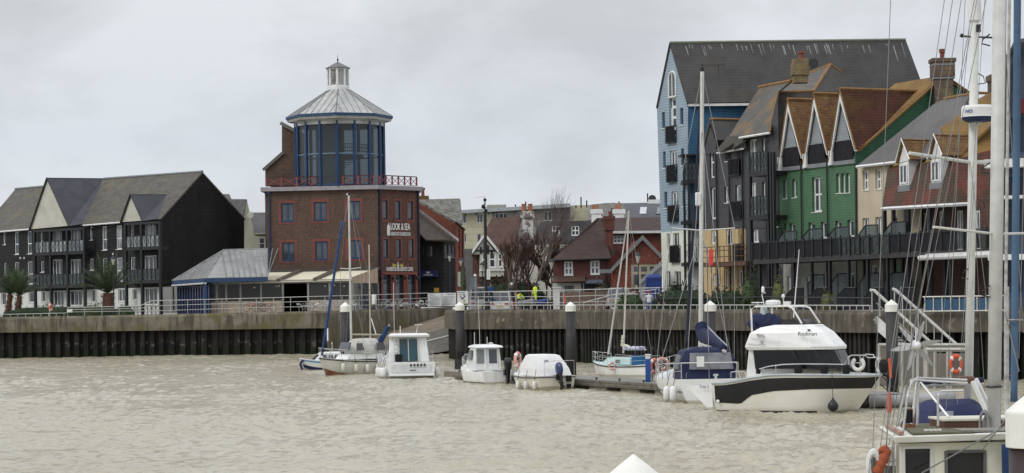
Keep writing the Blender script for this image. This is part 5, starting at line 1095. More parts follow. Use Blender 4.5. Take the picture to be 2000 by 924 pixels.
def dormer_house():
    P=PR.sh(.9); B=thing('tile_hung_house','red and brown tile-hung house with two white dormers and orange lichened roof','house',base(P,1790))
    # mansard face, leaning
    bl,br=P.pt(1722.6,404.5,.6),P.pt(1849.5,397,.6); tl,tr_=P.pt(1733.6,329,-.5),P.pt(1862,312,-.5)
    mt=M('patchy_mansard_tile',(.14,.048,.036),(.07,.043,.033),scale=1.1,rough=.9,bands=.19,bandk=.62,jit=.25,stain=(.55,(.075,.055,.04),.45,.6))
    mb=MB(); mb.slab([bl,br,tr_,tl],.2); r2=onp(1945,392,(br,Vector((.15,-1,0)))); mb.slab([br,r2,onp(1945,290,(tr_,Vector((.15,-1,0)))),tr_],.2); mb.build('tile_hung_mansard',mt,B)
    gold=bpy.data.materials['golden_lichen_roof']
    mb=MB(); up=NB*7+Vector((0,0,5.4)); mb.slab([tl,tr_,tr_+up,tl+up*.35],.15); a=onp(1838,250,(tr_,Vector((.15,-1,0)))); 
    mb.slab([tr_,onp(1945,292,(tr_,Vector((.15,-1,0)))),at(1945,174,150),at(1907,195,152),at(1838,250,146)],.15); mb.build('roof',gold,B)
    mb=MB(); mb.tube([bl+Vector((0,0,-.12)),br+Vector((0,0,-.12)),r2+Vector((0,0,-.12))],.12,5); mb.build('white_cornice',white,B)
    for k,(apx,l,r,wn,rb) in enumerate((((1765,271),(1753.5,318),(1781,311),(1757,321,1771.5,359),(1822,262)),((1828,262),(1816,311),(1845,303),(1818.5,314,1833.7,354),(1890,255)))):
        Q=P.sh(.25); pl_,pa,pr_=Q.pt(*l),Q.pt(*apx),Q.pt(*r)
        cheek=MB(); a=Q.rect(wn); cheek.pbox(Q,a[0]-.12,a[1]-.15,a[2]+.12,a[3]+.3,-1.6,-.06); cheek.build('dormer_cheek',white,B)
        mb=MB(); mb.prism([Q.pt(l[0]+1.5,l[1]),pa+Vector((0,0,-.15)),Q.pt(r[0]-5,r[1]+2)],PR.n*-.25); mb.build('dormer_gable',M('white_shiplap',(.70,.70,.68),bands=.14,bandk=.85) if k==0 else bpy.data.materials['white_shiplap'],B)
        window(Q,wn,B,2,None,fw=.1,rev=.08,sill=False); 
        mb=MB(); mb.pbox(Q,a[0]-.25,a[1]-.5,a[2]+.25,a[1]-.1,-.9,.0); mb.build('dormer_apron',lead,B)
        D=NB*6.0; mb=MB(); mb.slab([pr_+PR.n*.15,pa+PR.n*.15,pa+D,pr_+NB*1.4],.12).slab([pa+PR.n*.15,pl_+PR.n*.15,pl_+NB*1.4,pa+D],.12); mb.build('dormer_roof',lichen,B)
        mb=MB(); mb.tube([pl_+PR.n*.2,pa+PR.n*.2,pr_+PR.n*.2],.05,4); mb.build('bargeboard',white,B)
        mb=MB(); x0=P.pt(wn[0]-13,wn[1]+4,.1); x1=P.pt(wn[0]-2,wn[1]+1,.1); mb.slab([x0,x1,x1+NB*.6+Vector((0,0,.7)),x0+NB*.6+Vector((0,0,.7))],.1); mb.build('lichen_shelf',gold,B)
    # recessed ground storeys in brown brick
    W=PR.sh(-.2); hs=[(1803.5,414.6,1816.5,485),(1834,412,1843,483),(1868,411,1881,488),(1905,410,1914,488),(1782,418,1790,460)]
    wb=M('dark_brown_brick',(.10,.05,.036),(.07,.038,.03),fine=(6,(.14,.08,.06),.5,.7),bands=.3,bandk=.85)  # plain dark brown brick with lighter specks
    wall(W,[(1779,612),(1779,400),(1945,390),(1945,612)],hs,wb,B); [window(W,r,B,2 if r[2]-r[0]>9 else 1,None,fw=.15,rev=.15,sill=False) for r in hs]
    mb=MB(); 
    for px in (1738,1755.5,1780,1785,1827,1855): u=P.uz(px,450)[0]; mb.pbox(P,u-.11,GZ,u+.11,bl.z-.1,.3,.5)
    mb.build('posts',blackmetal,B)
    # long white awning box
    V=PR.sh(3.4); a=V.rect((1796,501,1945,508)); 
    z=V.uz(1796,504)[1]; mb=MB(); mb.tube([V.w(a[0],z),V.w(a[2]+3,z)],.17,8); mb.pbox(V,a[0]+.5,z+.05,a[2]+3,z+.25,-.9,-.1); mb.build('awning_cassette',M('white_awning_box',(.62,.62,.60)),B)
dormer_house()
def walkway():
    P=PR.sh(3.2); B=thing('raised_walkway','black raised timber walkway with solid balcony panels running along the coloured terrace','walkway',base(P,1650))
    def ty(px): return 473-(px-1470)*.0515
    def by(px): return 506-(px-1470)*.046
    z0=P.uz(1650,by(1650))[1]; z1=P.uz(1650,ty(1650))[1]; u0=P.uz(1470,500)[0]; u1=P.uz(1950,480)[0]
    mb=MB(); mb.pbox(P,u0,z0-.35,u1,z0-.05,-3.0,0); mb.build('deck',M('black_stained_beam',(.03,.028,.028),(.05,.045,.045),scale=2),B)
    pxs=[]; x=1470
    mb=MB(); n=int((u1-u0)/1.15)
    for k in range(n+1):
        u=u0+(u1-u0)*k/n; mb.pbox(P,u-.06,z0-.05,u+.06,z1+.12,-.06,.06)
    mb.pbox(P,u0,z1-.05,u1,z1+.02,-.04,.05); mb.build('railing_posts',blackmetal,B)
    us=[(1470,1636,'p'),(1636,1737,'x'),(1737,1870,'p'),(1870,1950,'x')]
    for a,b,t in us:
        ua,ub=P.uz(a,490)[0],P.uz(b,480)[0]
        if t=='p': m=MB(); m.pbox(P,ua,z0,ub,z1-.06,-.03,-.01); m.build('solid_panel',blackpanel,B)
        else: xrail(P,ua,ub,z0,z1-.06,B,off=0,nb=int((ub-ua)/.9),panel=Mglass('clear_railing_glass',(.6,.65,.65),.6,.1) if a==1636 else bpy.data.materials['clear_railing_glass'],name='glass_railing')
    mb=MB(); m=n//2
    for k in range(0,n+1,2):
        u=u0+(u1-u0)*(k+.5)/n; mb.pbox(P,u-.1,GZ-.3,u+.1,z0-.35,-.35,-.15)
        if k%4==0: mb.pbox(P,u+.4,GZ-.3,u+.55,z0-.35,-2.8,-2.6)
    mb.build('support_posts',blackmetal,B)
    # privacy screens: standing across the deck, chamfered
    def scr(px0,y0,px1,y1,nm,zb,parent):
        a=P.rect((px0,y0,px1,y1)); zt=a[3]; o=-1.6; c=.35*(a[2]-a[0])
        pts=[P.w(a[0],zb,o),P.w(a[2],zb,o),P.w(a[2],zt,o),P.w(a[0]+c,zt,o),P.w(a[0],zt-.6,o)]
        m=MB(); m.tube(pts+[pts[0]],.05,4).tube([P.w((a[0]+c),zb,o),P.w(a[0]+c,zt,o)],.045,4); ob=m.build('privacy_screen_frame',blackmetal,parent)
        m=MB(); m.prism(pts,P.n*-.02); m.build('screen_glass',screen,ob)
    for r in ((1481,452,1518,474),(1528,447,1568,470),(1578,444,1619,467),(1637.5,440,1674.5,462),(1686,434,1729,460)): scr(*r,'s',z0,B)
    for r in ((1540,537,1571,590),(1585,535,1621,590),(1640,534,1677,590),(1688,533,1729,590)): scr(*r,'s',GZ,B)
    # dark garden stair flanks
    for k,px in enumerate((1476,1532,1580,1634,1688,1750)):
        Q=PR.sh(6.0); a=Q.pt(px,579); b=Q.pt(px+17,562); c=Q.pt(px+36,562); m=MB()
        pts=[Vector((a.x,a.y,3.3)),a,b,c,Vector((c.x,c.y,3.3))]; m.prism(pts,PR.n*-.08); m.build('stair_flank',blackpanel,B); m=MB(); m.tube([a,b,c],.04,4); m.build('stair_handrail',blackmetal,B)
    Q=PR.sh(9.0); a=Q.rect((1466,578,1740,600)); m=MB(); m.pbox(Q,a[0],2.6,a[2],3.75,-.15,0); m.build('black_boundary_wall',blackpanel,B)
    # potted palm and agave on the walkway
    return B
walkway()
def far_right():
    P=Pl(1944,118,-3); B=thing('modern_block','slate-blue modern apartment building with curved roof and white balcony bands at the right edge','apartment block',base(P,1980))
    body=M('slate_blue_cladding',(.05,.065,.095),(.04,.055,.08),bands=.6,bandk=.85); dk=M('dark_navy_glass',(.015,.02,.04),rough=.15)
    wall(P,[(1945,620),(1945,210),(1962,125),(1985,88),(2080,70),(2080,620)],[(1962,228,2060,300),(1962,345,2060,385),(1962,400,2060,455),(1958,520,2060,575)],body,B,rev=.5,th=6)
    for r in ((1962,228,2060,300),(1962,345,2060,385),(1962,400,2060,455),(1958,520,2060,575)): window(P,r,B,5,None,fm=darkblue2,gm=dk,fw=.12,rev=.5,sill=False)
    for r in ((1928,312,2070,328),(1945,383,2070,389),(1935,497,2070,508)):
        a=P.rect(r); m=MB(); m.pbox(P,a[0],a[1],a[2],a[3],.02,1.3); m.build('white_balcony_band',white,B)
    m=MB(); m.tube([P.pt(1945,214,.5),P.pt(1962,124,.5),P.pt(1985,86,.5),P.pt(2080,68,.5)],.25,6); m.build('curved_roof_edge',M('dark_slate_edge',(.05,.055,.065)),B)
    a=P.rect((1990,193,2070,221)); m=MB(); m.pbox(P,a[0],a[1],a[2],a[3],.1,.15); m.build('maroon_sign',M('maroon',(.10,.015,.02)),B)
far_right()
# blue boards on the quay edge, with white rail
bb=thing('quay_barrier','row of blue boards behind a white rail on the quay top right of the steps','barrier',ptz(1870,114.5,3.6)); m=MB(); r_=MB()
L0,L1=ptz(1806,115.6,0),ptz(1960,113.6,0)
z0=at(1806,610,115.6).z; z1=at(1806,580,115.6).z
for k in range(9):
    a=L0.lerp(L1,k/9+.01); b=L0.lerp(L1,(k+1)/9-.01)
    m.hexa([a+Vector((0,0,z0+.1)),b+Vector((0,0,z0+.1)),b+Vector((0,.05,z0+.1)),a+Vector((0,.05,z0+.1))],[a+Vector((0,0,z1-.1)),b+Vector((0,0,z1-.1)),b+Vector((0,.05,z1-.1)),a+Vector((0,.05,z1-.1))])
    r_.tube([L0.lerp(L1,k/9)+Vector((0,-.05,z0)),L0.lerp(L1,k/9)+Vector((0,-.05,z1))],.03,5)
for z in (z1,z0+.05): r_.tube([L0+Vector((-.1,-.05,z)),L1+Vector((0,-.05,z))],.035,5)
m.build('blue_board',M('sea_blue_board',(.03,.09,.17),(.025,.075,.14),scale=1.5),bb); r_.build('white_rail',alu,bb)
# ------------------------------------------------------------------ piles, pontoon, steps
def pile(px,ytop,ywl,wpx,label,cat='mooring pile',group=None,d=None,dark=None):
    if d is None: d=onz(px,ywl).y
    c=at(px,ytop,d); r=wpx/2*d/F; x,y=c.x,c.y; zt=c.z; ch=r*.82; cb=r*1.9
    o=thing('mooring_pile',label,cat,(x,y,-.5),group)
    mb=MB(); mb.lathe((x,y,0),[(r*.93,-.6),(r*.93,zt-cb)],24); mb.build('shaft',dark or pileblack,o,smooth=True).data
    mb=MB(); mb.lathe((x,y,0),[(r*1.02,zt-cb),(r*1.02,zt-ch-.01),(r*1.0,zt-ch+.01),(r*.55,zt-ch*.5),(r*.06,zt-.01),(.002,zt)],24); mb.build('cap',pilecap,o,bevel=.01)
    return o
for c in (('white-capped black pile left of the slipway, behind the stained sailing boat',674,590,716,20.5),):
    pile(c[1],c[2],c[3],c[4],c[0],group='black piles with white conical caps',d=150)
pile(898,589,712,18.5,'white-capped black pile at the corner between slipway and right-hand quay',group='black piles with white conical caps')
pile(1114,589,735,20.5,'white-capped black pile rising behind the boat with the white canopy',group='black piles with white conical caps')
pile(1387,587,750,22.5,'white-capped black pile beside the tall mast with the navy sail cover',group='black piles with white conical caps')
pile(1741,585,780,25.5,'black pile with white conical cap in front of the quay steps',group='black piles with white conical caps',d=97)
pile(1237,887,0,118,'big white pile cap poking into the bottom edge of the river view',group='large near piles',d=26)
pile(2029,752,0,128,'big near pile with white cap and black shaft at the bottom right corner',group='large near piles',d=23,dark=M('dark_maroon_pile',(.025,.014,.016),(.035,.02,.02),rough=.5))
def pontoon():
    a=onz(1312,772.5); b=onz(868,742.5); dr=(b-a).normalized(); nrm=Vector((-dr.y,dr.x,0)); 
    if nrm.y<0: nrm=-nrm
    a=a-dr*16; W=2.5; Ln=(b-a).length; o=thing('pontoon','weathered timber floating pontoon that the small boats are moored to','pontoon',(a.x,a.y,0))
    mb=MB(); n=int(Ln/.16)
    for k in range(n):
        p=a+dr*(k*.16); q=a+dr*(k*.16+.145); mb.hexa([p+Vector((0,0,.46)),q+Vector((0,0,.46)),q+nrm*W+Vector((0,0,.46)),p+nrm*W+Vector((0,0,.46))],[p+Vector((0,0,.50)),q+Vector((0,0,.50)),q+nrm*W+Vector((0,0,.50)),p+nrm*W+Vector((0,0,.50))])
    mb.build('deck_planks',M('grey_deck_planks',(.23,.225,.21),(.16,.155,.14),scale=1.5,rough=.9,jit=.15),o)
    mb=MB()
    for off in (-.03,W-.03):
        p=a+nrm*off; q=b+nrm*off; mb.hexa([p+Vector((0,0,.2)),q+Vector((0,0,.2)),q+nrm*.07+Vector((0,0,.2)),p+nrm*.07+Vector((0,0,.2))],[x+Vector((0,0,.245)) for x in (p,q,q+nrm*.07,p+nrm*.07)])
    for z0,z1 in ((.26,.36),(.38,.48)):
        p=a-nrm*.03; q=b-nrm*.03; mb.hexa([p+Vector((0,0,z0)),q+Vector((0,0,z0)),q+nrm*.07+Vector((0,0,z0)),p+nrm*.07+Vector((0,0,z0))],[x+Vector((0,0,z1-z0)) for x in (p+Vector((0,0,z0)),q+Vector((0,0,z0)),q+nrm*.07+Vector((0,0,z0)),p+nrm*.07+Vector((0,0,z0)))])
    mb.build('side_timbers',wood,o)
    s=1.5
    while s<Ln-2:
        m=MB(); p=a+dr*s+nrm*.1; q=p+dr*2.0; m.hexa([x+Vector((0,0,-.25)) for x in (p,q,q+nrm*2.2,p+nrm*2.2)],[x+Vector((0,0,.25)) for x in (p,q,q+nrm*2.2,p+nrm*2.2)]); m.build('float',M('concrete_float',(.26,.24,.19),(.16,.15,.11),scale=2) if s==1.5 else bpy.data.materials['concrete_float'],o); s+=3.6
    s=1.0; 
    while s<Ln:
        m=MB(); p=a+dr*s+nrm*.18+Vector((0,0,.5)); m.box(p+Vector((0,0,.03)),(.08,.08,.07)); m.tube([p+dr*-.14+Vector((0,0,.09)),p+dr*.14+Vector((0,0,.09))],.025,5); m.build('mooring_cleat',blackmetal,o); s+=2.6
    return a,b,dr,nrm
PA,PB_,PD,PN=pontoon()
# service pillar, lifebuoys on the pontoon
def lifebuoy(c,R,ax,mat,label,name='lifebuoy',group=None,band=white):
    o=thing(name,label,'lifebuoy',Vector((c.x,c.y,c.z-R)),group); m=MB(); m.torus(c,R*.78,R*.24,ax,24,8); b=m.build('ring',mat,o,smooth=True)
    m=MB()
    for k in range(4): m.torus(c,R*.78,R*.26,ax,3,8,arc=.35,a0=.6+k*PI/2)
    m.build('bands',band,b); return o
UPX=Matrix.Rotation(PI/2,3,'X')
c=at(1263,707,104); p=thing('service_pillar','blue and white electricity pillar on the pontoon','service pillar',ptz(1264,104,.5)); z1=at(1264,692,104).z
m=MB(); m.box((p.location.x,p.location.y,(.5+z1-.22)/2),(.24,.3,z1-.22-.5)); m.build('blue_body',M('royal_blue_plastic',(.02,.07,.25)),p,bevel=.02); m=MB(); m.box((p.location.x,p.location.y,z1-.13),(.22,.28,.18)).box((p.location.x,p.location.y,z1-.02),(.27,.33,.05)); m.build('white_head',white,p,bevel=.02)
lifebuoy(at(1278,715,104.5),.38,UPX@Matrix.Rotation(.5,3,'Y')@Matrix.Diagonal((.62,1,1)),M('red_orange_buoy',(.50,.10,.05),(.6,.3,.25),scale=3),'red-orange lifebuoy hanging right beside the blue pontoon pillar')
lifebuoy(at(1293,711,105.5),.33,UPX,pink,'faded pink lifebuoy, right one of the two on the pontoon')
q=thing('buoy_rack','pale wooden frame holding the lifebuoys on the pontoon','rack',ptz(1286,105,.5)); m=MB()
for px in (1272,1288,1299): m.tube([ptz(px,105,.5),ptz(px,105,1.5)],.035,5)
m.tube([ptz(1270,105,1.42),ptz(1300,105,1.42)],.03,5); m.build('frame',wood,q)
lifebuoy(at(1011,703,113),.42,UPX@Matrix.Rotation(.9,3,'Y')@Matrix.Diagonal((.6,1,1)),pink,'faded pink and white horseshoe lifebuoy beside the pilothouse boat')
m=MB(); m.tube([ptz(1012,113,.5),ptz(1012,113,1.7)],.03,5); m.build('buoy_post',wood,label='thin wooden post holding the pink lifebuoy by the pilothouse boat',cat='post')
m=MB(); m.box(at(898,712,133.0)+Vector((0,0,0)),(.6,.45,.55)); m.build('pontoon_box',M('dark_grey_plastic',(.04,.04,.042)),label='dark grey storage box at the foot of the slipway pile',cat='box')
# quay steps and pile cage
def steps():
    d0=113.5; o=thing('quay_steps','steel quay steps with two sloping white handrails going down to a landing','steps',ptz(1790,d0,0))
    def p(px,py,d): return at(px,py,d)
    near=d0-1.6; m=MB()
    m.tube([p(1699,567,near),p(1707,567,near),p(1825.5,676,near)],.075,8).tube([p(1743,564,d0),p(1750,567,d0),p(1873,677,d0)],.075,8); m.build('handrail',M('white_handrail',(.62,.62,.60)),o)
    m=MB()
    for k in range(8):
        x=1703+k*15.5; y=570+max(0,(x-1707))*.92; dd=near; yb=610+max(0,(x-1707))*.75
        m.tube([p(x,y,dd),p(x,min(yb,690),dd)],.03,5)
        x+=44; y=567+max(0,(x-1750))*.89; m.tube([p(x,y,d0),p(x,min(yb-2,690),d0)],.03,5)
    m.tube([p(1712,592,near),p(1815,684,near)],.025,4); m.build('balusters',steel,o)
    m=MB()
    for dd in (near,d0):
        a,b=p(1709,617,dd),p(1812,706,dd); m.hexa([a+Vector((0,0,-.35)),b+Vector((0,0,-.35)),b+Vector((0,.06,-.35)),a+Vector((0,.06,-.35))],[a,b,b+Vector((0,.06,0)),a+Vector((0,.06,0))])
    m.build('stringer',M('grey_steel_stringer',(.30,.29,.27)),o)
    m=MB(); a,b=p(1713,617,near-.08),p(1732,634,near-.08); m.hexa([a+Vector((0,0,-.75)),b+Vector((0,0,-.75)),b+Vector((0,.03,-.75)),a+Vector((0,.03,-.75))],[a,b,b+Vector((0,.03,0)),a+Vector((0,.03,0))]); m.build('white_board',white,o)
    for k in range(17):
        t=(k+.5)/17; a=p(1709,617,near).lerp(p(1812,706,near),t); b=p(1709,617,d0).lerp(p(1812,706,d0),t); b=Vector((a.x+(b.x-a.x)*.9,b.y,a.z)); m=MB(); w=.28
        m.hexa([a+Vector((-w/2,0,-.16)),a+Vector((w/2,0,-.16)),b+Vector((w/2,0,-.16)),b+Vector((-w/2,0,-.16))],[a+Vector((-w/2,0,-.11)),a+Vector((w/2,0,-.11)),b+Vector((w/2,0,-.11)),b+Vector((-w/2,0,-.11))]); m.build('tread',steel,o)
    # landing cage
    c=thing('landing_cage','grey steel cage of mesh panels and doors on the landing stage below the quay steps','cage',ptz(1800,108,0))
    fr=M('pale_grey_frame',(.42,.41,.38),(.33,.32,.29),scale=2,rough=.6); d=108.0; d2=105.5
    m=MB()
    for px in (1717,1741,1762,1784,1806): m.tube([p(px,672,d),p(px,766,d)],.07,4)
    m.tube([p(1716,674,d),p(1890,674,d)],.09,4).tube([p(1716,764,d),p(1812,764,d)],.07,4)
    for px in (1810,1826,1851,1857,1888): m.tube([p(px,683,d2),p(px,775,d2)],.08,4)
    m.tube([p(1808,683,d2),p(1890,683,d2)],.1,4); m.build('frame',fr,c)
    mesh=Mglass('fine_steel_mesh',(.42,.39,.34),.35,.7,.62)
    for k,(x0,x1,y0,y1,dd) in enumerate(((1718,1740,675,763,d),(1742,1761,675,763,d),(1763,1783,675,763,d),(1785,1805,675,763,d),(1812,1825,685,770,d2),(1828,1850,690,770,d2),(1859,1887,690,770,d2))):
        g=MB(); g.prism([p(x0,y0,dd),p(x1,y0,dd),p(x1,y1,dd),p(x0,y1,dd)],Vector((0,.02,0))); g.build('mesh_panel',mesh,c)
    g=MB()
    for y in range(695,760,5): g.tube([p(1833,y,d2+.8),p(1845,y,d2+.8)],.04,4)
    for x in (1833,1845): g.tube([p(x,690,d2+.8),p(x,765,d2+.8)],.05,4)
    g.build('inner_ladder',steel,c)
    g=MB(); g.prism([p(1747,688,d-.05),p(1753,688,d-.05),p(1753,702,d-.05),p(1747,702,d-.05)],Vector((0,.02,0))); g.build('notice',white,c)
    g=MB(); g.box(p(1800,771,107)+Vector((0,1.2,-.2)),(8.2,4.5,.4)); g.build('landing_stage',conc2,c)
    lifebuoy(p(1867,711,d2-.35),.47,UPX@Matrix.Diagonal((.7,1,1)),M('orange_ring',(.62,.10,.04)),'bright orange lifebuoy hanging on the mesh gate below the quay steps')
steps()
# ------------------------------------------------------------------ boats
class Boat:
    def __init__(s,name,label,cat,px,wl,rz,L,B,zs,transom=.8,rake=.35,wlf=.82,keel=.35,group=None,full=2.3,anchor=.5,mid=.42,rise=0):
        s.L,s.B=L,B; a=math.radians(rz); g=onz(px,wl); s.rz=a; h=Vector((math.cos(a),math.sin(a),0)); o=g-h*(L*anchor); s.o=o
        s.root=thing(name,label,cat,o,group,a); s.zs=zs; s.tr=transom; s.rake=rake; s.wlf=wlf; s.keel=keel; s.full=full; s.mid=mid; s.rise=rise
    def hb(s,t):
        if t<s.mid: return s.B/2*(s.tr+(1-s.tr)*math.sin(PI/2*t/s.mid))
        return s.B/2*max(0.0,1-((t-s.mid)/(1-s.mid))**s.full)
    def z(s,t):
        a,b,c=s.zs; # stern, mid, bow
        return a*(1-t)*(1-2*t)+b*4*t*(1-t)+c*t*(2*t-1)
    def P(s,t,q,side=1,off=0.0):   # q: 0 sheer .. .7 chine .. 1 keel
        hb=s.hb(t); zd=s.z(t); tb=max(0,(t-.55)/.45)
        zc=-.08+.45*zd*tb**2; wf=s.wlf*(1-.45*tb)
        if q<=.7: k=q/.7; y=hb*(1+(wf-1)*k**1.6); z=zd+(zc-zd)*k
        else: k=(q-.7)/.3; y=hb*wf*(1-k); z=zc+(-s.keel+s.rise*tb-zc)*k**.8
        x=s.L*t-s.rake*(tb**2)*(zd-z)/max(zd,.1)
        return Vector((x,side*(y+off),z))
    def hull(s,mat,deck,n=22,smooth=True,rub=None):
        m=MB(); rings=[]
        qs=[0,.1,.25,.4,.55,.7,.85,1]
        for i in range(n+1):
            t=(i/n)**.9; t=min(t,.999); rings.append([s.P(t,q,1) for q in qs]+[s.P(t,q,-1) for q in reversed(qs[:-1])])
        m.loft(rings,caps=False); r=rings[0]; m.poly(list(reversed(r))); h=m.build('hull',mat,s.root,local=True,smooth=False)
        for p in h.data.polygons: p.use_smooth=len(p.vertices)==4
        m=MB(); st=[]
        for i in range(n+1):
            t=min((i/n)**.9,.999); a=s.P(t,0,1); st.append([a+Vector((0,-.02,-.03)),Vector((a.x,0,a.z+.03)),Vector((a.x,-a.y+.02,a.z-.03))])
        m.loft(st,caps=False); m.build('deck',deck,s.root,local=True,smooth=True)
        if rub:
            m=MB()
            for sd in (1,-1): m.tube([s.P(min(i/n,.999),.06,sd,.02) for i in range(n+1)],.035,5)
            m.tube([s.P(0,.06,1,.02),s.P(0,.06,-1,.02)],.035,5)
            m.build('rubbing_strake',rub,s.root,local=True)
        return h
    def strip(s,q0,q1,mat,name='stripe',t0=0,t1=.99,off=.008,f=None,n=20,side=(1,-1)):
        m=MB()
        for sd in side:
            R=[]
            for i in range(n+1):
                t=t0+(t1-t0)*i/n; a,b=(f(t) if f else (q0,q1)); R.append([s.P(t,a+(b-a)*k/3,sd,off) for k in range(4)])
            m.loft(R,caps=False)
        return m.build(name,mat,s.root,local=True,smooth=True)
    def part(s,m,name,mat,parent=None,**k): return m.build(name,mat,parent or s.root,local=True,**k)
    def W(s,p): 
        c,sn=math.cos(s.rz),math.sin(s.rz); return s.o+Vector((p.x*c-p.y*sn,p.x*sn+p.y*c,p.z))
    def rail(s,t0,t1,h,name='guardrail',sides=(1,-1),n=8,r=.018,closed=False,inset=.1,mid=True,mat=None,posts=5):
        m=MB()
        for sd in sides:
            top=[]
            for i in range(n+1):
                t=t0+(t1-t0)*i/n; p=s.P(t,0,sd,-inset if s.hb(t)>inset else 0); top.append(p+Vector((0,0,h)))
            m.tube(top,r,5)
            if mid: m.tube([p-Vector((0,0,h*.5)) for p in top],r*.6,4)
            for k in range(posts+1):
                t=t0+(t1-t0)*k/posts; p=s.P(t,0,sd,-inset if s.hb(t)>inset else 0); m.tube([p,p+Vector((0,0,h))],r*.9,4)
        if closed:
            a=s.P(t1,0,1,0)+Vector((0,0,h)); b=s.P(t1,0,-1,0)+Vector((0,0,h)); m.tube([a,Vector((a.x+.12,0,a.z)),b],r,5)
        return s.part(m,name,mat or chrome)
    def loftbox(s,secs,name,mat,**k):
        """secs: list of (z, [(x,y)...port half], ) mirrored footprints"""
        m=MB(); rings=[]
        for z,pts in secs:
            zz=z if callable(z) else (lambda x,z=z:z)
            rings.append([Vector((x,y,zz(x))) for x,y in pts]+[Vector((x,-y,zz(x))) for x,y in reversed(pts)])
        m.loft(rings,closed=True); return s.part(m,name,mat,**k)
    def patch(s,pts,name,mat,off=.012,both=True,parent=None,r=0):
        m=MB()
        for sd in ((1,-1) if both else (1,)):
            q=[Vector((p[0],p[1]*sd,p[2])) for p in pts]; n=(q[1]-q[0]).cross(q[-1]-q[0]).normalized(); c=sum(q,Vector())/len(q)
            if n.y*sd<0 and abs(n.y)>.15: n=-n
            elif abs(n.y)<=.15 and n.x*(1 if c.x>s.L*.5 else -1)<0: n=-n
            m.prism([p+n*off for p in q],-n*(off+.02))
        return s.part(m,name,mat,parent)
    def fender(s,t,sd,L_=.5,r=.11,mat=None,label='',group='hanging fenders',drop=.1,parentlabel=None):
        p=s.W(s.P(t,.1,sd,.02+r)); z=p.z-drop-L_; m=MB(); o=thing('fender',label,'fender',(p.x,p.y,z),group)
        m.lathe((p.x,p.y,z),[(.02,0),(r*.7,.04),(r,.12),(r,L_-.12),(r*.7,L_-.04),(.03,L_)],12); m.build('body',mat or white,o,smooth=True)
        m=MB(); m.tube([Vector((p.x,p.y,z+L_)),s.W(s.P(t,0,sd,.0))+Vector((0,0,.3))],.012,4); m.build('line',rubber,o)
        return o
def outboard(b,x,y,z,cowl,leg=blackgloss,sc=1.0,tilt=0.0,label=None):
    """outboard engine hanging on the transom: cowl, leg, propeller"""
    R=Matrix.Rotation(tilt,3,'Y'); o=Vector((x,y,z))
    def T(p): return o+R@(Vector(p)*sc)
    m=MB(); prof=[(.13,.10,.12),(.20,.15,.2),(.24,.17,.42),(.22,.16,.60),(.14,.11,.70)]
    rings=[[T((-.3+a*math.cos(2*PI*k/12)*1.25,c*math.sin(2*PI*k/12),zz)) for k in range(12)] for a,c,zz in prof]
    m.loft(rings,closed=True); e=b.part(m,'outboard_engine',cowl,smooth=True,label=label)
    m=MB(); m.loft([[T((-.3+a,c,zz)) for a,c in ((-.1*w_,-.06*w_),(.12*w_,-.06*w_),(.12*w_,.06*w_),(-.1*w_,.06*w_))] for zz,w_ in ((.14,1.3),(-.2,1.0),(-.62,.7))],closed=True)
    m.box(T((-.34,0,-.32)),(.42*sc,.2*sc,.03)); m.box(T((-.12,0,.05)),(.2*sc,.22*sc,.3*sc)); m.tube([T((-.5,0,-.55)),T((-.15,0,-.55))],.055*sc,8); b.part(m,'leg',leg,e)
    m=MB(); 
    for k in range(3):
        a=k*2*PI/3; m.prism([T((-.52,0,-.55)),T((-.5,.12*math.cos(a),-.55+.12*math.sin(a))),T((-.54,.12*math.cos(a+.6),-.55+.12*math.sin(a+.6)))],R@Vector((.01,0,0)))
    b.part(m,'propeller',leg,e); return e
def rig(b,x,h0,h1,r,mat=alu,sp=None,lean=(0,0),wires=True,bowt=.98,name='mast',wr=.012,back=True,top=True):
    m=MB(); a=Vector((x,0,h0)); t=Vector((x+lean[0],lean[1],h1)); m.tube([a,t],r,8,r2=r*.8)
    mast=b.part(m,name,mat)
    if sp:
        m=MB(); 
        for z,w_ in sp:
            c=a.lerp(t,(z-h0)/(h1-h0))
            for sd in (1,-1): m.tube([c,c+Vector((-.05,sd*w_,.06))],.028,6)
        b.part(m,'spreader',mat,mast)
    if wires:
        m=MB(); bw=b.P(bowt,0,1); m.tube([t,Vector((bw.x,0,bw.z))],wr,4)
        if back: m.tube([t,Vector((.05,0,b.z(0)))],wr,4)
        for sd in (1,-1):
            c=b.P(x/b.L,0,sd,-.05); 
            if sp: 
                z,w_=sp[-1]; k=a.lerp(t,(z-h0)/(h1-h0))+Vector((-.05,sd*w_,.06)); m.tube([t,k,c],wr,4)
                m.tube([a.lerp(t,(z-h0)/(h1-h0)),c+Vector((-.4,0,0))],wr,4)
            else: m.tube([t,c],wr,4)
        b.part(m,'standing_rigging',wire,mast)
    if top:
        m=MB(); m.tube([t,t+Vector((0,0,.3))],.02,4).tube([t+Vector((.25,0,.1)),t+Vector((-.25,0,.1))],.015,4).lathe(t+Vector((0,0,.02)),[(.05,0),(.06,.1),(.02,.14)],8); b.part(m,'masthead_gear',blackmetal,mast)
    return mast
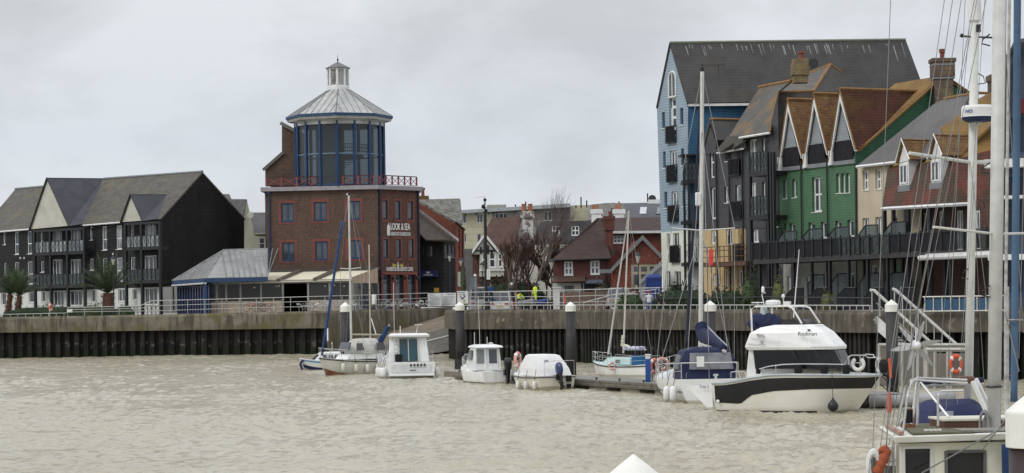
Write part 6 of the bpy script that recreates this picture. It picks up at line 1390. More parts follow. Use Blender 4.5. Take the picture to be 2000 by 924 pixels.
def cover(b,pts,r,mat,name='sail_cover',parent=None,n=8,amp=.18,flat=1.0):
    m=MB(); pts=[Vector(p) for p in pts]; K=18; rings=[]
    def ev(t):
        s_=t*(len(pts)-1); i=min(int(s_),len(pts)-2); return pts[i].lerp(pts[i+1],s_-i)
    for i in range(K+1):
        t=i/K; c=ev(t); tg=(ev(min(t+.02,1))-ev(max(t-.02,0))).normalized(); q=Vector((0,1,0)) if abs(tg.y)<.9 else Vector((1,0,0)); x=tg.cross(q).normalized(); y=tg.cross(x); rr=(r if not callable(r) else r(t))*(1+amp*(noise.noise(Vector((i*.9,r(0) if callable(r) else r*9,3)))))
        rings.append([c+x*rr*math.cos(2*PI*k/n)+y*rr*flat*math.sin(2*PI*k/n)*(1+amp*.5*noise.noise(Vector((i*.7,k*1.3,8)))) for k in range(n)])
    m.loft(rings,closed=True); return b.part(m,name,mat,parent,smooth=True)

# --- small cuddy boat far left
b=Boat('cuddy_boat','small white cuddy boat with pale blue stripe left of the stained sailing boat','boat',645,722,200,4.3,1.7,(.62,.60,.82),full=2.6,group='small boats moored along the pontoon')
b.hull(gel,gel,rub=None); b.strip(.08,.2,M('pale_blue_stripe',(.12,.30,.52))); b.strip(.5,.72,M('navy_boot_top',(.02,.03,.08)),off=.01)
b.loftbox([(.6,[(1.5,.62),(3.4,.42)]),(1.15,[(1.5,.52),(2.85,.4)]),(1.22,[(1.55,.42),(2.7,.3)])],'cabin',gel,bevel=.05)
for x0,x1 in ((1.62,2.0),(2.1,2.4),(2.5,2.8)): b.patch([(x0,.615,.72),(x1,.575,.72),(x1-.02,.535,1.02),(x0+.02,.56,1.02)],'window',glass)
b.patch([(3.35,.3,.72),(3.35,-.3,.72),(2.95,-.26,1.05),(2.95,.26,1.05)],'windscreen',blackpanel,both=False)
m=MB(); m.tube([(2.0,0,1.2),(2.0,0,1.75)],.02,5).lathe((2.0,0,1.75),[(.03,0),(.04,.08),(.02,.1)],8); b.part(m,'light_mast',white); m=MB(); m.tube([(4.05,.1,.7),(4.3,.25,.45),(4.2,.4,.0)],.09,6); b.part(m,'navy_bow_fender',navy)
# --- dirty white sailing boat with canvas tent
b=Boat('sailing_boat','stained white sailing boat under an off-white canvas tent, blue furled genoa','sailing boat',694,731,226,6.0,2.3,(.95,.88,1.12),transom=.62,full=2.4,keel=.6,rake=.5)
b.hull(geldirty,gel,rub=blackmetal); b.strip(.63,.80,M('rusty_boot_top',(.30,.17,.09),(.15,.05,.03),scale=1.5),off=.012)
b.loftbox([(.95,[(1.2,.75),(4.2,.62)]),(1.28,[(1.3,.65),(3.9,.5)])],'coachroof',gel,bevel=.04)
tent=b.loftbox([(1.0,[(.7,.9),(4.1,.86)]),(1.6,[(.8,.88),(3.95,.8)]),(2.15,[(1.0,.6),(3.5,.55)]),(2.26,[(1.1,.25),(3.4,.25)])],'canvas_tent',canvas,sub=1)
for x0,x1 in ((1.2,1.9),(3.0,3.6)): b.patch([(x0,.87,1.5),(x1,.85,1.5),(x1-.06,.75,1.95),(x0+.08,.77,1.95)],'tent_window',M('smoky_vinyl',(.09,.09,.10),rough=.3),off=.03)
b.patch([(3.98,.5,1.5),(3.98,-.45,1.5),(3.72,-.42,2.0),(3.72,.45,2.0)],'tent_windscreen',glass,off=.05,both=False)
b.rail(.72,.985,.6,'pulpit',closed=True,posts=3); b.rail(.0,.7,.55,'guardrail',posts=4)
ms=rig(b,3.3,1.2,11.2,.075,sp=[(6.6,.95)],lean=(.0,-.05))
cover(b,[(5.75,0,1.25),(3.9,0,9.6)],.085,bluecanvas,'furled_genoa',n=6,amp=.15)
m=MB(); m.tube([(3.2,0,2.5),(.4,0,2.42)],.05,8); b.part(m,'boom',M('cream_boom',(.5,.46,.36)))
m=MB(); m.lathe((3.3,-.14,11.2),[(.03,0),(.1,.05),(.1,.12),(.03,.15)],8); b.part(m,'wind_sensor',white,ms)
m=MB(); m.tube([(.6,0,1.0),(.1,.1,1.7)],.05,6).lathe((-.05,.3,1.15),[(.1,0),(.16,.1),(.15,.4),(.05,.5)],10); b.part(m,'stern_gear',navy)
for k,(t,sd) in enumerate(((.80,1),(.66,1),(.52,1),(.38,1))): b.fender(t,sd,.55,.13,gelcream if k%2 else geldirty,label='stained cylindrical fender hanging from the dirty white sailing boat, one of four',group='fenders on the stained sailing boat')
# --- hidden small yacht with blue sail bundle
b=Boat('small_yacht','small yacht with raised boom wrapped in blue cover beside the stern-on cruiser','sailing boat',728,729,250,5.2,1.9,(.8,.75,.95),group=None)
b.hull(gel,gel); b.loftbox([(.8,[(1.2,.6),(3.8,.5)]),(1.15,[(1.3,.5),(3.5,.4)])],'cabin',gel,bevel=.04)
ms=rig(b,2.9,.9,8.15,.055,mat=M('buff_mast',(.50,.45,.36)),wires=False,top=False)
sp_=b.root; 
def loc(bt,px,py,d): 
    w_=at(px,py,d)-bt.o; c,s_=math.cos(-bt.rz),math.sin(-bt.rz); return Vector((w_.x*c-w_.y*s_,w_.x*s_+w_.y*c,w_.z))
d=b.W(Vector((2.9,0,0))).y; q0,q1=loc(b,728,694,d),loc(b,761,634,d+.5)
m=MB(); m.tube([q0,q1],.045,6); bo=b.part(m,'boom',bpy.data.materials['buff_mast']); cover(b,[q0.lerp(q1,.02),q0.lerp(q1,.93)],lambda t:.32-.15*t,bluecanvas,'blue_sail_cover',bo,amp=.5,flat=.6)
cover(b,[loc(b,714,676,d),loc(b,729,684,d),loc(b,735,668,d)],.24,M('dark_navy_tarp',(.015,.015,.04)),'navy_tarpaulin',amp=.4)
m=MB(); c=loc(b,730.5,585,d-.1); m.loft([[c+Vector((x*.16,y*.1,z)) for x,y in ((-1,-1),(1,-1),(1,1),(-1,1))] for z in (-.3,.3)],closed=True); b.part(m,'radar_reflector',white,ms,bevel=.04)
m=MB(); m.tube([loc(b,725,622,d),loc(b,735,655,d)],.04,5); b.part(m,'strut',white,ms)
# --- stern-on white motor cruiser
b=Boat('motor_cruiser','white motor cruiser seen stern-on, with glass patio doors and a boarding ladder on its cabin','motor cruiser',803,740,101,7.0,2.95,(.98,1.0,1.35),transom=.95,anchor=.02,wlf=.9,full=2.6)
b.hull(gel,gel); b.strip(.42,.46,M('thin_grey_line',(.2,.2,.22)),off=.012); b.strip(.63,.74,blackmetal,off=.012)
b.loftbox([(.95,[(.9,1.22),(5.2,.8)]),(1.55,[(.95,1.16),(4.9,.72)]),(2.42,[(1.15,1.08),(3.9,.66)])],'cabin',gel,bevel=.05)
b.loftbox([(2.40,[(.75,1.20),(4.1,.72)]),(2.52,[(.7,1.22),(4.0,.74)]),(2.62,[(.85,1.05),(3.8,.6)])],'cabin_roof',gel,bevel=.03)
b.patch([(.83,-.52,1.02),(.83,.55,1.02),(1.03,.52,2.28),(1.03,-.5,2.28)],'patio_door',M('teal_tinted_glass',(.02,.07,.09),(.03,.05,.06),rough=.1),off=.03,both=False)
m=MB()
for y in (-.55,.02,.58): m.tube([(.80,y,1.02),(.99,y*.96,2.3)],.028,4)
m.tube([(1.07,-.53,2.3),(1.07,.56,2.3)],.028,4); b.part(m,'door_frame',alu)
b.patch([(1.6,1.13,1.62),(3.6,.92,1.62),(3.3,.88,2.2),(1.55,1.07,2.2)],'side_window',glass,off=.02)
m=MB(); 
for y in (.62,.84): m.tube([(.8,y,1.05),(.95,y,2.35)],.02,5)
for k in range(5): m.tube([(.82+k*.03,.62,1.25+k*.24),(.82+k*.03,.84,1.25+k*.24)],.016,4)
b.part(m,'boarding_ladder',chrome)
m=MB(); m.box((.75,.62,1.2),(.28,.4,.45)); b.part(m,'black_bag',blackpanel,bevel=.06)
m=MB(); m.loft([[Vector((-.35,y,z)) for y,z in ((-1.3,.18),(1.3,.18))],[Vector((.05,y,z)) for y,z in ((-1.36,.2),(1.36,.2))]],caps=False); m.box((-.15,0,.22),(.5,2.6,.09)); b.part(m,'bathing_platform',gel,bevel=.02)
m=MB(); m.box((-.02,0,.62),(.05,2.3,.5)); b.part(m,'transom_panel',M('pale_grey_gelcoat',(.62,.63,.63)),bevel=.02)
S_=Pl.__new__(Pl); c0=b.W(Vector((-.05,0,0))); S_.o=Vector((c0.x,c0.y,0)); hh=Vector((math.cos(b.rz),math.sin(b.rz),0)); S_.n=-hh; S_.u=Vector((hh.y,-hh.x,0))
def text_local(b,P,s,box,name='lettering',mat=blackmetal,off=.02):
    o=text_on(P,s,*box,None,mat,name,off=off,depth=.008); 
    me=o.data; mw=Matrix.Translation(o.location); Ri=(Matrix.Translation(b.root.location)@Matrix.Rotation(b.rz,4,'Z')).inverted()
    for v in me.vertices: v.co=Ri@(mw@v.co)
    o.location=(0,0,0); o.parent=b.root; return o
m=MB()
for k in range(5):
    y=.30-.2*k-.28; z=.80; q=[(-.07,y+a_,z+c_) for a_,c_ in ((-.07,-.01),(-.02,-.05),(.05,-.04),(.09,.0),(.04,.03),(.05,.08),(-.0,.09),(-.03,.04))]; m.prism(q,Vector((.01,0,0)))
    for s_ in (-.02,.03): m.tube([(-.065,y+s_,z-.04),(-.065,y+s_*1.8,z-.16)],.009,4)
b.part(m,'stern_emblem',blackmetal)
text_local(b,S_,'LITTLEHAMPTON',(800,722,812,724.5),'stern_port')
b.rail(.05,.5,.6,'guardrail',sides=(1,),posts=3); b.rail(.04,.45,.6,'guardrail',sides=(-1,),posts=3)
m=MB(); m.tube([(2.2,.3,2.6),(2.2,.3,3.05)],.025,5).tube([(1.3,-.5,2.6),(1.1,-.6,3.1)],.02,5).box((1.1,-.62,3.12),(.2,.4,.05)).tube([(3.3,.5,2.6),(3.3,.5,5.6)],.012,4); b.part(m,'aerials',white)
for k,(t,sd) in enumerate(((.03,1),(.12,1),(.24,1),(.33,1),(.07,-1))): b.fender(t,sd,.58,.15,white,label='fat white fender on the port quarter of the stern-on motor cruiser' if sd==1 else 'white fender hanging on the right side of the stern-on motor cruiser',group='fenders on the stern-on cruiser' if sd==1 else None,drop=.15)
# --- pilothouse fishing boat
b=Boat('pilothouse_boat','white pilothouse fishing boat with rounded cabin roof and black outboard, seen from astern','fishing boat',975,752,112,5.0,2.05,(.72,.74,1.05),transom=.92,anchor=.02,wlf=.88,full=2.4)
b.hull(gel,gel); b.strip(.5,.53,blackmetal,off=.012)
b.loftbox([(.72,[(1.7,.78),(3.6,.55)]),(1.3,[(1.7,.76),(3.5,.5)]),(1.95,[(1.75,.70),(3.0,.48)])],'pilothouse',gel,bevel=.05)
b.loftbox([(1.93,[(1.35,.80),(3.35,.52)]),(2.03,[(1.45,.74),(3.2,.48)]),(2.10,[(1.8,.45),(2.9,.3)])],'pilothouse_roof',gel,bevel=.04)
for y0,y1 in ((.62,.20),(-.08,-.52)): b.patch([(1.7,y0,1.1),(1.7,y1,1.1),(1.73,y1,1.85),(1.73,y0,1.85)],'rear_window',glass if y0<0 else M('grey_blind_glass',(.2,.21,.21)),off=.03,both=False)
m=MB(); m.tube([(1.66,.05,.8),(1.68,.05,1.9)],.018,4).tube([(1.66,-.6,.8),(1.68,-.6,1.9)],.018,4); b.part(m,'door_frame',alu)
b.patch([(2.1,.735,1.3),(3.1,.60,1.3),(2.9,.56,1.8),(2.1,.70,1.8)],'side_window',glass,off=.03)
outboard(b,-.05,-.30,.62,blackgloss,sc=1.15,label='tall black outboard engine')
b.rail(.55,.985,.5,'bow_rail',closed=True,posts=4,mid=False); b.rail(.0,.2,.5,'stern_rail',sides=(-1,),posts=2)
m=MB(); m.tube([(2.3,.2,2.1),(2.3,.25,4.6)],.014,4).tube([(2.0,-.1,2.1),(2.0,-.1,2.5)],.02,5).lathe((2.1,-.35,2.1),[(.12,0),(.14,.06),(.05,.1)],10).tube([(2.7,.35,2.1),(2.7,.35,2.75)],.02,5); b.part(m,'aerials',alu)
m=MB(); 
for y in (-.72,-.92): m.tube([(-.08,y,.1),(-.08,y,.9)],.014,4)
for z in (.25,.45,.65): m.tube([(-.08,-.72,z),(-.08,-.92,z)],.012,4)
b.part(m,'boarding_ladder',chrome)
# --- boat with the white canopy
b=Boat('canopy_boat','cream day boat under a taut white canopy with dark blue outboard, seen from astern','boat',1086,762,113,4.7,2.1,(.70,.68,.85),transom=.92,anchor=.02,wlf=.86,full=2.4)
b.hull(gelcream,gel,rub=M('grey_rubber_strake',(.12,.12,.13)))
b.loftbox([(.68,[(.15,.88),(3.2,.72)]),(1.05,[(.4,.84),(2.95,.70)]),(1.66,[(1.0,.62),(2.5,.54)]),(1.72,[(1.15,.45),(2.4,.4)])],'canopy',M('white_canopy',(.70,.70,.70),(.62,.62,.62),bump=.3,rough=.7))
b.patch([(2.4,.72,.85),(3.0,.66,.85),(2.9,.63,1.08),(2.4,.67,1.08)],'canopy_window',glass,off=.03)
outboard(b,-.05,-.05,.55,M('dark_blue_cowl',(.02,.04,.13),rough=.2,coat=.3),sc=1.0,tilt=.35,label='dark blue outboard engine tilted up')
m=MB(); m.tube([(.1,.6,.7),(.1,.6,1.35),(.1,.1,1.42),(.1,-.98,1.42),(.1,-.98,.7)],.014,5); m.box((.1,.5,1.42),(.1,.2,.12)); b.part(m,'frame_rail',chrome)
m=MB(); m.box((-.06,-.62,.55),(.04,.28,.3)).box((-.06,-.62,.2),(.04,.22,.2)); b.part(m,'black_bracket',blackpanel)
for k,(t,sd) in enumerate(((.05,1),(.25,1),(.45,1))): b.fender(t,sd,.42,.09,white,label='slim white fender hung along the side of the cream canopy boat, one of three',group='fenders on the canopy boat',drop=.12)
# --- little turquoise-white sloop behind the pontoon
b=Boat('sloop','little pale turquoise sloop with purple and white furled sail behind the pontoon','sailing boat',1222,737,128,5.2,1.95,(.75,.7,.9),transom=.6,full=2.3,keel=.5,anchor=.45)
tq=M('pale_turquoise',(.48,.62,.60),(.42,.55,.54)); b.hull(gel,tq,rub=blackmetal); b.loftbox([(.72,[(1.3,.62),(4.0,.45)]),(1.12,[(1.3,.55),(3.5,.36)])],'coachroof',tq,bevel=.04)
b.patch([(1.27,.5,.75),(1.27,-.5,.75),(1.27,-.45,1.25),(1.27,.45,1.25)],'blue_hatch_cloth',M('mid_blue_cloth',(.03,.14,.33)),off=.05,both=False)
b.patch([(2.2,.57,.84),(2.6,.54,.84),(2.6,.51,1.0),(2.2,.53,1.0)],'window',glass)
b.rail(.8,.985,.55,'pulpit',closed=True,posts=2); b.rail(0,.75,.5,'guardrail',posts=4,r=.012)
dm=b.W(Vector((2.6,0,0))).y; t0,t1=loc(b,1217.5,690,dm),loc(b,1228,412,dm)
m=MB(); m.tube([t0,t1],.055,8,r2=.04); ms=b.part(m,'mast',M('pale_mast',(.55,.53,.48))); 
m=MB(); f0=loc(b,1188,692,dm+1.4); m.tube([f0,t1],.06,6,r2=.03); b.part(m,'furled_forestay',alu,ms)
m=MB(); c=t0.lerp(t1,.42); m.tube([c+Vector((0,.75,0)),c,c+Vector((0,-.75,0))],.02,4); 
m2=MB(); 
for sd in (1,-1): m2.tube([t1,c+Vector((0,sd*.75,0)),b.P(.5,0,sd)],.01,4)
m2.tube([t1,Vector((0,0,.8))],.01,4); b.part(m,'spreader',alu,ms); b.part(m2,'standing_rigging',wire,ms)
b0,b1=loc(b,1218,683,dm),loc(b,1262,683,dm-1.0); m=MB(); m.tube([b0,b1],.035,6); bo=b.part(m,'boom',alu)
sail=M('purple_white_sail',(.62,.62,.66),(.12,.10,.28),scale=6,rough=.8); cover(b,[b0+Vector((0,0,.08)),b1.lerp(b0,.08)+Vector((0,0,.08))],.11,sail,'furled_sail',bo,amp=.5); cover(b,[b0+Vector((0,0,.8)),b0+Vector((.1,0,.25)),b0.lerp(b1,.25)+Vector((0,0,.15))],.1,M('cream_sail',(.6,.58,.5)),'sail_head',bo,amp=.5)
lifebuoy(loc(b,1196,709,dm) and at(1196,715,dm-1.0),.24,UPX,pink,'small faded lifebuoy on the deck of the turquoise sloop'); outboard(b,-.02,.1,.6,blackgloss,sc=.6)
m=MB()
# --- navy-canopied yacht, stern towards us
b=Boat('cruising_yacht','white cruising yacht with navy cockpit canopy and navy mainsail cover','sailing yacht',1386,791,93,9.2,3.4,(1.05,1.0,1.3),transom=.72,anchor=.0,wlf=.62,keel=.6,full=2.2,mid=.4)
b.hull(gel,gel); b.strip(.62,.78,blackmetal,off=.012); b.strip(.3,.34,M('grey_pinstripe',(.25,.26,.3)),off=.01)
b.loftbox([(1.05,[(2.6,.95),(6.6,.6)]),(1.45,[(2.7,.85),(6.0,.5)])],'coachroof',gel,bevel=.05)
b.loftbox([(1.0,[(.25,1.12),(3.0,1.12)]),(1.8,[(.3,1.10),(2.95,1.02)]),(2.18,[(.45,.92),(2.75,.85)]),(2.3,[(.7,.45),(2.5,.4)])],'cockpit_canopy',navy,bevel=.06)
b.patch([(.24,.78,1.42),(.24,-1.02,1.42),(.40,-.92,2.08),(.40,.72,2.08)],'canopy_rear_window',M('cloudy_vinyl',(.13,.14,.16),(.22,.23,.25),scale=2,rough=.25),off=.06,both=False)
b.patch([(.7,1.13,1.4),(2.3,1.10,1.4),(2.2,1.02,2.0),(.8,1.03,2.0)],'canopy_side_window',bpy.data.materials['cloudy_vinyl'],off=.05)
b.rail(0,.3,.65,'pushpit',posts=3,r=.02); b.rail(.3,.98,.6,'guardrail',posts=6,r=.014); m=MB(); m.tube([b.P(0,0,1)+Vector((0,-.1,.65)),b.P(0,0,-1)+Vector((0,.1,.65))],.02,5); m.box((-.02,.35,1.75),(.03,.3,.42)); b.part(m,'pushpit_crossbar',white)
dm=b.W(Vector((4.2,0,0))).y; t0,t1=loc(b,1368,700,dm),loc(b,1371.5,140,dm); m=MB(); m.tube([t0,t1],.095,10,r2=.08); ms=b.part(m,'mast',alu)
m=MB(); c=loc(b,1369.5,450,dm); l,r_=loc(b,1311.5,445.5,dm),loc(b,1435,445.5,dm); m.tube([l,c],.03,6).tube([c,r_],.03,6); b.part(m,'spreader',alu,ms)
m=MB(); 
for q in (l,r_): m.tube([t1,q],.014,4); m.tube([q,b.P(.48,0,1 if q is l else -1)],.014,4); m.tube([loc(b,1369,452,dm),b.P(.42 if q is l else .43,0,1 if q is l else -1)],.014,4)
m.tube([t1,Vector((0,0,1.0))],.014,4).tube([loc(b,1371,250,dm),Vector((.2,.9,1.1))],.012,4).tube([loc(b,1371,250,dm),Vector((.2,-.9,1.1))],.012,4); b.part(m,'standing_rigging',wire,ms)
m=MB(); f0=loc(b,1341,668,dm+3.5); m.tube([f0,t1.lerp(f0,.04)],.075,6,r2=.035); b.part(m,'furled_genoa',M('dark_navy_furl',(.02,.025,.045)),ms)
m=MB(); c=loc(b,1363.5,389,dm-.12); m.loft([[c+Vector((x*.1,y*.12,z)) for x,y in ((-1,-1),(1,-1),(1,1),(-1,1))] for z in (-.28,.28)],closed=True); b.part(m,'radar_reflector',white,ms,bevel=.05)
b0,b1=loc(b,1370,672,dm-.2),loc(b,1416,686,dm-4.0); m=MB(); m.tube([b0,b1],.065,8); bo=b.part(m,'boom',alu)
cover(b,[b0+Vector((.1,0,.7)),b0+Vector((-.1,0,.4)),b0.lerp(b1,.5)+Vector((0,0,.28)),b0.lerp(b1,.93)+Vector((0,0,.12))],lambda t:.42-.26*t,navy,'sail_cover',bo,amp=.3,flat=.6)
m=MB(); m.tube([b0+Vector((0,-.25,.75)),b0.lerp(b1,.5)+Vector((0,-.25,.38)),b0.lerp(b1,.93)+Vector((0,-.15,.2))],.03,5); b.part(m,'cover_piping',M('lilac_piping',(.4,.4,.5)),bo)
m=MB(); m.tube([t1,t1+Vector((0,0,.35))],.03,5).tube([t1+Vector((0,-1.0,.3)),t1+Vector((0,0,.25))],.014,4).tube([t1+Vector((0,-.7,.28)),t1+Vector((0,-.7,-.35))],.014,4).lathe(t1+Vector((0,0,.02)),[(.08,0),(.09,.15),(.04,.2)],8); b.part(m,'masthead_gear',blackmetal,ms)
b.fender(.03,1,.62,.15,white,label='left of two white fenders with navy tops on the navy-canopied yacht',group=None); b.fender(.12,1,.62,.15,white,label='right of two white fenders on the navy-canopied yacht, nearer its hull',group=None)
# ------------------------------------------------------------------ big black and white sports fisher
b=Boat('sports_fisher','large white flybridge cruiser with broad black hull band and radar arch','motor cruiser',1548,803,-28,9.2,3.1,(1.0,1.2,1.35),transom=.93,anchor=.5,wlf=.86,keel=.3,full=2.6,mid=.45,rake=1.0,rise=.3)
SF=b; ci,si=math.cos(b.rz),math.sin(b.rz)
def toloc(bt,w_): 
    q=w_-bt.o; c,s_=math.cos(-bt.rz),math.sin(-bt.rz); return Vector((q.x*c-q.y*s_,q.x*s_+q.y*c,q.z))
def hity(bt,px,py,y):
    n=Vector((-math.sin(bt.rz),math.cos(bt.rz),0)); return toloc(bt,onp(px,py,(bt.o+n*y,n)))
def hit(bt,px,py,off=0):
    x=bt.L*.5
    for _ in range(25):
        t=min(max(x/bt.L,0),.999); p=hity(bt,px,py,-bt.hb(t)-off); x=.5*x+.5*p.x
    return p
def proj(w_): 
    v=RM.transposed()@(w_-CAM); return (PX+F*v.x/-v.z,PY-F*v.y/-v.z)
def solve(px,y,z):
    lo,hi=-6.0,16.0
    for _ in range(40):
        md=(lo+hi)/2; lo,hi=(md,hi) if proj(b.W(Vector((md,y,z))))[0]<px else (lo,md)
    return lo
x0_,x1_=solve(1391,-1.44,1.05),solve(1724,0,1.35)
b.o=b.o+Vector((ci,si,0))*x0_; b.L=x1_-x0_; b.root.location=b.o
sh=[hit(b,*q) for q in ((1392,747),(1415,746),(1440,741.5),(1465,736),(1500,731),(1540,729.5),(1600,730),(1650,731),(1695,732))]
tab=[(p.x/b.L,p.z) for p in sh]; print('sheer',[(round(a,2),round(z,2)) for a,z in tab])
def zt(t,tab=tab):
    if t<=tab[0][0]: return tab[0][1]
    for (a,za),(c,zc) in zip(tab,tab[1:]):
        if t<=c:
            k=(t-a)/(c-a); return za+(zc-za)*k
    return tab[-1][1]
b.z=zt; bowp=b.W(b.P(.999,0,1)); 
b.hull(gelcream2 if False else M('warm_white_hull',(.70,.69,.62),(.66,.64,.56),scale=1.2,rough=.25,coat=.3,stain=(1.2,(.5,.42,.28),.66,.85)),gel,n=30)
low=[hit(b,*q) for q in ((1388,786),(1444,789),(1467,772),(1510,764),(1582,760.5),(1640,759.5),(1700,759))]; lt=[(p.x/b.L,p.z) for p in low]
def bandf(t):
    z=zt(t,lt); zd=b.z(t); tb=max(0,(t-.55)/.45); zc=-.08+.45*zd*tb**2; return (.07,min(max((zd-z)/(zd-zc)*.7,.1),.69))
b.strip(0,0,blackhull,'black_hull_band',t0=max(.015,lt[0][0]),t1=.993,f=bandf,n=40,off=.012)
m=MB(); 
for sd in (1,-1): m.tube([b.P(min(i/24,.999),.02,sd,.02) for i in range(25)],.04,6)
b.part(m,'rubbing_strake',M('pale_blue_grey_strake',(.42,.46,.5)))
def bootf(t):
    tb=max(0,(t-.55)/.45); zd=b.z(t); zc=-.08+.45*zd*tb**2; q_=lambda z: min(max((zd-z)/(zd-zc)*.7,.1),.7)
    return (q_(.07),q_(-.06))
b.strip(0,0,rubber,'boot_top',off=.012,t1=.66,f=bootf,n=30)
m=MB(); a=b.P(0,.02,1); m.loft([[Vector((x,y,z)) for y in (-1.42,1.42)] for x,z in ((0,a.z-.05),(-.9,a.z-.1),(-.9,a.z-.2),(-.05,.3))],caps=False)
for y in (-1.42,1.42): m.prism([(0,y,a.z-.03),(-1.0,y,a.z-.1),(-.95,y,a.z-.22),(0,y,-.05)],Vector((0,.05 if y<0 else -.05,0)))
b.part(m,'stern_platform',gel)
# cabin
def X(px,py,y=-1.2): return hity(b,px,py,y)
wl_=X(1467,680); wr=X(1650,682); bl_=X(1476,718); br_=X(1668,722)
deckz=b.z(.4)
b.loftbox([(deckz-.25,[(X(1456,722).x,1.22),(X(1650,722,.45).x,.45)]),(wl_.z,[(X(1462,680).x,1.18),(X(1634,680,.45).x,.45)])],'deckhouse',gel,bevel=.04)
# black wraparound glazing
a0,a1,c0,c1=X(1476,714),X(1463,677),X(1664,716,.5),X(1646,677,.5)
g=MB(); 
for k in (0,): 
    zb_,zt_=a0.z-.12,wl_.z+.02; g.loft([[Vector((a0.x,-1.245,zb_)),Vector((c0.x-1.0,-1.12,zb_)),Vector((c0.x+.05,-.55,zb_)),Vector((c0.x+.05,.55,zb_)),Vector((c0.x-1.0,1.12,zb_)),Vector((a0.x,1.245,zb_))],[Vector((a1.x+.15,-1.21,zt_)),Vector((c1.x-.9,-1.10,zt_)),Vector((c1.x,-.55,zt_)),Vector((c1.x,.55,zt_)),Vector((c1.x-.9,1.10,zt_)),Vector((a1.x+.15,1.21,zt_))]],closed=True)
b.part(g,'black_glazing',blackgloss)
# flybridge
f0,f1,f2,f3,f4=X(1457,672,-1.3),X(1464,651,-1.28),X(1484,640,-1.2),X(1607,634,.5),X(1652,679,.6)
z0=(X(1528,683,-1.3)).z; 
b.loftbox([(z0-.02,[(f0.x+.05,1.27),(X(1583,682).x,1.18),(f4.x+.02,.6)]),(z0+.1,[(f0.x-.05,1.33),(X(1583,682).x,1.22),(f4.x+.04,.64)]),(f1.z,[(f1.x,1.28),(X(1568,660).x,1.12),(X(1630,655,.55).x,.57)]),(f2.z,[(f2.x,1.18),(X(1555,640).x,1.03),(X(1613,640,.5).x,.53)]),(f3.z+.02,[(X(1512,634,-1.1).x,1.08),(X(1548,634).x,.96),(f3.x,.5)])],'flybridge',gel,bevel=.03)
m=MB(); xs0,xs1=X(1505,634,-.8).x,X(1595,634,.4).x
m.loft([[Vector((xs0,y,f3.z+.02)) for y in (-.95,.95)]+[],[Vector((xs0+.2,y,f3.z+.3)) for y in (-.9,.9)]],caps=False) if False else m.loft([[Vector((x,y,z)) for x,y in ((xs0+.6,-.92),(xs1-.2,-.8),(xs1,-.5),(xs1,.5),(xs1-.2,.8),(xs0+.6,.92))] for z in (f3.z+.02,)]+[[Vector((x-.25,y*.96,f3.z+.22)) for x,y in ((xs0+.6,-.92),(xs1-.2,-.8),(xs1,-.5),(xs1,.5),(xs1-.2,.8),(xs0+.6,.92))]],caps=False); b.part(m,'flybridge_windscreen',Mglass('smoked_screen',(.2,.2,.2),.5,.1))
c0=X(1476,618,-.2); c1=X(1520,640,-.2); cover(b,[Vector((X(1472,650,0).x,0,f3.z-.1)),Vector((X(1480,632,0).x,0,f3.z+.15)),Vector((X(1505,632,0).x,0,f3.z+.12)),Vector((X(1522,640,0).x,0,f3.z-.05))],.33,navy,'navy_seat_cover',amp=.25)
# radar arch
m=MB(); 
for sd in (-1,1):
    p=[X(1469,655,-1.1),X(1467,604,-1.05),X(1475,599,-.9)]; q=[X(1566,632,-.95),X(1548,602,-.9),X(1540,598,-.85)]
    if sd>0: p=[Vector((v.x,-v.y,v.z)) for v in p]; q=[Vector((v.x,-v.y,v.z)) for v in q]
    m.tube(p+q[::-1],.035,6)
for px in (1475,1500,1540): v=X(px,599,-.9); m.tube([v,Vector((v.x,-v.y,v.z))],.03,6)
arch=b.part(m,'radar_arch',white)
v=X(1510,597,0); m=MB(); m.lathe((v.x,0,v.z),[(.26,0),(.29,.04),(.29,.14),(.24,.2),(.05,.22)],20); b.part(m,'radar_dome',white,arch,smooth=False)
v=X(1492,600,0); m=MB(); m.lathe((v.x,0,v.z-.55),[(.14,0),(.14,.5),(.1,.55)],12); b.part(m,'locker_drum',M('pale_blue_grey_drum',(.45,.5,.52)),arch)
m=MB(); v=X(1493,598,-.3); m.tube([v,v+Vector((-.1,0,.45)),v+Vector((.05,0,.5))],.02,5).lathe(v+Vector((-.05,0,.5)),[(.04,0),(.06,.03),(.06,.2),(.02,.25)],10); v=X(1530,598,-.4); m.tube([v,v+Vector((0,0,.3))],.015,5).lathe(v+Vector((0,0,.3)),[(.03,0),(.07,.05),(.06,.12),(.01,.16)],10); v=X(1538,598,-.5); m.box(v+Vector((0,0,.1)),(.22,.2,.16)); v=X(1480,599,.3); m.tube([v+Vector((-.25,0,.15)),v+Vector((.25,0,.15))],.02,5).tube([v,v+Vector((0,0,.15))],.015,4); b.part(m,'antennas',white,arch)
v0=X(1550,620,-.95); v1=toloc(b,at(1561,487,b.W(v0).y)); m=MB(); m.tube([v0,v1],.022,6,r2=.012); b.part(m,'whip_aerial',white,arch)
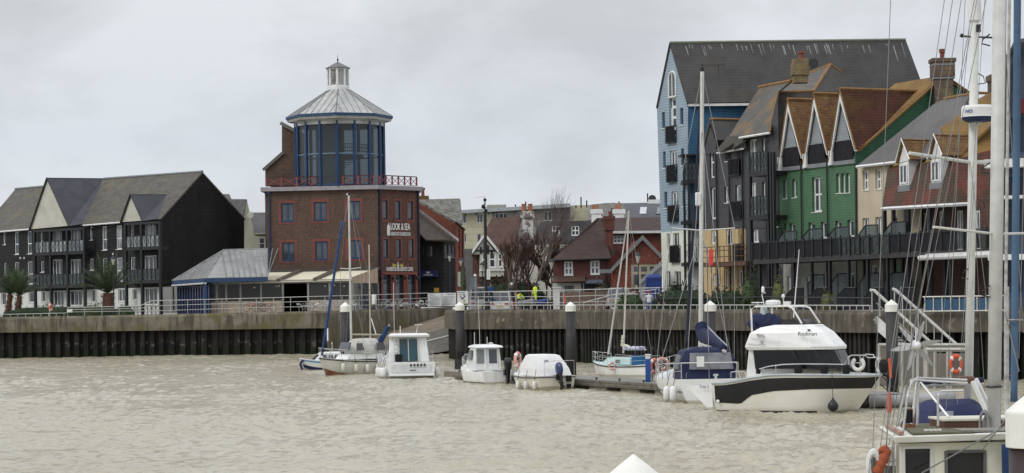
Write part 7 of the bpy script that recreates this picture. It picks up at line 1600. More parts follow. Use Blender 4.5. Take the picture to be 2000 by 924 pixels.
# rails
m=MB()
def sp(px,py,off=-.08): return hit(b,px,py,off)
tops=[sp(1480,722),sp(1500,716),sp(1530,712),sp(1570,711),(sp(1620,711.5)),(sp(1650,712))]; m.tube(tops,.02,5)
for px in (1490,1515,1560,1605,1645): a=sp(px,733); t=[q for q in (sp(px,712 if px>1510 else 719),)][0]; m.tube([a,t],.016,4)
pul=[sp(1650,712),sp(1656,698),sp(1664,694),sp(1690,694)]; tip=b.P(.995,0,1); tip=Vector((tip.x-.05,0,b.z(1)+.62)); m.tube(pul+[Vector((tip.x-.35,-.35,tip.z)),tip],.022,6)
mir=[Vector((v.x,-v.y,v.z)) for v in tops+pul]; m.tube(mir+[Vector((tip.x-.35,.35,tip.z)),tip],.022,6); m.tube([tip,tip+Vector((.1,0,-.62))],.02,5)
for px in (1658,1680): m.tube([sp(px,731),sp(px,695)],.018,5)
b.part(m,'bow_rail',chrome)
m=MB(); a=sp(1400,744); 
for px in (1428,1440): m.tube([hit(b,px,744,-.2),hit(b,px,727,-.2),hit(b,px+14,725,-.2),hit(b,px+18,740,-.2)],.018,5)
m.lathe(hit(b,1398,741,-.2),[(.05,0),(.05,.12),(.1,.14),(.1,.2)],8); b.part(m,'stern_rail',chrome)
b.loftbox([(b.z(.6)-.05,[(X(1560,726).x,.95),(X(1640,726,-.6).x,.5)]),(b.z(.6)+.16,[(X(1565,722).x,.85),(X(1625,722,-.6).x,.45)]),(b.z(.6)+.2,[(X(1570,722).x,.7),(X(1615,722,-.6).x,.35)])],'foredeck_coaming',gelcream)
for px in (1559,1610,1652,1481): 
    m=MB(); v=hit(b,px,724,-.12); m.lathe(v+Vector((0,0,-.12)),[(.1,0),(.15,.05),(.16,.3),(.1,.34)] if px!=1481 else [(.06,0),(.09,.03),(.09,.18),(.05,.2)],10); b.part(m,'black_fender_basket',blackpanel)
m=MB(); v=hit(b,1676,711,-.05); m.torus(v,.21,.07,Matrix.Rotation(-PI/2,3,'X')@Matrix.Rotation(0,3,'Z'),18,8,arc=1.6*PI,a0=-1.3*PI+PI); b.part(m,'horseshoe_buoy',M('white_foam',(.7,.7,.68),rough=.8))
m=MB(); v=Vector((tip.x-.1,.1,tip.z-.28)); m.torus(v,.19,.06,Matrix.Rotation(-PI/2,3,'X')@Matrix.Diagonal((.5,1.2,1)),18,8,arc=1.6*PI,a0=.2); b.part(m,'bow_horseshoe_buoy',bpy.data.materials['white_foam'])
m=MB(); m.lathe(Vector((tip.x+.12,0,b.z(1)+.05)),[(.1,0),(.17,.12),(.18,.35),(.1,.5)],10).tube([(tip.x+.1,0,b.z(1)),(tip.x+.35,0,b.z(1)-.1),(tip.x+.3,0,b.z(1)-.35)],.05,6); b.part(m,'anchor_winch',blackpanel)
for px in (1555,1600,1643):
    m=MB(); v=X(px-8,684,-1.27); v2=X(px,700,-1.27); m.tube([v+Vector((0,-.04,0)),v2+Vector((0,-.06,0))],.018,4); b.part(m,'wiper',blackmetal)
m=MB()
for k,(px,py) in enumerate(((1480,655),(1488,656),(1487,668))): v=X(px,py,-1.34); m.lathe(v,[(.05,-.03),(.06,.06)],8)
m.tube([X(1466,660,-1.36),X(1524,669,-1.36)],.012,4).tube([X(1460,671,-1.36),X(1495,673,-1.36)],.015,4); b.part(m,'rod_holders',chrome)
Sd=Pl.__new__(Pl); cc=b.W(Vector((0,-1.30,0))); Sd.o=Vector((cc.x,cc.y,0)); Sd.u=Vector((math.cos(b.rz),math.sin(b.rz),0)); Sd.n=Vector((Sd.u.y,-Sd.u.x,0))
Sd=Sd.sh(-.12)
text_local(b,Sd,'Rodman',(1562,648,1598,655.5),'side_lettering',blackmetal,off=.16)
q=[toloc(b,Sd.pt(x,y,.17)) for x,y in ((1575,643),(1585,643),(1581,645),(1585,647.5),(1575,647.5),(1579,645.3))]; m=MB(); m.prism(q,Vector((0,.02,0))); b.part(m,'side_emblem',blackmetal)
Sd2=Sd.sh(-.0); text_local(b,Sd.sh(.32),'Free S',(1369,751,1386,758),'stern_name',M('faded_blue_letters',(.15,.2,.3)),off=.08)
m=MB(); v=hit(b,1402,784,.03); m.lathe(v,[(.06,-.02),(.07,.0),(.03,.03)],10,ax=UPX); b.part(m,'white_outlet',white)
v=hit(b,1627,793,.25); w_=b.W(v); o=thing('ball_fender','round black ball fender hanging against the white bow of the big cruiser','fender',Vector((w_.x,w_.y,w_.z-.22))); m=MB()
m.lathe((w_.x,w_.y,w_.z),[(.02,-.21),(.12,-.17),(.19,-.08),(.20,.0),(.18,.09),(.11,.17),(.05,.24),(.04,.3)],20); m.build('ball',navyball if False else M('black_blue_rubber',(.015,.017,.022),rough=.4),o,smooth=True); m=MB(); m.tube([w_+Vector((0,0,.28)),b.W(hit(b,1625,728,.02))],.012,4); m.build('line',rubber,o)
# ------------------------------------------------------------------ near boats at the right edge
def near_boats():
    # motor sailer with wheelhouse, stern at the left
    b=Boat('motor_sailer','cream wheelhouse motor sailer with olive roof and thick mast at the bottom right','motor sailer',1692,1080,4,10.0,3.2,(1.15,1.05,1.5),transom=.7,anchor=0,wlf=.85,keel=.6)
    g0=at(1692,600,35.5); b.o=Vector((g0.x,g0.y,0)); b.root.location=b.o; b.hull(geldirty,M('cream_deck',(.45,.43,.36)))
    creamp=M('cream_paint',(.66,.65,.54),(.6,.59,.48),scale=2,rough=.4)
    Y=-1.25
    def X(px,py,y=Y): return hity(b,px,py,y)
    l,r=X(1757,900).x,X(1925,900).x; zt=X(1800,862).z-.03; zb=1.0
    wins=[(1763,872,1821,935),(1846,880,1925,935)]
    # near side wall with openings
    P=Pl.__new__(Pl); c=b.W(Vector((0,Y,0))); P.o=Vector((c.x,c.y,0)); P.u=Vector((math.cos(b.rz),math.sin(b.rz),0)); P.n=Vector((P.u.y,-P.u.x,0))
    def tolocal(o):
        Ri=(Matrix.Translation(b.root.location)@Matrix.Rotation(b.rz,4,'Z')).inverted(); mw=Matrix.Translation(b.root.location)
        for v in o.data.vertices: v.co=Ri@(mw@v.co)
    y1=1.25
    m=MB(); a=[P.rect(w_) for w_ in wins]; z0w=a[0][1]; 
    w0,w1=a[0],a[1]; ub=P.uz(1925,900)[0]+.25
    def pb(u0,z0,u1,z1,o0=-.06,o1=0): m.pbox(P,u0,z0,u1,z1,o0,o1)
    ul=P.uz(1757,900)[0]
    pb(ul,zb,w0[0],zt); pb(w0[2],zb,w1[0],zt); pb(w0[0],zb,w0[2],z0w+.0); pb(w0[0],w0[3],w0[2],zt); pb(w1[0],w1[3],w1[2],zt); pb(w1[0],zb,w1[2],z0w); pb(w1[2],zb,ub+.8,zt)
    o=m.build('wheelhouse_side',creamp,b.root); tolocal(o)
    m=MB(); m.loft([[Vector(p) for p in ((l,-1.22,z_),(l+.06,-1.22,z_),(l+.5,1.22,z_),(l+.44,1.22,z_))] for z_ in (zb,zt)],closed=True).box((l+2.6,0,(zb+zt)/2),(.06,2.44,zt-zb)); b.part(m,'wheelhouse_ends',creamp)
    m=MB(); m.box((l+1.6,1.22,1.2),(2.2,.06,.6)).box((l+1.6,1.22,zt-.08),(2.2,.06,.16)); b.part(m,'wheelhouse_far_side',creamp)
    for k,q in enumerate(a):
        m=MB(); f=.035
        m.pbox(P,q[0]-.01,q[1],q[0]+f,q[3],-.05,.02).pbox(P,q[2]-f,q[1],q[2]+.01,q[3],-.05,.02).pbox(P,q[0]+f,q[3]-f,q[2]-f,q[3]+.01,-.05,.02)
        o=m.build('window_frame',alu if k==0 else M('dark_alloy',(.12,.12,.12)),b.root); tolocal(o); m=MB(); m.pbox(P,q[0]+f,q[1],q[2]-f,q[3]-f,-.04,-.03); o2=m.build('pane',Mglass('wheelhouse_glass',(.25,.27,.28),.35,.04) if k==0 else bpy.data.materials['wheelhouse_glass'],o); tolocal(o2)
    m=MB(); m.box((l+1.3,.4,1.3),(2.4,1.4,.5)); b.part(m,'interior_console',M('dark_cabin_interior',(.04,.035,.03)))
    # roof
    rn=[X(1748,862,-1.42),X(1918,856,-1.42)]; n0=rn[0]; zr=n0.z+.02
    x0,x1=n0.x,rn[1].x+.9
    m=MB(); m.loft([[Vector(p) for p in ((x0,-1.42,zr-.05),(x1,-1.42,zr-.02),(x1+.5,1.42,zr-.02),(x0+.48,1.42,zr-.05))],[Vector(p) for p in ((x0-.02,-1.45,zr+.05),(x1,-1.45,zr+.08),(x1+.5,1.45,zr+.08),(x0+.42,1.45,zr+.05))]],closed=True); b.part(m,'wheelhouse_roof',M('off_white_roof_edge',(.66,.66,.60)),bevel=.015)
    m=MB(); m.loft([[Vector(p) for p in ((x0+.3,-1.3,z_),(x0+1.25,-1.3,z_),(x0+1.7,1.32,z_),(x0+.75,1.32,z_))] for z_ in (zr+.06,zr+.095)],closed=True); b.part(m,'olive_roof_deck',M('olive_non_slip',(.12,.115,.07),(.09,.085,.05),scale=5,rough=.95))
    m=MB(); m.loft([[Vector(p) for p in ((x0+.1,-1.25,z_),(x0+.18,-1.25,z_),(x0+.5,1.0,z_),(x0+.42,1.0,z_))] for z_ in (zr+.06,zr+.11)],closed=True); b.part(m,'red_grab_strip',M('weathered_red_strip',(.25,.10,.07),(.4,.35,.3),scale=8))
    m=MB(); q=X(1815,845,-.7)
    for k in range(4): m.box((x0+.65+k*.07,-.75,zr+.1),(.045,.12,.03))
    b.part(m,'roof_vent',white)
    q0=X(1847,838,-.2).x; m=MB(); m.box((q0+.65,.35,zr+.13),(1.3,.9,.12)); b.part(m,'teak_hatch',teak,bevel=.01); m=MB(); m.box((q0+.65,.35,zr+.215),(1.34,.94,.04)); b.part(m,'hatch_lid',M('cream_hatch_lid',(.62,.61,.52)),bevel=.01)
    m=MB(); m.box((q0+.5,-.9,zr+.1),(1.0,.55,.03)); b.part(m,'grey_roof_panel',M('grey_slats',(.25,.24,.21),vbands=(.1,(1,0,0),.7)))
    s0=X(1773,829,.2); m=MB(); m.box((s0.x,.2,zr+.28),(.11,.16,.22)); b.part(m,'searchlight',blackgloss,bevel=.02,label='black searchlight with an orange edge'); m=MB(); m.box((s0.x,.2,zr+.12),(.2,.16,.05)).box((s0.x+.062,.2,zr+.28),(.01,.17,.23)); b.part(m,'searchlight_bracket',M('rusty_brown',(.2,.07,.03)))
    # gantry and turbine
    yb=.9; D=lambda px,py,y=yb: hity(b,px,py,y)
    m=MB(); m.tube([D(1762,860,-.9),D(1772,775,-.9),D(1780,745,-.6),D(1792,738,-.2),D(1888,742,.2)],.02,6).tube([D(1745,870,1.1),D(1768,760,1.0),D(1778,742,.9),D(1890,748,.8)],.02,6)
    m.tube([D(1791,742),D(1781,832)],.028,6).tube([D(1797,745),D(1853,815,.3)],.02,6).tube([D(1790,745),D(1779,828,.4)],.012,5)
    m.tube([D(1832,832,-.6),D(1832,772,-.6),D(1838,764,-.6),D(1880,763,-.5)],.02,6); b.part(m,'gantry',chrome)
    m=MB(); pt=D(1792,684); m.tube([D(1792,832),pt],.024,6); tp=b.part(m,'turbine_pole',chrome)
    h=D(1788,675); m=MB(); m.lathe(h,[(.01,-.14),(.06,-.12),(.088,-.05),(.09,.0),(.06,.12),(.03,.2)],16,ax=UPX); b.part(m,'turbine_hub',white,tp,smooth=True)
    for k in range(6):
        a=.35+k*PI/3; R=Matrix.Rotation(a,3,'Y'); m=MB(); m.loft([[h+R@Vector((x,-.02+x*.4,z)) for x in (-w_,w_)]+[h+R@Vector((w_,-.012+w_*.4,z)),h+R@Vector((-w_,-.012-w_*.4,z))] for z,w_ in ((.07,.02),(.14,.05),(.3,.035),(.42,.012))],closed=True); b.part(m,'turbine_blade',M('grey_turbine_blade',(.45,.45,.44)) if k==0 else bpy.data.materials['grey_turbine_blade'],tp)
    m=MB(); m.tube([h+Vector((0,.1,0)),h+Vector((.12,.55,.05))],.02,5); m.prism([h+Vector((.1,.45,-.05)),h+Vector((.2,.7,-.08)),h+Vector((.22,.72,.22)),h+Vector((.14,.55,.24))],Vector((.012,0,0))); b.part(m,'turbine_tail',white,tp)
    # mast
    t0,t1=D(1939,940,-.2),D(1953,-60,-.2); m=MB(); m.tube([Vector((t0.x,t0.y,1.0)),t1],.105,14); ms=b.part(m,'mast',M('scuffed_mast',(.52,.52,.50),(.45,.45,.43),scale=5,rough=.45,stain=(4,(.2,.19,.17),.68,.75)),smooth=True)
    m=MB(); m.tube([Vector((t0.x+.085,t0.y-.04,1.2)),t1+Vector((.085,-.04,0))],.022,5); b.part(m,'mast_track',M('grey_track',(.3,.3,.3)),ms)
    m=MB(); 
    for y in (90,340,580): 
        q=D(1944,y,-.2); m.tube([q+Vector((-.1,-.05,0)),q+Vector((-.24,-.08,.03)),q+Vector((-.22,-.08,.1)),q+Vector((-.1,-.05,.18))],.012,5)
    for y in (755,): m.torus(D(1941,y,-.2),.12,.018,None,16,6)
    b.part(m,'mast_steps',blackmetal,ms)
    q=D(1946,457,-.2); m=MB(); m.tube([q,D(1823,443.5,-.9)],.022,6).tube([q,q+Vector((.9,.4,.02))],.022,6); b.part(m,'spreader',alu,ms)
    m=MB(); m.tube([D(1908,856,-.9)+Vector((0,0,0)),D(1912,818,-.4)],.01,4)
    # coiled ropes on the mast
    m=MB(); 
    for k in range(7):
        c=D(1921+k*1.5,830+k*3,-.45+.03*k); m.torus(c,.13+.02*(k%3),.014,UPX@Matrix.Rotation(.2*k,3,'Y')@Matrix.Diagonal((.55,1.6,1)),18,5)
    for k in range(5): c=D(1918+k*3.5,905,-.6); m.tube([c+Vector((0,0,-.35)),c+Vector((.02,0,0)),D(1925+k*2,845,-.5)],.013,5)
    b.part(m,'coiled_ropes',M('grey_rope',(.30,.29,.27),(.2,.2,.19),scale=20,rough=.9),ms)
    st=M('dark_stay_wire',(.24,.24,.24),rough=.4,metal=.5)
    lines=[((1703,924),(1740,-10),-.6),((1712,924),(1846,-10),-1.1),((1722,924),(1862,-10),.9),((1736,870),(1879,-10),.6),((1752,820),(1905,-10),.9),((1733,924),(1910,-10),-1.3),((1765,790),(1930,-20),.9)]
    m=MB()
    for a_,c_,y in lines[:1]+lines[1:]: m.tube([D(*a_,y),D(*c_,y*.3)],.006,5)
    m.tube([D(1985,820,-1.5)+Vector((0,0,0)),D(1800,924,-1.5)],.012,5).tube([D(2000,770,-1.6),D(1918,880,-1.4)],.01,5); b.part(m,'standing_rigging',st,ms)
    m=MB(); a_,c_=D(1735,812,-.9),D(1741,690,-.8)
    m.tube([D(1728,924,-.9),a_,c_,D(1760,560,-.7)],.01,5); b.part(m,'danbuoy_line',st)
    for (u,v,w2) in (((1737,700),(1740,738),.022),((1736,767),(1737,806),.036)):
        p,q=D(*u,-.8),D(*v,-.85); m=MB(); m.tube([p,p.lerp(q,.1),p.lerp(q,.9),q],w2,10); b.part(m,'orange_float',orange,bevel=.01)
    m=MB(); pp=[D(1695,924,-1.3),D(1702,890,-1.3),D(1716,884,-1.2),D(1735,905,-1.2)]; m.tube(pp,.02,6); m.tube([D(1716,884,-1.2),D(1722,884,1.1)],.02,6).tube([D(1722,884,1.1),D(1722,930,1.1)],.02,6).tube([D(1745,850,-1.2),D(1745,930,-1.2)],.018,5).tube([D(1752,870,-1.2),D(1752,930,-1.2)],.018,5); b.part(m,'pushpit',chrome)
    m=MB(); m.torus(D(1706,908,-1.25),.14,.055,UPX@Matrix.Diagonal((.6,1.3,1)),18,8,arc=1.6*PI); b.part(m,'horseshoe_buoy',bpy.data.materials['white_foam'])
    cover(b,[D(1712,925,-1.3),D(1722,905,-1.3),D(1730,885,-1.25),D(1724,875,-1.2)],.078,M('rust_orange_cloth',(.36,.09,.04),(.28,.07,.03),rough=.9),'rust_red_bundle',amp=.4)
    m=MB(); m.box(D(1738,885,-1.1),(.1,.2,.22)); m.box(D(1742,905,-1.1),(.16,.2,.06)); b.part(m,'white_bracket',white)
    m=MB(); c=D(1990,900,-1.5); m.box(c,(.5,.1,.5)); b.part(m,'blue_dodger',bluecanvas); m=MB(); m.tube([D(1975,925,-1.6),D(1977,892,-1.6),D(1990,885,-1.6),D(2010,884,-1.6)],.02,6); b.part(m,'pulpit_hoop',chrome)
    # radar yacht behind
    e=Boat('radar_yacht','sailing yacht with dark blue sprayhood and white radar dome on its mast','sailing yacht',1800,1000,8,9.5,3.0,(1.15,1.05,1.35),transom=.7,anchor=0,wlf=.8)
    g0=at(1768,600,44.5); e.o=Vector((g0.x,g0.y,0)); e.root.location=e.o; e.hull(gel,gel)
    D=lambda px,py,y=0: hity(e,px,py,y)
    hx0,hx1=D(1797,825,-.9).x,D(1925,825,-.9).x; z1=D(1860,781,0).z; zb=D(1820,832,-1).z
    m=MB(); rings=[]
    for i in range(11):
        t=i/10; x=hx0+(hx1-hx0)*t; hz=zb-.4+(z1-zb+.4)*(1-(1-min(t*2.2,1))**2.4)
        rings.append([Vector((x,1.05*math.cos(a_)*(1 if i else .98),zb-.4+(hz-zb+.4+.02)*max(0,math.sin(a_))**.55)) for a_ in [PI*k/14 for k in range(15)]])
    m.loft(rings,caps=False); e.part(m,'sprayhood',M('royal_navy_canvas',(.012,.016,.06),(.016,.02,.075),rough=.8,bump=.2),smooth=True)
    m=MB(); m.tube([r_[3]+Vector((0,-.03,.02)) for r_ in []] or [rings[0][7],rings[1][10],rings[2][11]],.02,5); 
    e.loftbox([(1.0,[(hx0+.2,1.15),(7.0,.7)]),(zb-.1,[(hx0+.3,1.05),(6.6,.6)])],'coachroof',gel,bevel=.04)
    m=MB(); a_=[D(1823,829,-1.08),D(1862,829,-1.08),D(1862,803,-1.0),D(1838,803,-1.0)]; m.prism(a_,Vector((0,.02,0))); e.part(m,'sprayhood_window',M('milky_vinyl',(.28,.29,.32),(.2,.21,.24),scale=5,rough=.3))
    m=MB(); c_,d_=D(1795,751,.4),D(1920,747,.4); m.tube([c_,d_],.045,8); e.part(m,'boom',alu); cover(e,[c_+Vector((0,0,.04)),d_+Vector((0,0,.04))],.06,navy,'navy_boom_cover',amp=.3)
    t0,t1=D(1889,832),D(1906,-60); m=MB(); m.tube([Vector((t0.x,0,1.0)),t1],.085,14); ms=e.part(m,'mast',M('matt_white_mast',(.62,.62,.58),(.52,.52,.49),scale=4,rough=.5),smooth=True)
    q=D(1904,40); m=MB(); m.lathe(q,[(.09,-.04),(.125,0),(.125,.9)],16); e.part(m,'white_canister',white,ms)
    m=MB(); m.tube([q+Vector((.02,-.15,-.25)),q+Vector((.02,-.15,-.1))],.05,8); e.part(m,'deck_lamp',blackmetal,ms)
    r=D(1902,240); m=MB(); m.lathe(r+Vector((0,-.25,0)),[(.24,.0),(.30,.04),(.33,.1)],24); e.part(m,'radar_base',M('radar_navy_base',(.01,.025,.08)),ms); m=MB(); m.lathe(r+Vector((0,-.25,.0)),[(.335,.09),(.33,.11),(.325,.27),(.29,.32),(.1,.335)],28); rd=e.part(m,'radar_dome',white,ms)
    m=MB(); m.box(r+Vector((0,-.12,-.02)),(.16,.3,.05)); e.part(m,'radar_bracket',alu,ms)
    Pm=Pl.__new__(Pl); w_=e.W(r+Vector((0,-.25,0))); sc_=w_.y/F
    for txt,xa,xb in (('NO',1871.5,1881),('FU',1925.5,1933.5)):
        cu=bpy.data.curves.new('t','FONT'); cu.body=txt; cu.extrude=.004; tmp=bpy.data.objects.new('t',cu); COL.objects.link(tmp); bpy.context.view_layer.update(); me=bpy.data.meshes.new_from_object(tmp.evaluated_get(bpy.context.evaluated_depsgraph_get())); bpy.data.objects.remove(tmp)
        xs=[v.co.x for v in me.vertices]; ys=[v.co.y for v in me.vertices]; ang=lambda px: math.asin(max(-.97,min(.97,((px-1902)*sc_)/.34)))
        mb=MB(); 
        for v in me.vertices:
            a0=ang(xa)+(ang(xb)-ang(xa))*(v.co.x-min(xs))/(max(xs)-min(xs)); R_=.338+v.co.z; mb.v.append(r+Vector((0,-.25,0))+Vector((R_*math.sin(a0),-R_*math.cos(a0),.16+.065*(v.co.y-min(ys))/(max(ys)-min(ys)))))
        mb.f=[tuple(p.vertices) for p in me.polygons]; e.part(mb,'radar_lettering',M('radar_blue_letters',(.02,.08,.3)) if txt=='NO' else bpy.data.materials['radar_blue_letters'],rd)
    m=MB(); s0=D(1897,317); m.tube([D(1776,299,-.9),s0,s0+Vector((.55,.3,-.0))],.035,6); m.tube([s0,D(1960,313,.5)],.035,6); e.part(m,'spreader',alu,ms)
    m=MB(); 
    for y,sd in ((95,1),(165,1),(235,1),(410,1),(545,-1)):
        q=D(1900,y+70 if y<200 else y,-.0); m.tube([q+Vector((sd*.08,-.05,0)),q+Vector((sd*.24,-.05,.02)),q+Vector((sd*.2,-.05,.16)),q+Vector((sd*.08,-.05,.22))],.012,5)
    m.tube([D(1880,71),D(1945,74)],.02,5).tube([D(1876,68),D(1881,71)],.04,6); e.part(m,'mast_steps',blackmetal,ms)
    m=MB()
    for a_,c_,y in (((1830,760),(1900,-20),.8),((1848,800),(1886,-20),-.9),((1870,790),(1925,-20),-.8),((1925,800),(1893,250),.5),((1940,700),(1897,330),-.6),((1880,700),(1905,330),-.3)): m.tube([D(*a_,y),D(*c_,y*.2)],.006,5)
    e.part(m,'standing_rigging',st,ms)
    m=MB(); q=D(1865,742,-.9); m.box(D(1885,742,-.6),(.35,.3,.14)); e.part(m,'brown_saddle',teak,bevel=.05); m=MB(); a_,c_=D(1900,745,-1.1),D(1927,805,-1.1); m.tube([a_,c_],.05,4).tube([a_+Vector((.1,.1,.05)),c_+Vector((.12,.1,.05))],.04,4); e.part(m,'folded_passerelle',gel)
    # blue-sailed yacht
    g=Boat('blue_sail_yacht','yacht at the right edge with its foresail furled in faded blue canvas','sailing yacht',2100,1000,12,9.0,2.9,(1.1,1.05,1.3),transom=.7,anchor=.0,wlf=.8)
    g0=at(1978,600,41); g.o=Vector((g0.x,g0.y,0)); g.root.location=g.o; g.hull(gel,gel)
    D=lambda px,py,y=0: hity(g,px,py,y)
    p=[D(1980.5,785),D(1982,600),D(1985,300),D(1987.5,-60)]; cover(g,p,.066,M('faded_blue_canvas',(.075,.135,.22),(.05,.095,.17),scale=1.5,zs=.4,rough=.85,bump=.3),'furled_foresail',amp=.12,n=10)
    m=MB(); m.tube([D(1964,600,.5),D(1972,-60,.5)],.03,6); m.tube([D(1966,840,.5),D(1966,560,.5)],.05,8); g.part(m,'spinnaker_pole',M('scuffed_white_pole',(.5,.5,.47),(.3,.3,.28),scale=6)); m=MB(); m.tube([(2.2,0,1.2),(2.1,0,13)],.09,10); g.part(m,'mast',alu)
    m=MB(); 
    for a_,c_,y in (((1999,650),(1957,-20),.3),((1990,700),(2010,-20),-.3)): m.tube([D(*a_,y),D(*c_,y)],.008,5)
    m.tube([D(1963,610,0),D(1990,725,-.2),D(1960,740,-.3)],.012,5); m.torus(D(1981,625,0),.14,.02,None,16,6); g.part(m,'rigging_lines',st)
    # grey inflatable dinghy tied below the landing
    d=thing('inflatable_dinghy','grey and black inflatable dinghy floating under the landing cage','dinghy',onz(1775,796)); c=d.location; m=MB()
    m.tube([c+Vector((-1.6,.7,.28)),c+Vector((.6,.75,.28)),c+Vector((1.35,.45,.36)),c+Vector((1.6,0,.42)),c+Vector((1.35,-.45,.36)),c+Vector((.6,-.75,.28)),c+Vector((-1.6,-.7,.28))],.23,12); m.build('tube',M('pale_grey_hypalon',(.33,.33,.33),(.25,.25,.25)),d,smooth=True)
    m=MB(); m.box(c+Vector((-.2,0,.12)),(2.6,1.1,.06)).box(c+Vector((-1.4,0,.3)),(.06,1.1,.4)).box(c+Vector((-.3,0,.4)),(.25,1.2,.05)); m.build('floor_and_seat',blackpanel,d)
near_boats()
# steel lines mooring the cruiser
m=MB(); a=SF.W(Vector((SF.L-.1,0,SF.z(1)))); bq=at(1805,770,102); 
for z in (0,.35): m.tube([a+Vector((0,0,-z)),a.lerp(bq,.5)+Vector((0,0,-.5-z)),bq],.02,5)
m.build('mooring_lines',rubber,label='pair of dark mooring lines from the big cruiser to the landing stage',cat='rope')
# ------------------------------------------------------------------ vegetation
leafp=M('palm_leaf',(.045,.075,.025),(.03,.05,.018),scale=3,rough=.6)
hedge=M('clipped_hedge_leaves',(.035,.062,.02),(.017,.03,.012),scale=2.5,rough=.8)
hedge_d=M('dark_evergreen_leaves',(.022,.040,.016),(.012,.022,.01),scale=2,rough=.8)
trunkm=M('fibrous_palm_trunk',(.13,.065,.04),(.07,.035,.022),scale=6,rough=.95)
bark=M('grey_bark',(.17,.15,.13),(.11,.095,.08),scale=3,rough=.95)
twig=M('reddish_twigs',(.085,.043,.034),(.06,.032,.027),scale=1,rough=.95)
def palm(px,d,ybase,ycrown,R,label,lean=0.0,trunk=.3,group='palms in front of the black apartments',n=34):
    c=at(px,ycrown,d); base_=Vector((c.x-lean,c.y,GZ)); o=thing('palm_tree',label,'palm tree',base_,group)
    m=MB(); H_=c.z-GZ; m.tube([base_,base_.lerp(c,.3)+Vector((0,0,0)),base_.lerp(c,.7),c],trunk*1.05,10,r2=trunk*.75)
    for k in range(90):
        t=random.random(); p=base_.lerp(c,t); a=random.random()*2*PI; q=p+Vector((math.cos(a),math.sin(a),0))*trunk*.95; m.poly([q+Vector((-.05,0,0)),q+Vector((.05,0,0)),q+Vector((math.cos(a)*.16,math.sin(a)*.16,.14))])
    m.build('trunk',trunkm,o); f=MB()
    for k in range(n):
        a=2*PI*k/n*2.618+random.uniform(-.2,.2); el=random.uniform(.35,1.4); L_=R*random.uniform(.8,1.1); pts=[]
        for i in range(9):
            t=i/8; rr=L_*t*math.cos(el)*(1+.15*t); z=L_*t*math.sin(el)-.22*R*t*t*math.cos(el); pts.append(c+Vector((math.cos(a)*rr,math.sin(a)*rr,z)))
        f.tube(pts,.025,3,r2=.008,cap=False); sd=Vector((-math.sin(a),math.cos(a),0))
        for i in range(1,26):
            t=i/26; s_=t*8; j=min(int(s_),7); p=pts[j].lerp(pts[j+1],s_-j); tg=(pts[j+1]-pts[j]).normalized(); ln=R*.26*math.sin(PI*min(1,t*.85+.12))
            for s2 in (-1,1): e=p+sd*s2*ln*.75+tg*ln*.65+Vector((0,0,random.uniform(-.15,.12))); f.poly([p-tg*.03,p+tg*.04,e])
    f.build('crown',leafp,o); return o
palm(20,215,0,575,2.9,'low palm at the far left edge with arching fronds',lean=.3,n=30)
palm(38,213,0,577,3.0,'second low palm from the left, right of the edge palm, trunk leaning right',lean=.25,n=30)
palm(211,213,0,572,3.9,'tall palm with stout reddish trunk in front of the right half of the black apartments',trunk=.62,n=40)
def bush(name,label,c,sz,mat,n=900,leaf=.12,group=None,seed=1,cat='hedge'):
    rnd=random.Random(seed); m=MB()
    for k in range(n):
        u,v,w_=rnd.uniform(-1,1),rnd.uniform(-1,1),rnd.uniform(0,1)
        h=(1-abs(u)**4)*(1-abs(v)**4)*(.72+.4*noise.noise(Vector((u*3+seed,v*2,0)))); z=w_**.6*h
        p=Vector((c[0]+u*sz[0]/2,c[1]+v*sz[1]/2,c[2]+z*sz[2])); s=leaf*rnd.uniform(.6,1.4)
        a=Vector((rnd.gauss(0,1),rnd.gauss(0,1),rnd.gauss(0,1))).normalized()*s; b_=Vector((rnd.gauss(0,1),rnd.gauss(0,1),rnd.gauss(0,1))).normalized()*s
        m.poly([p,p+a,p+a*.6+b_])
    # twiggy inner mass
    m.loft([[Vector((c[0]+sz[0]*.44*math.cos(a)*q,c[1]+sz[1]*.4*math.sin(a)*q,c[2]+sz[2]*z)) for a in [2*PI*k/10 for k in range(10)]] for z,q in ((0,1),(.4,.95),(.62,.6))],closed=True)
    return m.build(name,mat,label=label,cat=cat,group=group)
def hb_(px,d,wpx,ytop,dep,mat,label,n=900,leaf=.13,seed=1,cat='hedge',name='hedge',zb=None):
    c=ptz(px,d,GZ-.15 if zb is None else zb); h=at(px,ytop,d).z-c.z; bush(name,label,(c.x,c.y,c.z),(wpx*d/F,dep,h/.72),mat,n,leaf,seed=seed,cat=cat)
hb_(120,212,270,596,1.5,hedge_d,'long low dark hedge in front of the left half of the black apartments',n=1600)
hb_(182,210.5,50,594,1.2,hedge,'small green hedge just left of the tall palm trunk',seed=2,n=500)
hb_(243,210.5,44,596,1.2,hedge,'small green hedge right of the tall palm trunk',seed=3,n=500)
hb_(1232,160,56,571,2.0,hedge,'light green low hedge left of the tall blue house, near the person in white',seed=5)
hb_(1330,156,120,560,3,hedge_d,'large dark hedge under the yellow and white ground floors of the terrace',n=2200,seed=6,leaf=.16)
hb_(1420,153,90,566,2.5,hedge_d,'dark shrubbery below the yellow rendered balcony',n=1500,seed=7,leaf=.16)
hb_(1466,147,34,538,1.8,hedge,'tall leafy shrub at the corner of the black slate house',n=900,seed=8,leaf=.16,cat='shrub',name='shrub')
hb_(1520,142,26,545,1.4,M('olive_shrub_leaves',(.09,.10,.035),(.05,.06,.02),scale=3),'olive-green feathery shrub in front of the black walkway',n=600,seed=9,cat='shrub',name='shrub')
hb_(1615,140,26,570,1.4,bpy.data.materials['olive_shrub_leaves'],'spiky green shrub below the middle of the raised walkway',n=400,seed=10,cat='shrub',name='shrub')
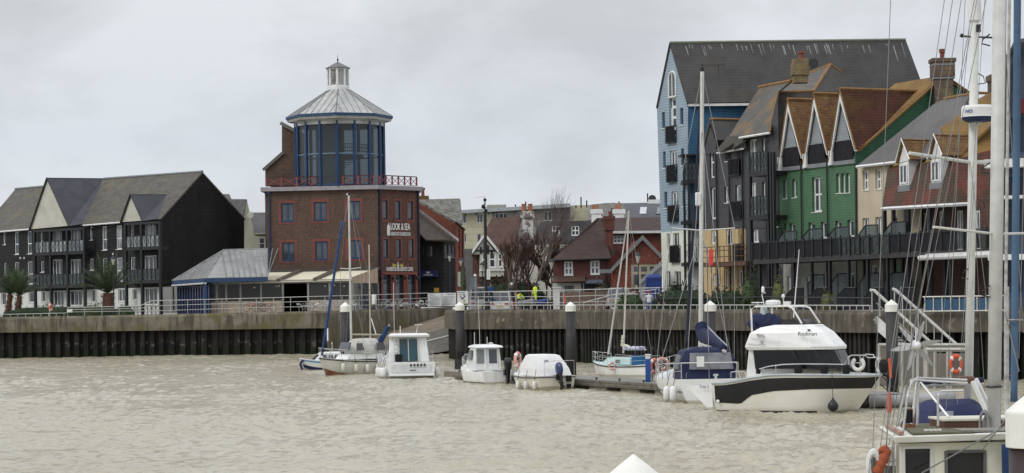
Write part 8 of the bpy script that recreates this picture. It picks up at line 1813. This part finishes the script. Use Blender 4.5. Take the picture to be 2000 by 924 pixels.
hb_(1175,178,40,553,1.6,M('olive_bush_leaves',(.07,.065,.035),(.04,.04,.02),scale=3),'olive bush growing against the hipped red house',n=600,seed=11,cat='bush',name='bush')
hb_(1000,196,150,545,3,hedge_d,'dark garden shrubbery behind the parked cars',n=2600,seed=12,leaf=.2,cat='shrubbery',name='shrubbery')
hb_(906,206,12,508,2,M('ivy_green',(.05,.06,.025),(.03,.04,.015),scale=3),'ivy-clad corner beside the orange brick house',n=500,seed=13,cat='ivy',name='ivy')
def baretree(label,px,d,ytop,spread,seed,levels=6,r0=.16,mt=bark,tw=None,nt=0,zb=GZ,cat='bare tree',lean=0,rf=.57):
    rnd=random.Random(seed); b0=ptz(px,d,zb); H_=at(px,ytop,d).z-zb; o=thing('bare_tree',label,cat,b0,None); m=MB(); f=MB(); tips=[]
    def grow(p,dr,L_,r,k):
        q=p; pts=[p]
        for i in range(3): 
            dr=(dr+Vector((rnd.gauss(0,.10),rnd.gauss(0,.10),rnd.gauss(0,.05)+.05))).normalized(); q=q+dr*(L_/3); pts.append(q)
        (m if k>=levels-2 else f).tube(pts,r,5 if k>=levels-2 else 3,r2=r*.6,cap=False)
        if k<=0: tips.append(q); return
        for i in range(rnd.choice((2,3,3)) if k<levels else 4):
            a=rnd.uniform(0,2*PI); s=rnd.uniform(.35,.8)*spread; nd=(dr+Vector((math.cos(a)*s,math.sin(a)*s,rnd.uniform(0,.25)))).normalized(); t=rnd.uniform(.45,1); grow(p.lerp(q,t),nd,L_*rnd.uniform(.62,.85),r*rf,k-1)
    grow(b0,Vector((lean,0,1)),H_*.36,r0,levels); m.build('trunk',mt,o); f.build('branches',tw or mt,o); return o
baretree('tall thin silver-barked bare tree in front of the cottages, its top above the rooftops',1046,186,371,.42,3,levels=6,r0=.13,mt=M('silver_bark',(.13,.105,.085),(.09,.07,.06),scale=3),tw=M('pale_twigs',(.12,.085,.07)))
baretree('slim pale two-stemmed bare tree in front of the cottage roof',990,190,435,.5,8,levels=4,r0=.12,mt=bpy.data.materials['silver_bark'])
for k,(px,yt,s) in enumerate(((1010,455,.8),(1035,450,.8),(1066,462,.85),(1088,480,.8))):
    baretree(('dense reddish twiggy tree right of the cottage','reddish twiggy tree behind the tall silver tree trunk','reddish twiggy tree left of the hipped red house','low reddish twiggy tree against the corner of the hipped red house')[k],px,192+k,yt,s,20+k,levels=6,r0=.11,rf=.72,mt=twig,tw=twig)
# ------------------------------------------------------------------ lamps, signs
def lamp(px,d,ytop,label,kind='heritage',ybase=None):
    c=at(px,ytop,d); o=thing('street_lamp',label,'street lamp',(c.x,c.y,GZ),None); z=c.z; m=MB()
    m.lathe((c.x,c.y,0),[(.12,GZ),(.12,GZ+.7),(.06,GZ+.8),(.05,z-.9),(.07,z-.85)],10); m.build('post',blackmetal,o)
    m=MB(); m.lathe((c.x,c.y,0),[(.05,z-.85),(.2,z-.3),(.21,z-.28),(.05,z-.27)],8); m.build('lantern_glass',M('opal_glass',(.42,.42,.38)) if 'opal_glass' not in bpy.data.materials else bpy.data.materials['opal_glass'],o); m=MB(); m.lathe((c.x,c.y,0),[(.24,z-.28),(.26,z-.25),(.1,z-.06),(.03,z-.03),(.02,z)],8); m.build('lantern_cap',blackmetal,o); return o
lamp(878,222,494,'black heritage lamp in front of the dark shop')
lamp(900,216,503,'black heritage lamp beside the orange brick house corner')
lamp(942,196,511,'small black heritage lamp in front of the cottage bay window')
lamp(1077,180,505,'black heritage lamp at the left corner of the hipped red house')
lamp(1246,168,492,'black heritage lamp with white glass in front of the stone mullioned window')
lamp(221,209,500,'thin black lamp post right beside the tall palm')
c=at(947,385,176); o=thing('camera_column','tall black column with round camera housings and antenna, white notice on its shaft','column',(c.x,c.y,GZ)); z=c.z; x,y=c.x,c.y
m=MB(); m.lathe((x,y,0),[(.4,GZ),(.36,GZ+.5),(.13,GZ+.9),(.12,z-1.1),(.05,z-1.05),(.05,z-.3)],14); m.build('shaft',blackmetal,o)
m=MB(); m.lathe((x,y,z-.22),[(.02,-.13),(.12,-.08),(.13,.05),(.05,.14)],14); m.lathe((x-.1,y,z-.75),[(.05,-.16),(.17,-.1),(.19,.05),(.1,.18)],14); m.lathe((x+.08,y-.05,z-1.05),[(.03,-.14),(.12,-.1),(.12,.08),(.05,.12)],12); m.build('camera_housing',blackgloss,o)
m=MB(); m.lathe((x+.1,y-.12,z-.72),[(.02,-.12),(.1,-.07),(.1,.06),(.03,.11)],12); m.build('white_sensor',white,o); m=MB(); m.tube([(x-.75,y,z+.0),(x,y,z+.02)],.02,4).tube([(x-.05,y,z-.2),(x-.05,y,z+.1)],.015,4); m.build('aerial',alu,o)
m=MB(); a=at(950.5,526,175.6); b_=at(957.5,546,175.6); m.box(((a.x+b_.x)/2,a.y-.12,(a.z+b_.z)/2),(b_.x-a.x,.03,a.z-b_.z)); nb=m.build('notice_plate',white,o); m=MB()
for k in range(6): m.box(((a.x+b_.x)/2,a.y-.14,a.z-.12-.11*k),((b_.x-a.x)*(.35 if k%2 else .5),.006,.03))
m.build('notice_print',M('grey_print',(.2,.2,.22)),nb)
def board(px0,py0,px1,py1,d,label,lines=8,frame=None,title=None,extra=None):
    P=Pl((px0+px1)/2,d,-25); a=P.rect((px0,py0,px1,py1)); o=thing('notice_board',label,'notice board',Vector((P.w((a[0]+a[2])/2,0).x,P.w(0,0).y,a[1])),None); m=MB(); m.pbox(P,a[0],a[1],a[2],a[3],0,.06); m.build('panel',M('matt_white_board',(.66,.68,.67)) if 'matt_white_board' not in bpy.data.materials else bpy.data.materials['matt_white_board'],o)
    pr=bpy.data.materials.get('board_print') or M('board_print',(.12,.13,.15)); m=MB(); h=a[3]-a[1]; w_=a[2]-a[0]; rnd=random.Random(px0)
    for k in range(lines):
        z=a[3]-h*(.28+.68*k/lines); e=rnd.uniform(.5,.82); m.pbox(P,a[0]+w_*.13,z-.012,a[0]+w_*(.13+e),z+.012,.062,.068)
        if k%2==0: m.pbox(P,a[0]+w_*.05,z-.025,a[0]+w_*.08,z+.025,.062,.068)
    m.build('small_print',pr,o)
    if title: text_on(P,title[0],*title[1],o,pr,'heading',off=.065,depth=.004,bold=.01)
    if extra: extra(P,a,o,pr)
    return o
board(836,572.5,863,598.5,219.3,'left one of two white notice boards on the quay rail above the slipway',9,title=('Welcome to',(838,574.5,849,577)))
board(863.8,572,890.5,598,219.8,'right one of two white notice boards on the quay rail',9,title=('LITTLEHAMPTON',(872,573.8,887,575.8)))
def pict(P,a,o,pr):
    m=MB(); h=a[3]-a[1]; w_=a[2]-a[0]
    m.prism([P.w(a[0]+w_*x,a[1]+h*y,.07) for x,y in ((.25,.62),(.4,.3),(.62,.38),(.8,.6),(.72,.66),(.55,.5),(.4,.5),(.33,.66))],P.n*-.01)
    m.prism([P.w(a[0]+w_*x,a[1]+h*y,.07) for x,y in ((.55,.75),(.62,.55),(.68,.57),(.66,.78))],P.n*-.01); m.build('pictogram',pr,o)
    m=MB(); m.pbox(P,a[0]+w_*.55,a[1]+h*.1,a[0]+w_*.75,a[1]+h*.3,.065,.075); m.build('yellow_patch',M('yellow_ochre',(.45,.33,.05)),o)
board(893,568.5,914,593,175.5,'white sign with a black line drawing, standing left of the lamp column',1,title=('Public slipway',(895,570,908,573)),extra=pict)
o=thing('info_totem','grey angled information panel on a post near the camera column','information sign',ptz(927,180,GZ)); m=MB(); m.prism([at(914,566,180),at(921,541,180),at(930,541,180),at(927,566,180)],Vector((0,.12,0))); m.build('panel',M('blue_grey_panel',(.13,.15,.17)),o); m=MB(); m.tube([ptz(929.5,180,GZ),at(929.5,540,180)],.11,8); m.build('post',M('grey_post',(.2,.21,.21)),o); m=MB(); m.lathe(at(928,538,180),[(.14,-.05),(.1,.05),(.02,.12)],10); m.build('cap',white,o)
m=MB(); P=Pl(856,231,-9); a=P.rect((850.5,562.5,860,571)); m.pbox(P,a[0],a[1],a[2],a[3],1.0,1.06); m.build('yellow_sign',M('yellow_red_sign',(.42,.28,.03),(.35,.05,.03),scale=6,mix=(.55,.6)),label='small yellow square sign in front of the dark shop wall',cat='sign')
P=Pl(1000,196,20)
# lifebuoy post at the far left
lifebuoy(at(99,600.5,208.4),.38,UPX@Matrix.Rotation(1.0,3,'Y')@Matrix.Diagonal((.55,1,1)),M('salmon_buoy',(.60,.17,.11)),'salmon-coloured lifebuoy on a grey post by the far left quay rail')
m=MB(); m.tube([ptz(97,208.6,3.8),ptz(97,208.6,5.2)],.06,6); m.build('buoy_post',steel,label='grey post carrying the salmon lifebuoy at the far left',cat='post')
m=MB(); m.box(at(136.5,607,208)+Vector((0,-.1,0)),(.5,.03,.3)); m.build('small_sign',white,label='small white sign at the left end of the tall café railing',cat='sign')
# red-orange mooring buoy on the slipway
c=at(873,630,200); o=thing('red_float','small red float lying at the top of the slipway','float',c-Vector((0,0,.25))); m=MB(); m.lathe(c,[(.02,-.25),(.2,-.15),(.25,.0),(.2,.14),(.07,.25),(.05,.36)],14); m.build('float_body',M('red_orange_float',(.5,.07,.03)),o,smooth=True)
m=MB(); m.prism([at(1102,592,168),at(1106,593,168),at(1104,577,168),at(1101.5,576,168)],Vector((0,.1,0))); m.build('red_marker',M('salmon_red',(.55,.10,.08)),label='red upright marker flag left of the mid-picture pile cap',cat='marker')
# ------------------------------------------------------------------ café furniture and bicycles
def chair():
    o=thing('cafe_chair','bare metal café chair among the stacked furniture behind the quay railing','chair',(0,0,0),'metal café chairs behind the railing'); m=MB()
    m.box((0,0,.45),(.44,.44,.03)); m.build('seat',chairm,o); m=MB(); m.tube([(-.2,.2,.46),(-.22,.26,.9),(.22,.26,.9),(.2,.2,.46)],.016,5).box((0,.255,.8),(.4,.015,.1)); m.build('backrest',chairm,o)
    m=MB()
    for x in (-1,1):
        for y in (-1,1): m.tube([(x*.19,y*.19,.45),(x*.25,y*.25,0)],.014,5)
        m.tube([(x*.22,-.2,.45),(x*.22,-.2,.66),(x*.22,.23,.66)],.014,5)
    m.build('legs',chairm,o); return o
ch=chair(); first=True; rnd=random.Random(4)
for (x0,x1,nn,dd) in ((592,700,15,210.2),(728,834,16,217.5)):
    for k in range(nn):
        q=ch if first else copy_tree(ch); first=False; px=x0+(x1-x0)*k/(nn-1); p=ptz(px,dd+rnd.uniform(-.4,.6)+(2.5*k/nn if dd>215 else 0),4.02); q.location=p; q.rotation_euler=(rnd.uniform(-.5,.5),rnd.uniform(-.35,.35),rnd.uniform(0,6.28))
def table():
    o=thing('cafe_table','small round metal café table standing among the chairs behind the railing','table',(0,0,0),'metal café tables behind the railing'); m=MB(); m.lathe((0,0,.72),[(.33,0),(.34,.02),(.33,.03)],20); m.build('top',chairm,o); m=MB(); m.tube([(0,0,0),(0,0,.72)],.03,6); 
    for k in range(4): a=k*PI/2+.4; m.tube([(0,0,.12),(.3*math.cos(a),.3*math.sin(a),0)],.018,4)
    m.build('pedestal',chairm,o); return o
tb=table()
for k,(px,dd) in enumerate(((612,211.5),(640,211.6),(668,211.5),(745,219),(778,220.5),(808,222))):
    q=tb if k==0 else copy_tree(tb); q.location=ptz(px,dd,4.02); q.rotation_euler=(0,0,rnd.uniform(0,6))
def bike(px,d,fr,label,rz):
    p=ptz(px,d,4.0); o=thing('bicycle',label,'bicycle',p,None,rz); 
    for x in (-.52,.52):
        m=MB(); m.torus((x,0,.34),.32,.022,UPX,24,6); w_=m.build('wheel',rubber,o,local=True); m=MB()
        for k in range(8): a=k*PI/4; m.tube([(x,0,.34),(x+.31*math.cos(a),0,.34+.31*math.sin(a))],.004,3)
        m.build('spokes',chrome,w_,local=True)
    m=MB(); m.tube([(-.52,0,.34),(-.12,0,.3),(-.25,0,.82)],.02,5).tube([(-.52,0,.34),(-.22,0,.72),(.32,0,.8)],.018,5).tube([(-.12,0,.3),(.34,0,.72)],.022,5).tube([(.52,0,.34),(.30,0,.92)],.02,5); m.build('frame',fr,o,local=True)
    m=MB(); m.tube([(.22,-.25,.98),(.32,-.2,.95),(.30,0,.95),(.32,.2,.95),(.22,.25,.98)],.015,5); m.build('handlebar',blackmetal,o,local=True); m=MB(); m.box((-.27,0,.86),(.24,.13,.05)); m.build('saddle',blackpanel,o,bevel=.02,local=True)
bike(492,210.8,red,'red bicycle, left one of those parked behind the tall railing',.3); bike(508,210.9,blackmetal,'black bicycle in the middle of the three behind the railing',-.2); bike(524,211,M('maroon_frame',(.25,.02,.03)),'dark red bicycle, right one of the three behind the railing',.15)
# motorcycles by the hi-vis people
# ------------------------------------------------------------------ vehicles
def car(name,label,px,d,rz,L_,W_,Hh,body,kind='car',z0=GZ-.1,cat='car',top=None):
    p=ptz(px,d,z0); o=thing(name,label,cat,p,None,rz); h1=Hh*.55
    def cs(x,hw,zb,zt): return [Vector((x,-hw,zb)),Vector((x,-hw*1.0,zt*.7+zb*.3)),Vector((x,-hw*.93,zt)),Vector((x,hw*.93,zt)),Vector((x,hw,zt*.7+zb*.3)),Vector((x,hw,zb))]
    m=MB(); a=L_/2; w_=W_/2
    m.loft([cs(-a,w_*.86,.35,h1*.9),cs(-a+.12,w_*.97,.25,h1),cs(-a*.3,w_,.22,h1*1.02),cs(a*.35,w_,.22,h1*1.0),cs(a*.8,w_*.95,.24,h1*.86),cs(a,w_*.8,.32,h1*.7)],closed=True); m.build('body',body,o,local=True,bevel=.03)
    f=(-a+.1,-a+.35,a*.12,a*.52) if kind!='van' else (-a+.05,-a+.15,a*.45,a*.78)
    m=MB(); m.loft([[Vector((x,y*w_*.9,h1*.99)) for x,y in ((f[0],-1),(f[3],-1),(f[3],1),(f[0],1))],[Vector((x,y*w_*.78,Hh*.97)) for x,y in ((f[1],-1),(f[2],-1),(f[2],1),(f[1],1))]],closed=True); m.build('glasshouse',glass,o,local=True)
    m=MB(); m.loft([[Vector((x,y*w_*.80,Hh*.95)) for x,y in ((f[1]-.05,-1),(f[2]+.05,-1),(f[2]+.05,1),(f[1]-.05,1))],[Vector((x,y*w_*.72,Hh)) for x,y in ((f[1],-1),(f[2],-1),(f[2],1),(f[1],1))]],closed=True)
    for x0,x1 in ((f[0],f[1]),(f[3],f[2]),((f[0]+f[3])/2,(f[1]+f[2])/2)):
        for y in (-1,1): m.tube([(x0,y*w_*.905,h1),(x1,y*w_*.785,Hh*.96)],.045,4)
    m.build('roof',top or body,o,local=True)
    for x in (-a*.62,a*.62):
        for y in (-1,1):
            m=MB(); m.lathe((x,y*(w_-.1),.33),[(.33,-.1),(.33,.1)],18,ax=UPX); wh=m.build('wheel',rubber,o,local=True); m=MB(); m.lathe((x,y*(w_+.005),.33),[(.2,-.01),(.2,.01)],14,ax=UPX); m.build('rim',alu,wh,local=True)
    for x,mt in ((a-.02,white),(-a-.0,red)):
        for y in (-1,1): m=MB(); m.box((x,y*w_*.62,h1*.75),(.08,.3,.16)); m.build('headlight' if x>0 else 'tail_light',mt,o,local=True)
    m=MB(); m.box((-a-.01,0,.55),(.03,.52,.11)); m.build('number_plate',M('yellow_plate',(.5,.42,.1)) if 'yellow_plate' not in bpy.data.materials else bpy.data.materials['yellow_plate'],o,local=True)
    return o
car('parked_van','silver grey van parked left of the camera column',938,184,PI/2+.05,4.6,1.85,2.15,M('silver_paint',(.30,.31,.32),rough=.3,coat=.3),'van',cat='van')
car('parked_car','white car with red tail lights parked rear-on by the camera column',979,181,PI/2-.06,4.2,1.8,1.75,M('white_car_paint',(.62,.62,.6),rough=.3,coat=.3),z0=GZ-.1)
car('red_car','dark red car parked behind the crouching hi-vis person',1001,186,PI/2-.3,4.0,1.75,1.6,M('dark_red_car',(.25,.02,.02),rough=.3,coat=.3))
car('grey_car','pale grey car seen rear-on in front of the garden wall and stone windowed house',1208,170,PI/2-.02,4.3,1.8,1.62,M('pale_grey_paint',(.33,.34,.34),rough=.3,coat=.3),z0=GZ+.1)
def motorbike(px,d,rz,label,col):
    p=ptz(px,d,GZ); o=thing('motorcycle',label,'motorcycle',p,None,rz)
    for x in (-.68,.68): m=MB(); m.torus((x,0,.31),.25,.07,UPX,20,8); m.build('wheel',rubber,o,local=True)
    m=MB(); m.loft([[Vector((x,y*hw,z+dz)) for y,dz in ((-1,0),(-.8,.18),(.8,.18),(1,0),(.5,-.22),(-.5,-.22))] for x,hw,z in ((-.8,.1,.72),(-.4,.16,.72),(.1,.2,.78),(.5,.2,.85),(.75,.1,.8))],closed=True); m.build('bodywork',col,o,local=True,bevel=.03)
    m=MB(); m.box((0,0,.42),(.5,.3,.35)).tube([(.68,0,.31),(.5,0,1.0)],.04,6).tube([(.45,-.35,1.08),(.5,0,1.0),(.45,.35,1.08)],.02,5).tube([(-.68,0,.31),(-.1,0,.4)],.04,5); m.build('engine_and_forks',blackmetal,o,local=True)
    m=MB(); m.prism([(.6,-.18,1.0),(.6,.18,1.0),(.5,.14,1.3),(.5,-.14,1.3)],Vector((.02,0,0))); m.build('windscreen',screen,o,local=True)
motorbike(1056,179,.2,'blue motorcycle parked below the hi-vis jacket',M('blue_fairing',(.03,.07,.28),rough=.3,coat=.3)); motorbike(1030,178,.5,'pale grey and black motorcycle beside the crouching hi-vis person',M('grey_fairing',(.3,.3,.31),rough=.3))
motorbike(1088,178.5,-.3,'small black motorcycle at the right end of the parked row',blackgloss)
# ------------------------------------------------------------------ people
def person(label,loc,h,top,legs,pose='stand',rz=0.0,hairm=None,hat=None,scale=1):
    o=thing('person',label,'person',loc,None,rz); s=h/1.75; me=bpy.data.meshes.new('body')
    J={'pel':(0,0,.95),'ch':(0,0,1.25),'nk':(0,0,1.46),'hd':(0,-.01,1.58),'ht':(0,-.01,1.70),
       'ls':(.19,0,1.40),'le':(.25,-.02,1.12),'lh':(.22,-.14,.90),'rs':(-.19,0,1.40),'re':(-.25,-.02,1.12),'rh':(-.22,-.14,.90),
       'lk':(.11,-.02,.50),'la':(.12,.0,.08),'lt':(.13,-.16,.04),'lhp':(.10,0,.90),'rhp':(-.10,0,.90),'rk':(-.11,-.02,.50),'ra':(-.12,0,.08),'rt':(-.13,-.16,.04)}
    if pose=='crouch':
        for k,v in {'pel':(0,.1,.42),'ch':(0,-.05,.72),'nk':(0,-.18,.9),'hd':(0,-.22,1.0),'ht':(0,-.26,1.12),'ls':(.19,-.12,.84),'le':(.22,-.3,.62),'lh':(.15,-.5,.55),'rs':(-.19,-.12,.84),'re':(-.22,-.3,.62),'rh':(-.15,-.5,.55),'lhp':(.1,.08,.4),'rhp':(-.1,.08,.4),'lk':(.18,-.32,.5),'rk':(-.18,-.32,.5),'la':(.14,-.02,.08),'ra':(-.14,-.02,.08),'lt':(.14,-.2,.04),'rt':(-.14,-.2,.04)}.items(): J[k]=v
    if pose=='lean':
        for k,v in {'ch':(0,.06,1.22),'nk':(0,.12,1.42),'hd':(0,.15,1.54),'ht':(0,.16,1.66),'ls':(.2,.08,1.36),'rs':(-.2,.08,1.36),'le':(.28,.2,1.12),'re':(-.28,.2,1.12),'lh':(.15,.38,1.08),'rh':(-.15,.38,1.08)}.items(): J[k]=v
    K=list(J); R={'pel':.15,'ch':.165,'nk':.06,'hd':.085,'ht':.07,'ls':.075,'le':.05,'lh':.035,'rs':.075,'re':.05,'rh':.035,'lk':.065,'la':.045,'lt':.04,'lhp':.10,'rhp':.10,'rk':.065,'ra':.045,'rt':.04}
    E=[('pel','ch'),('ch','nk'),('nk','hd'),('hd','ht'),('ch','ls'),('ls','le'),('le','lh'),('ch','rs'),('rs','re'),('re','rh'),('pel','lhp'),('lhp','lk'),('lk','la'),('la','lt'),('pel','rhp'),('rhp','rk'),('rk','ra'),('ra','rt')]
    me.from_pydata([Vector(J[k])*s for k in K],[(K.index(a),K.index(b)) for a,b in E],[]); bo=bpy.data.objects.new('body',me); COL.objects.link(bo); bo.parent=o
    bo.modifiers.new('skin','SKIN'); 
    for i,k in enumerate(K): v=me.skin_vertices[0].data[i]; v.radius=(R[k]*s,R[k]*s*(.8 if k in('ch','pel') else 1)); v.use_root=(k=='pel')
    sb=bo.modifiers.new('sub','SUBSURF'); sb.levels=1; sb.render_levels=1
    bpy.context.view_layer.update(); dg=bpy.context.evaluated_depsgraph_get(); m2=bpy.data.meshes.new_from_object(bo.evaluated_get(dg)); bo.modifiers.clear(); bo.data=m2; m2.name='body'
    m2.materials.clear()
    for mt in (skin,top,legs): m2.materials.append(mt)
    hip=Vector(J['pel']).z*s; nk=Vector(J['nk']).z*s
    for p in m2.polygons:
        p.use_smooth=True; z=p.center.z; hand=min((p.center-Vector(J[q])*s).length for q in('lh','rh'))<.09*s
        p.material_index=0 if (z>nk+.02*s or hand) else (1 if z>hip-.04*s and pose!='crouch' or (pose=='crouch' and p.center.z>.55*s and abs(p.center.x)<.3*s) else 2)
    m=MB(); hc=Vector(J['hd'])*s+Vector((0,.02,.045))*s; m.lathe(hc,[(.105*s,-.04*s),(.115*s,.02*s),(.1*s,.09*s),(.04*s,.13*s)],12); m.build('helmet' if hat else 'hair',hat or hairm or hair,o,local=True,smooth=True)
    m=MB(); f=Vector(J['hd'])*s; m.prism([f+Vector((-.012,-.105,-.0))*s,f+Vector((.012,-.105,.0))*s,f+Vector((0,-.13,-.02))*s],Vector((0,.03,0))); m.build('nose',skin,o,local=True)
    m=MB()
    for x in (-.035,.035): m.lathe(f+Vector((x,-.098,.02))*s,[(.004,-.008),(.011,0),(.004,.008)],6)
    m.build('eyes',blackmetal,o,local=True)
    if True:
        m=MB()
        for hd_ in ('lh','rh'):
            w_=Vector(J[hd_])*s
            for k in range(4): m.tube([w_+Vector(((k-1.5)*.016,-.01,-.02)),w_+Vector(((k-1.5)*.018,-.035,-.07+.006*abs(k-1.5))),w_+Vector(((k-1.5)*.018,-.05,-.10+.008*abs(k-1.5)))],.0085,5)
            m.tube([w_+Vector((.03,-.01,-.0)),w_+Vector((.045,-.03,-.04))],.009,5)
        m.build('fingers',skin,o,local=True)
    return o
person('person in a blue top standing beside the camera column',ptz(959,177.5,at(959,553,177.5).z-1.72),1.75,M('blue_top',(.03,.08,.20),rough=.9),denim,rz=.4,hairm=M('auburn_hair',(.12,.04,.02)))
person('person in a bright yellow hi-vis jacket standing by the blue motorcycle',ptz(1046,182,at(1046,553.5,182).z-1.78),1.8,hiviz,hiviz,rz=-1.0)
person('person in hi-vis vest crouching beside the grey motorcycle',ptz(1014,179,at(1014,570,179).z-1.1),1.75,hiviz,denim,pose='crouch',rz=.6,hairm=blackmetal)
person('person in dark clothes and white helmet behind the red car',ptz(1000,184,at(1000,553,184).z-1.78),1.8,M('dark_jacket',(.03,.032,.035)),denim,rz=0,hat=white)
person('person in a white jumper and red cap leaning on the quay rail, seen from behind',ptz(1268,153,at(1268,567,153).z-1.72),1.75,M('off_white_jumper',(.50,.50,.52),rough=.95),M('grey_trousers',(.12,.13,.18)),pose='lean',rz=0,hat=M('red_cap',(.35,.05,.06)))
person('person in black sitting low beside the hedge under the blue house',ptz(1291,152,at(1291,571,152).z-1.6),1.65,M('black_coat',(.012,.013,.014)),denim,rz=.3,hairm=blackmetal)
m=MB()
# ------------------------------------------------------------------ every separate post, panel or stud becomes a part of its own
def split_parts(o,newname):
    me=o.data; n=len(me.vertices); par=list(range(n))
    def fd(a):
        while par[a]!=a: par[a]=par[par[a]]; a=par[a]
        return a
    for e in me.edges:
        a,b_=fd(e.vertices[0]),fd(e.vertices[1])
        if a!=b_: par[a]=b_
    groups={}
    for p in me.polygons: groups.setdefault(fd(p.vertices[0]),[]).append(p)
    if len(groups)<2 or len(groups)>95: return
    for g in groups.values():
        idx={}; vs=[]; fs=[]
        for p in g:
            f=[]
            for v in p.vertices:
                if v not in idx: idx[v]=len(vs); vs.append(me.vertices[v].co.copy())
                f.append(idx[v])
            fs.append(f)
        m2=bpy.data.meshes.new(newname); m2.from_pydata(vs,[],fs); m2.update(); m2.materials.append(me.materials[0])
        q=bpy.data.objects.new(newname,m2); COL.objects.link(q); q.parent=o.parent; q.matrix_parent_inverse=o.matrix_parent_inverse; q.location=o.location
        for p in m2.polygons: p.use_smooth=me.polygons[0].use_smooth
    for c in [x for x in bpy.data.objects if x.parent==o]: c.parent=o.parent
    bpy.data.objects.remove(o)
SPL={'support_posts':'support_post','posts':'post','balusters':'baluster','glazing':'glass_panel','brick_dado':'dado_panel','balcony_floor':'balcony_floor','ridge_tiles':'ridge','stone_quoins':'quoin','wall_lamps':'wall_lamp','timber_studs':'timber_stud','vent_pipes':'vent_pipe','pale_bands':'pale_band','side_posts':'side_post','gutter':'gutter','bargeboard':'bargeboard','blue_board':'blue_board','balcony_posts':'balcony_post','awning_divider':'awning_divider','rod_holders':'rod_holder','lichen_ridges':'ridge','terrace_railing':'terrace_railing_bar','lantern_soffit':'lantern_soffit','handrail':'handrail','stringer':'stringer','chimney_pot':'chimney_pot','black_bracket':'black_bracket','white_bracket':'white_bracket','aerials':'aerial'}
for o in list(bpy.data.objects):
    if o.type=='MESH' and o.parent is not None:
        k=o.name.split('.')[0]
        if k in SPL and not [x for x in bpy.data.objects if x.parent==o]: split_parts(o,SPL[k])
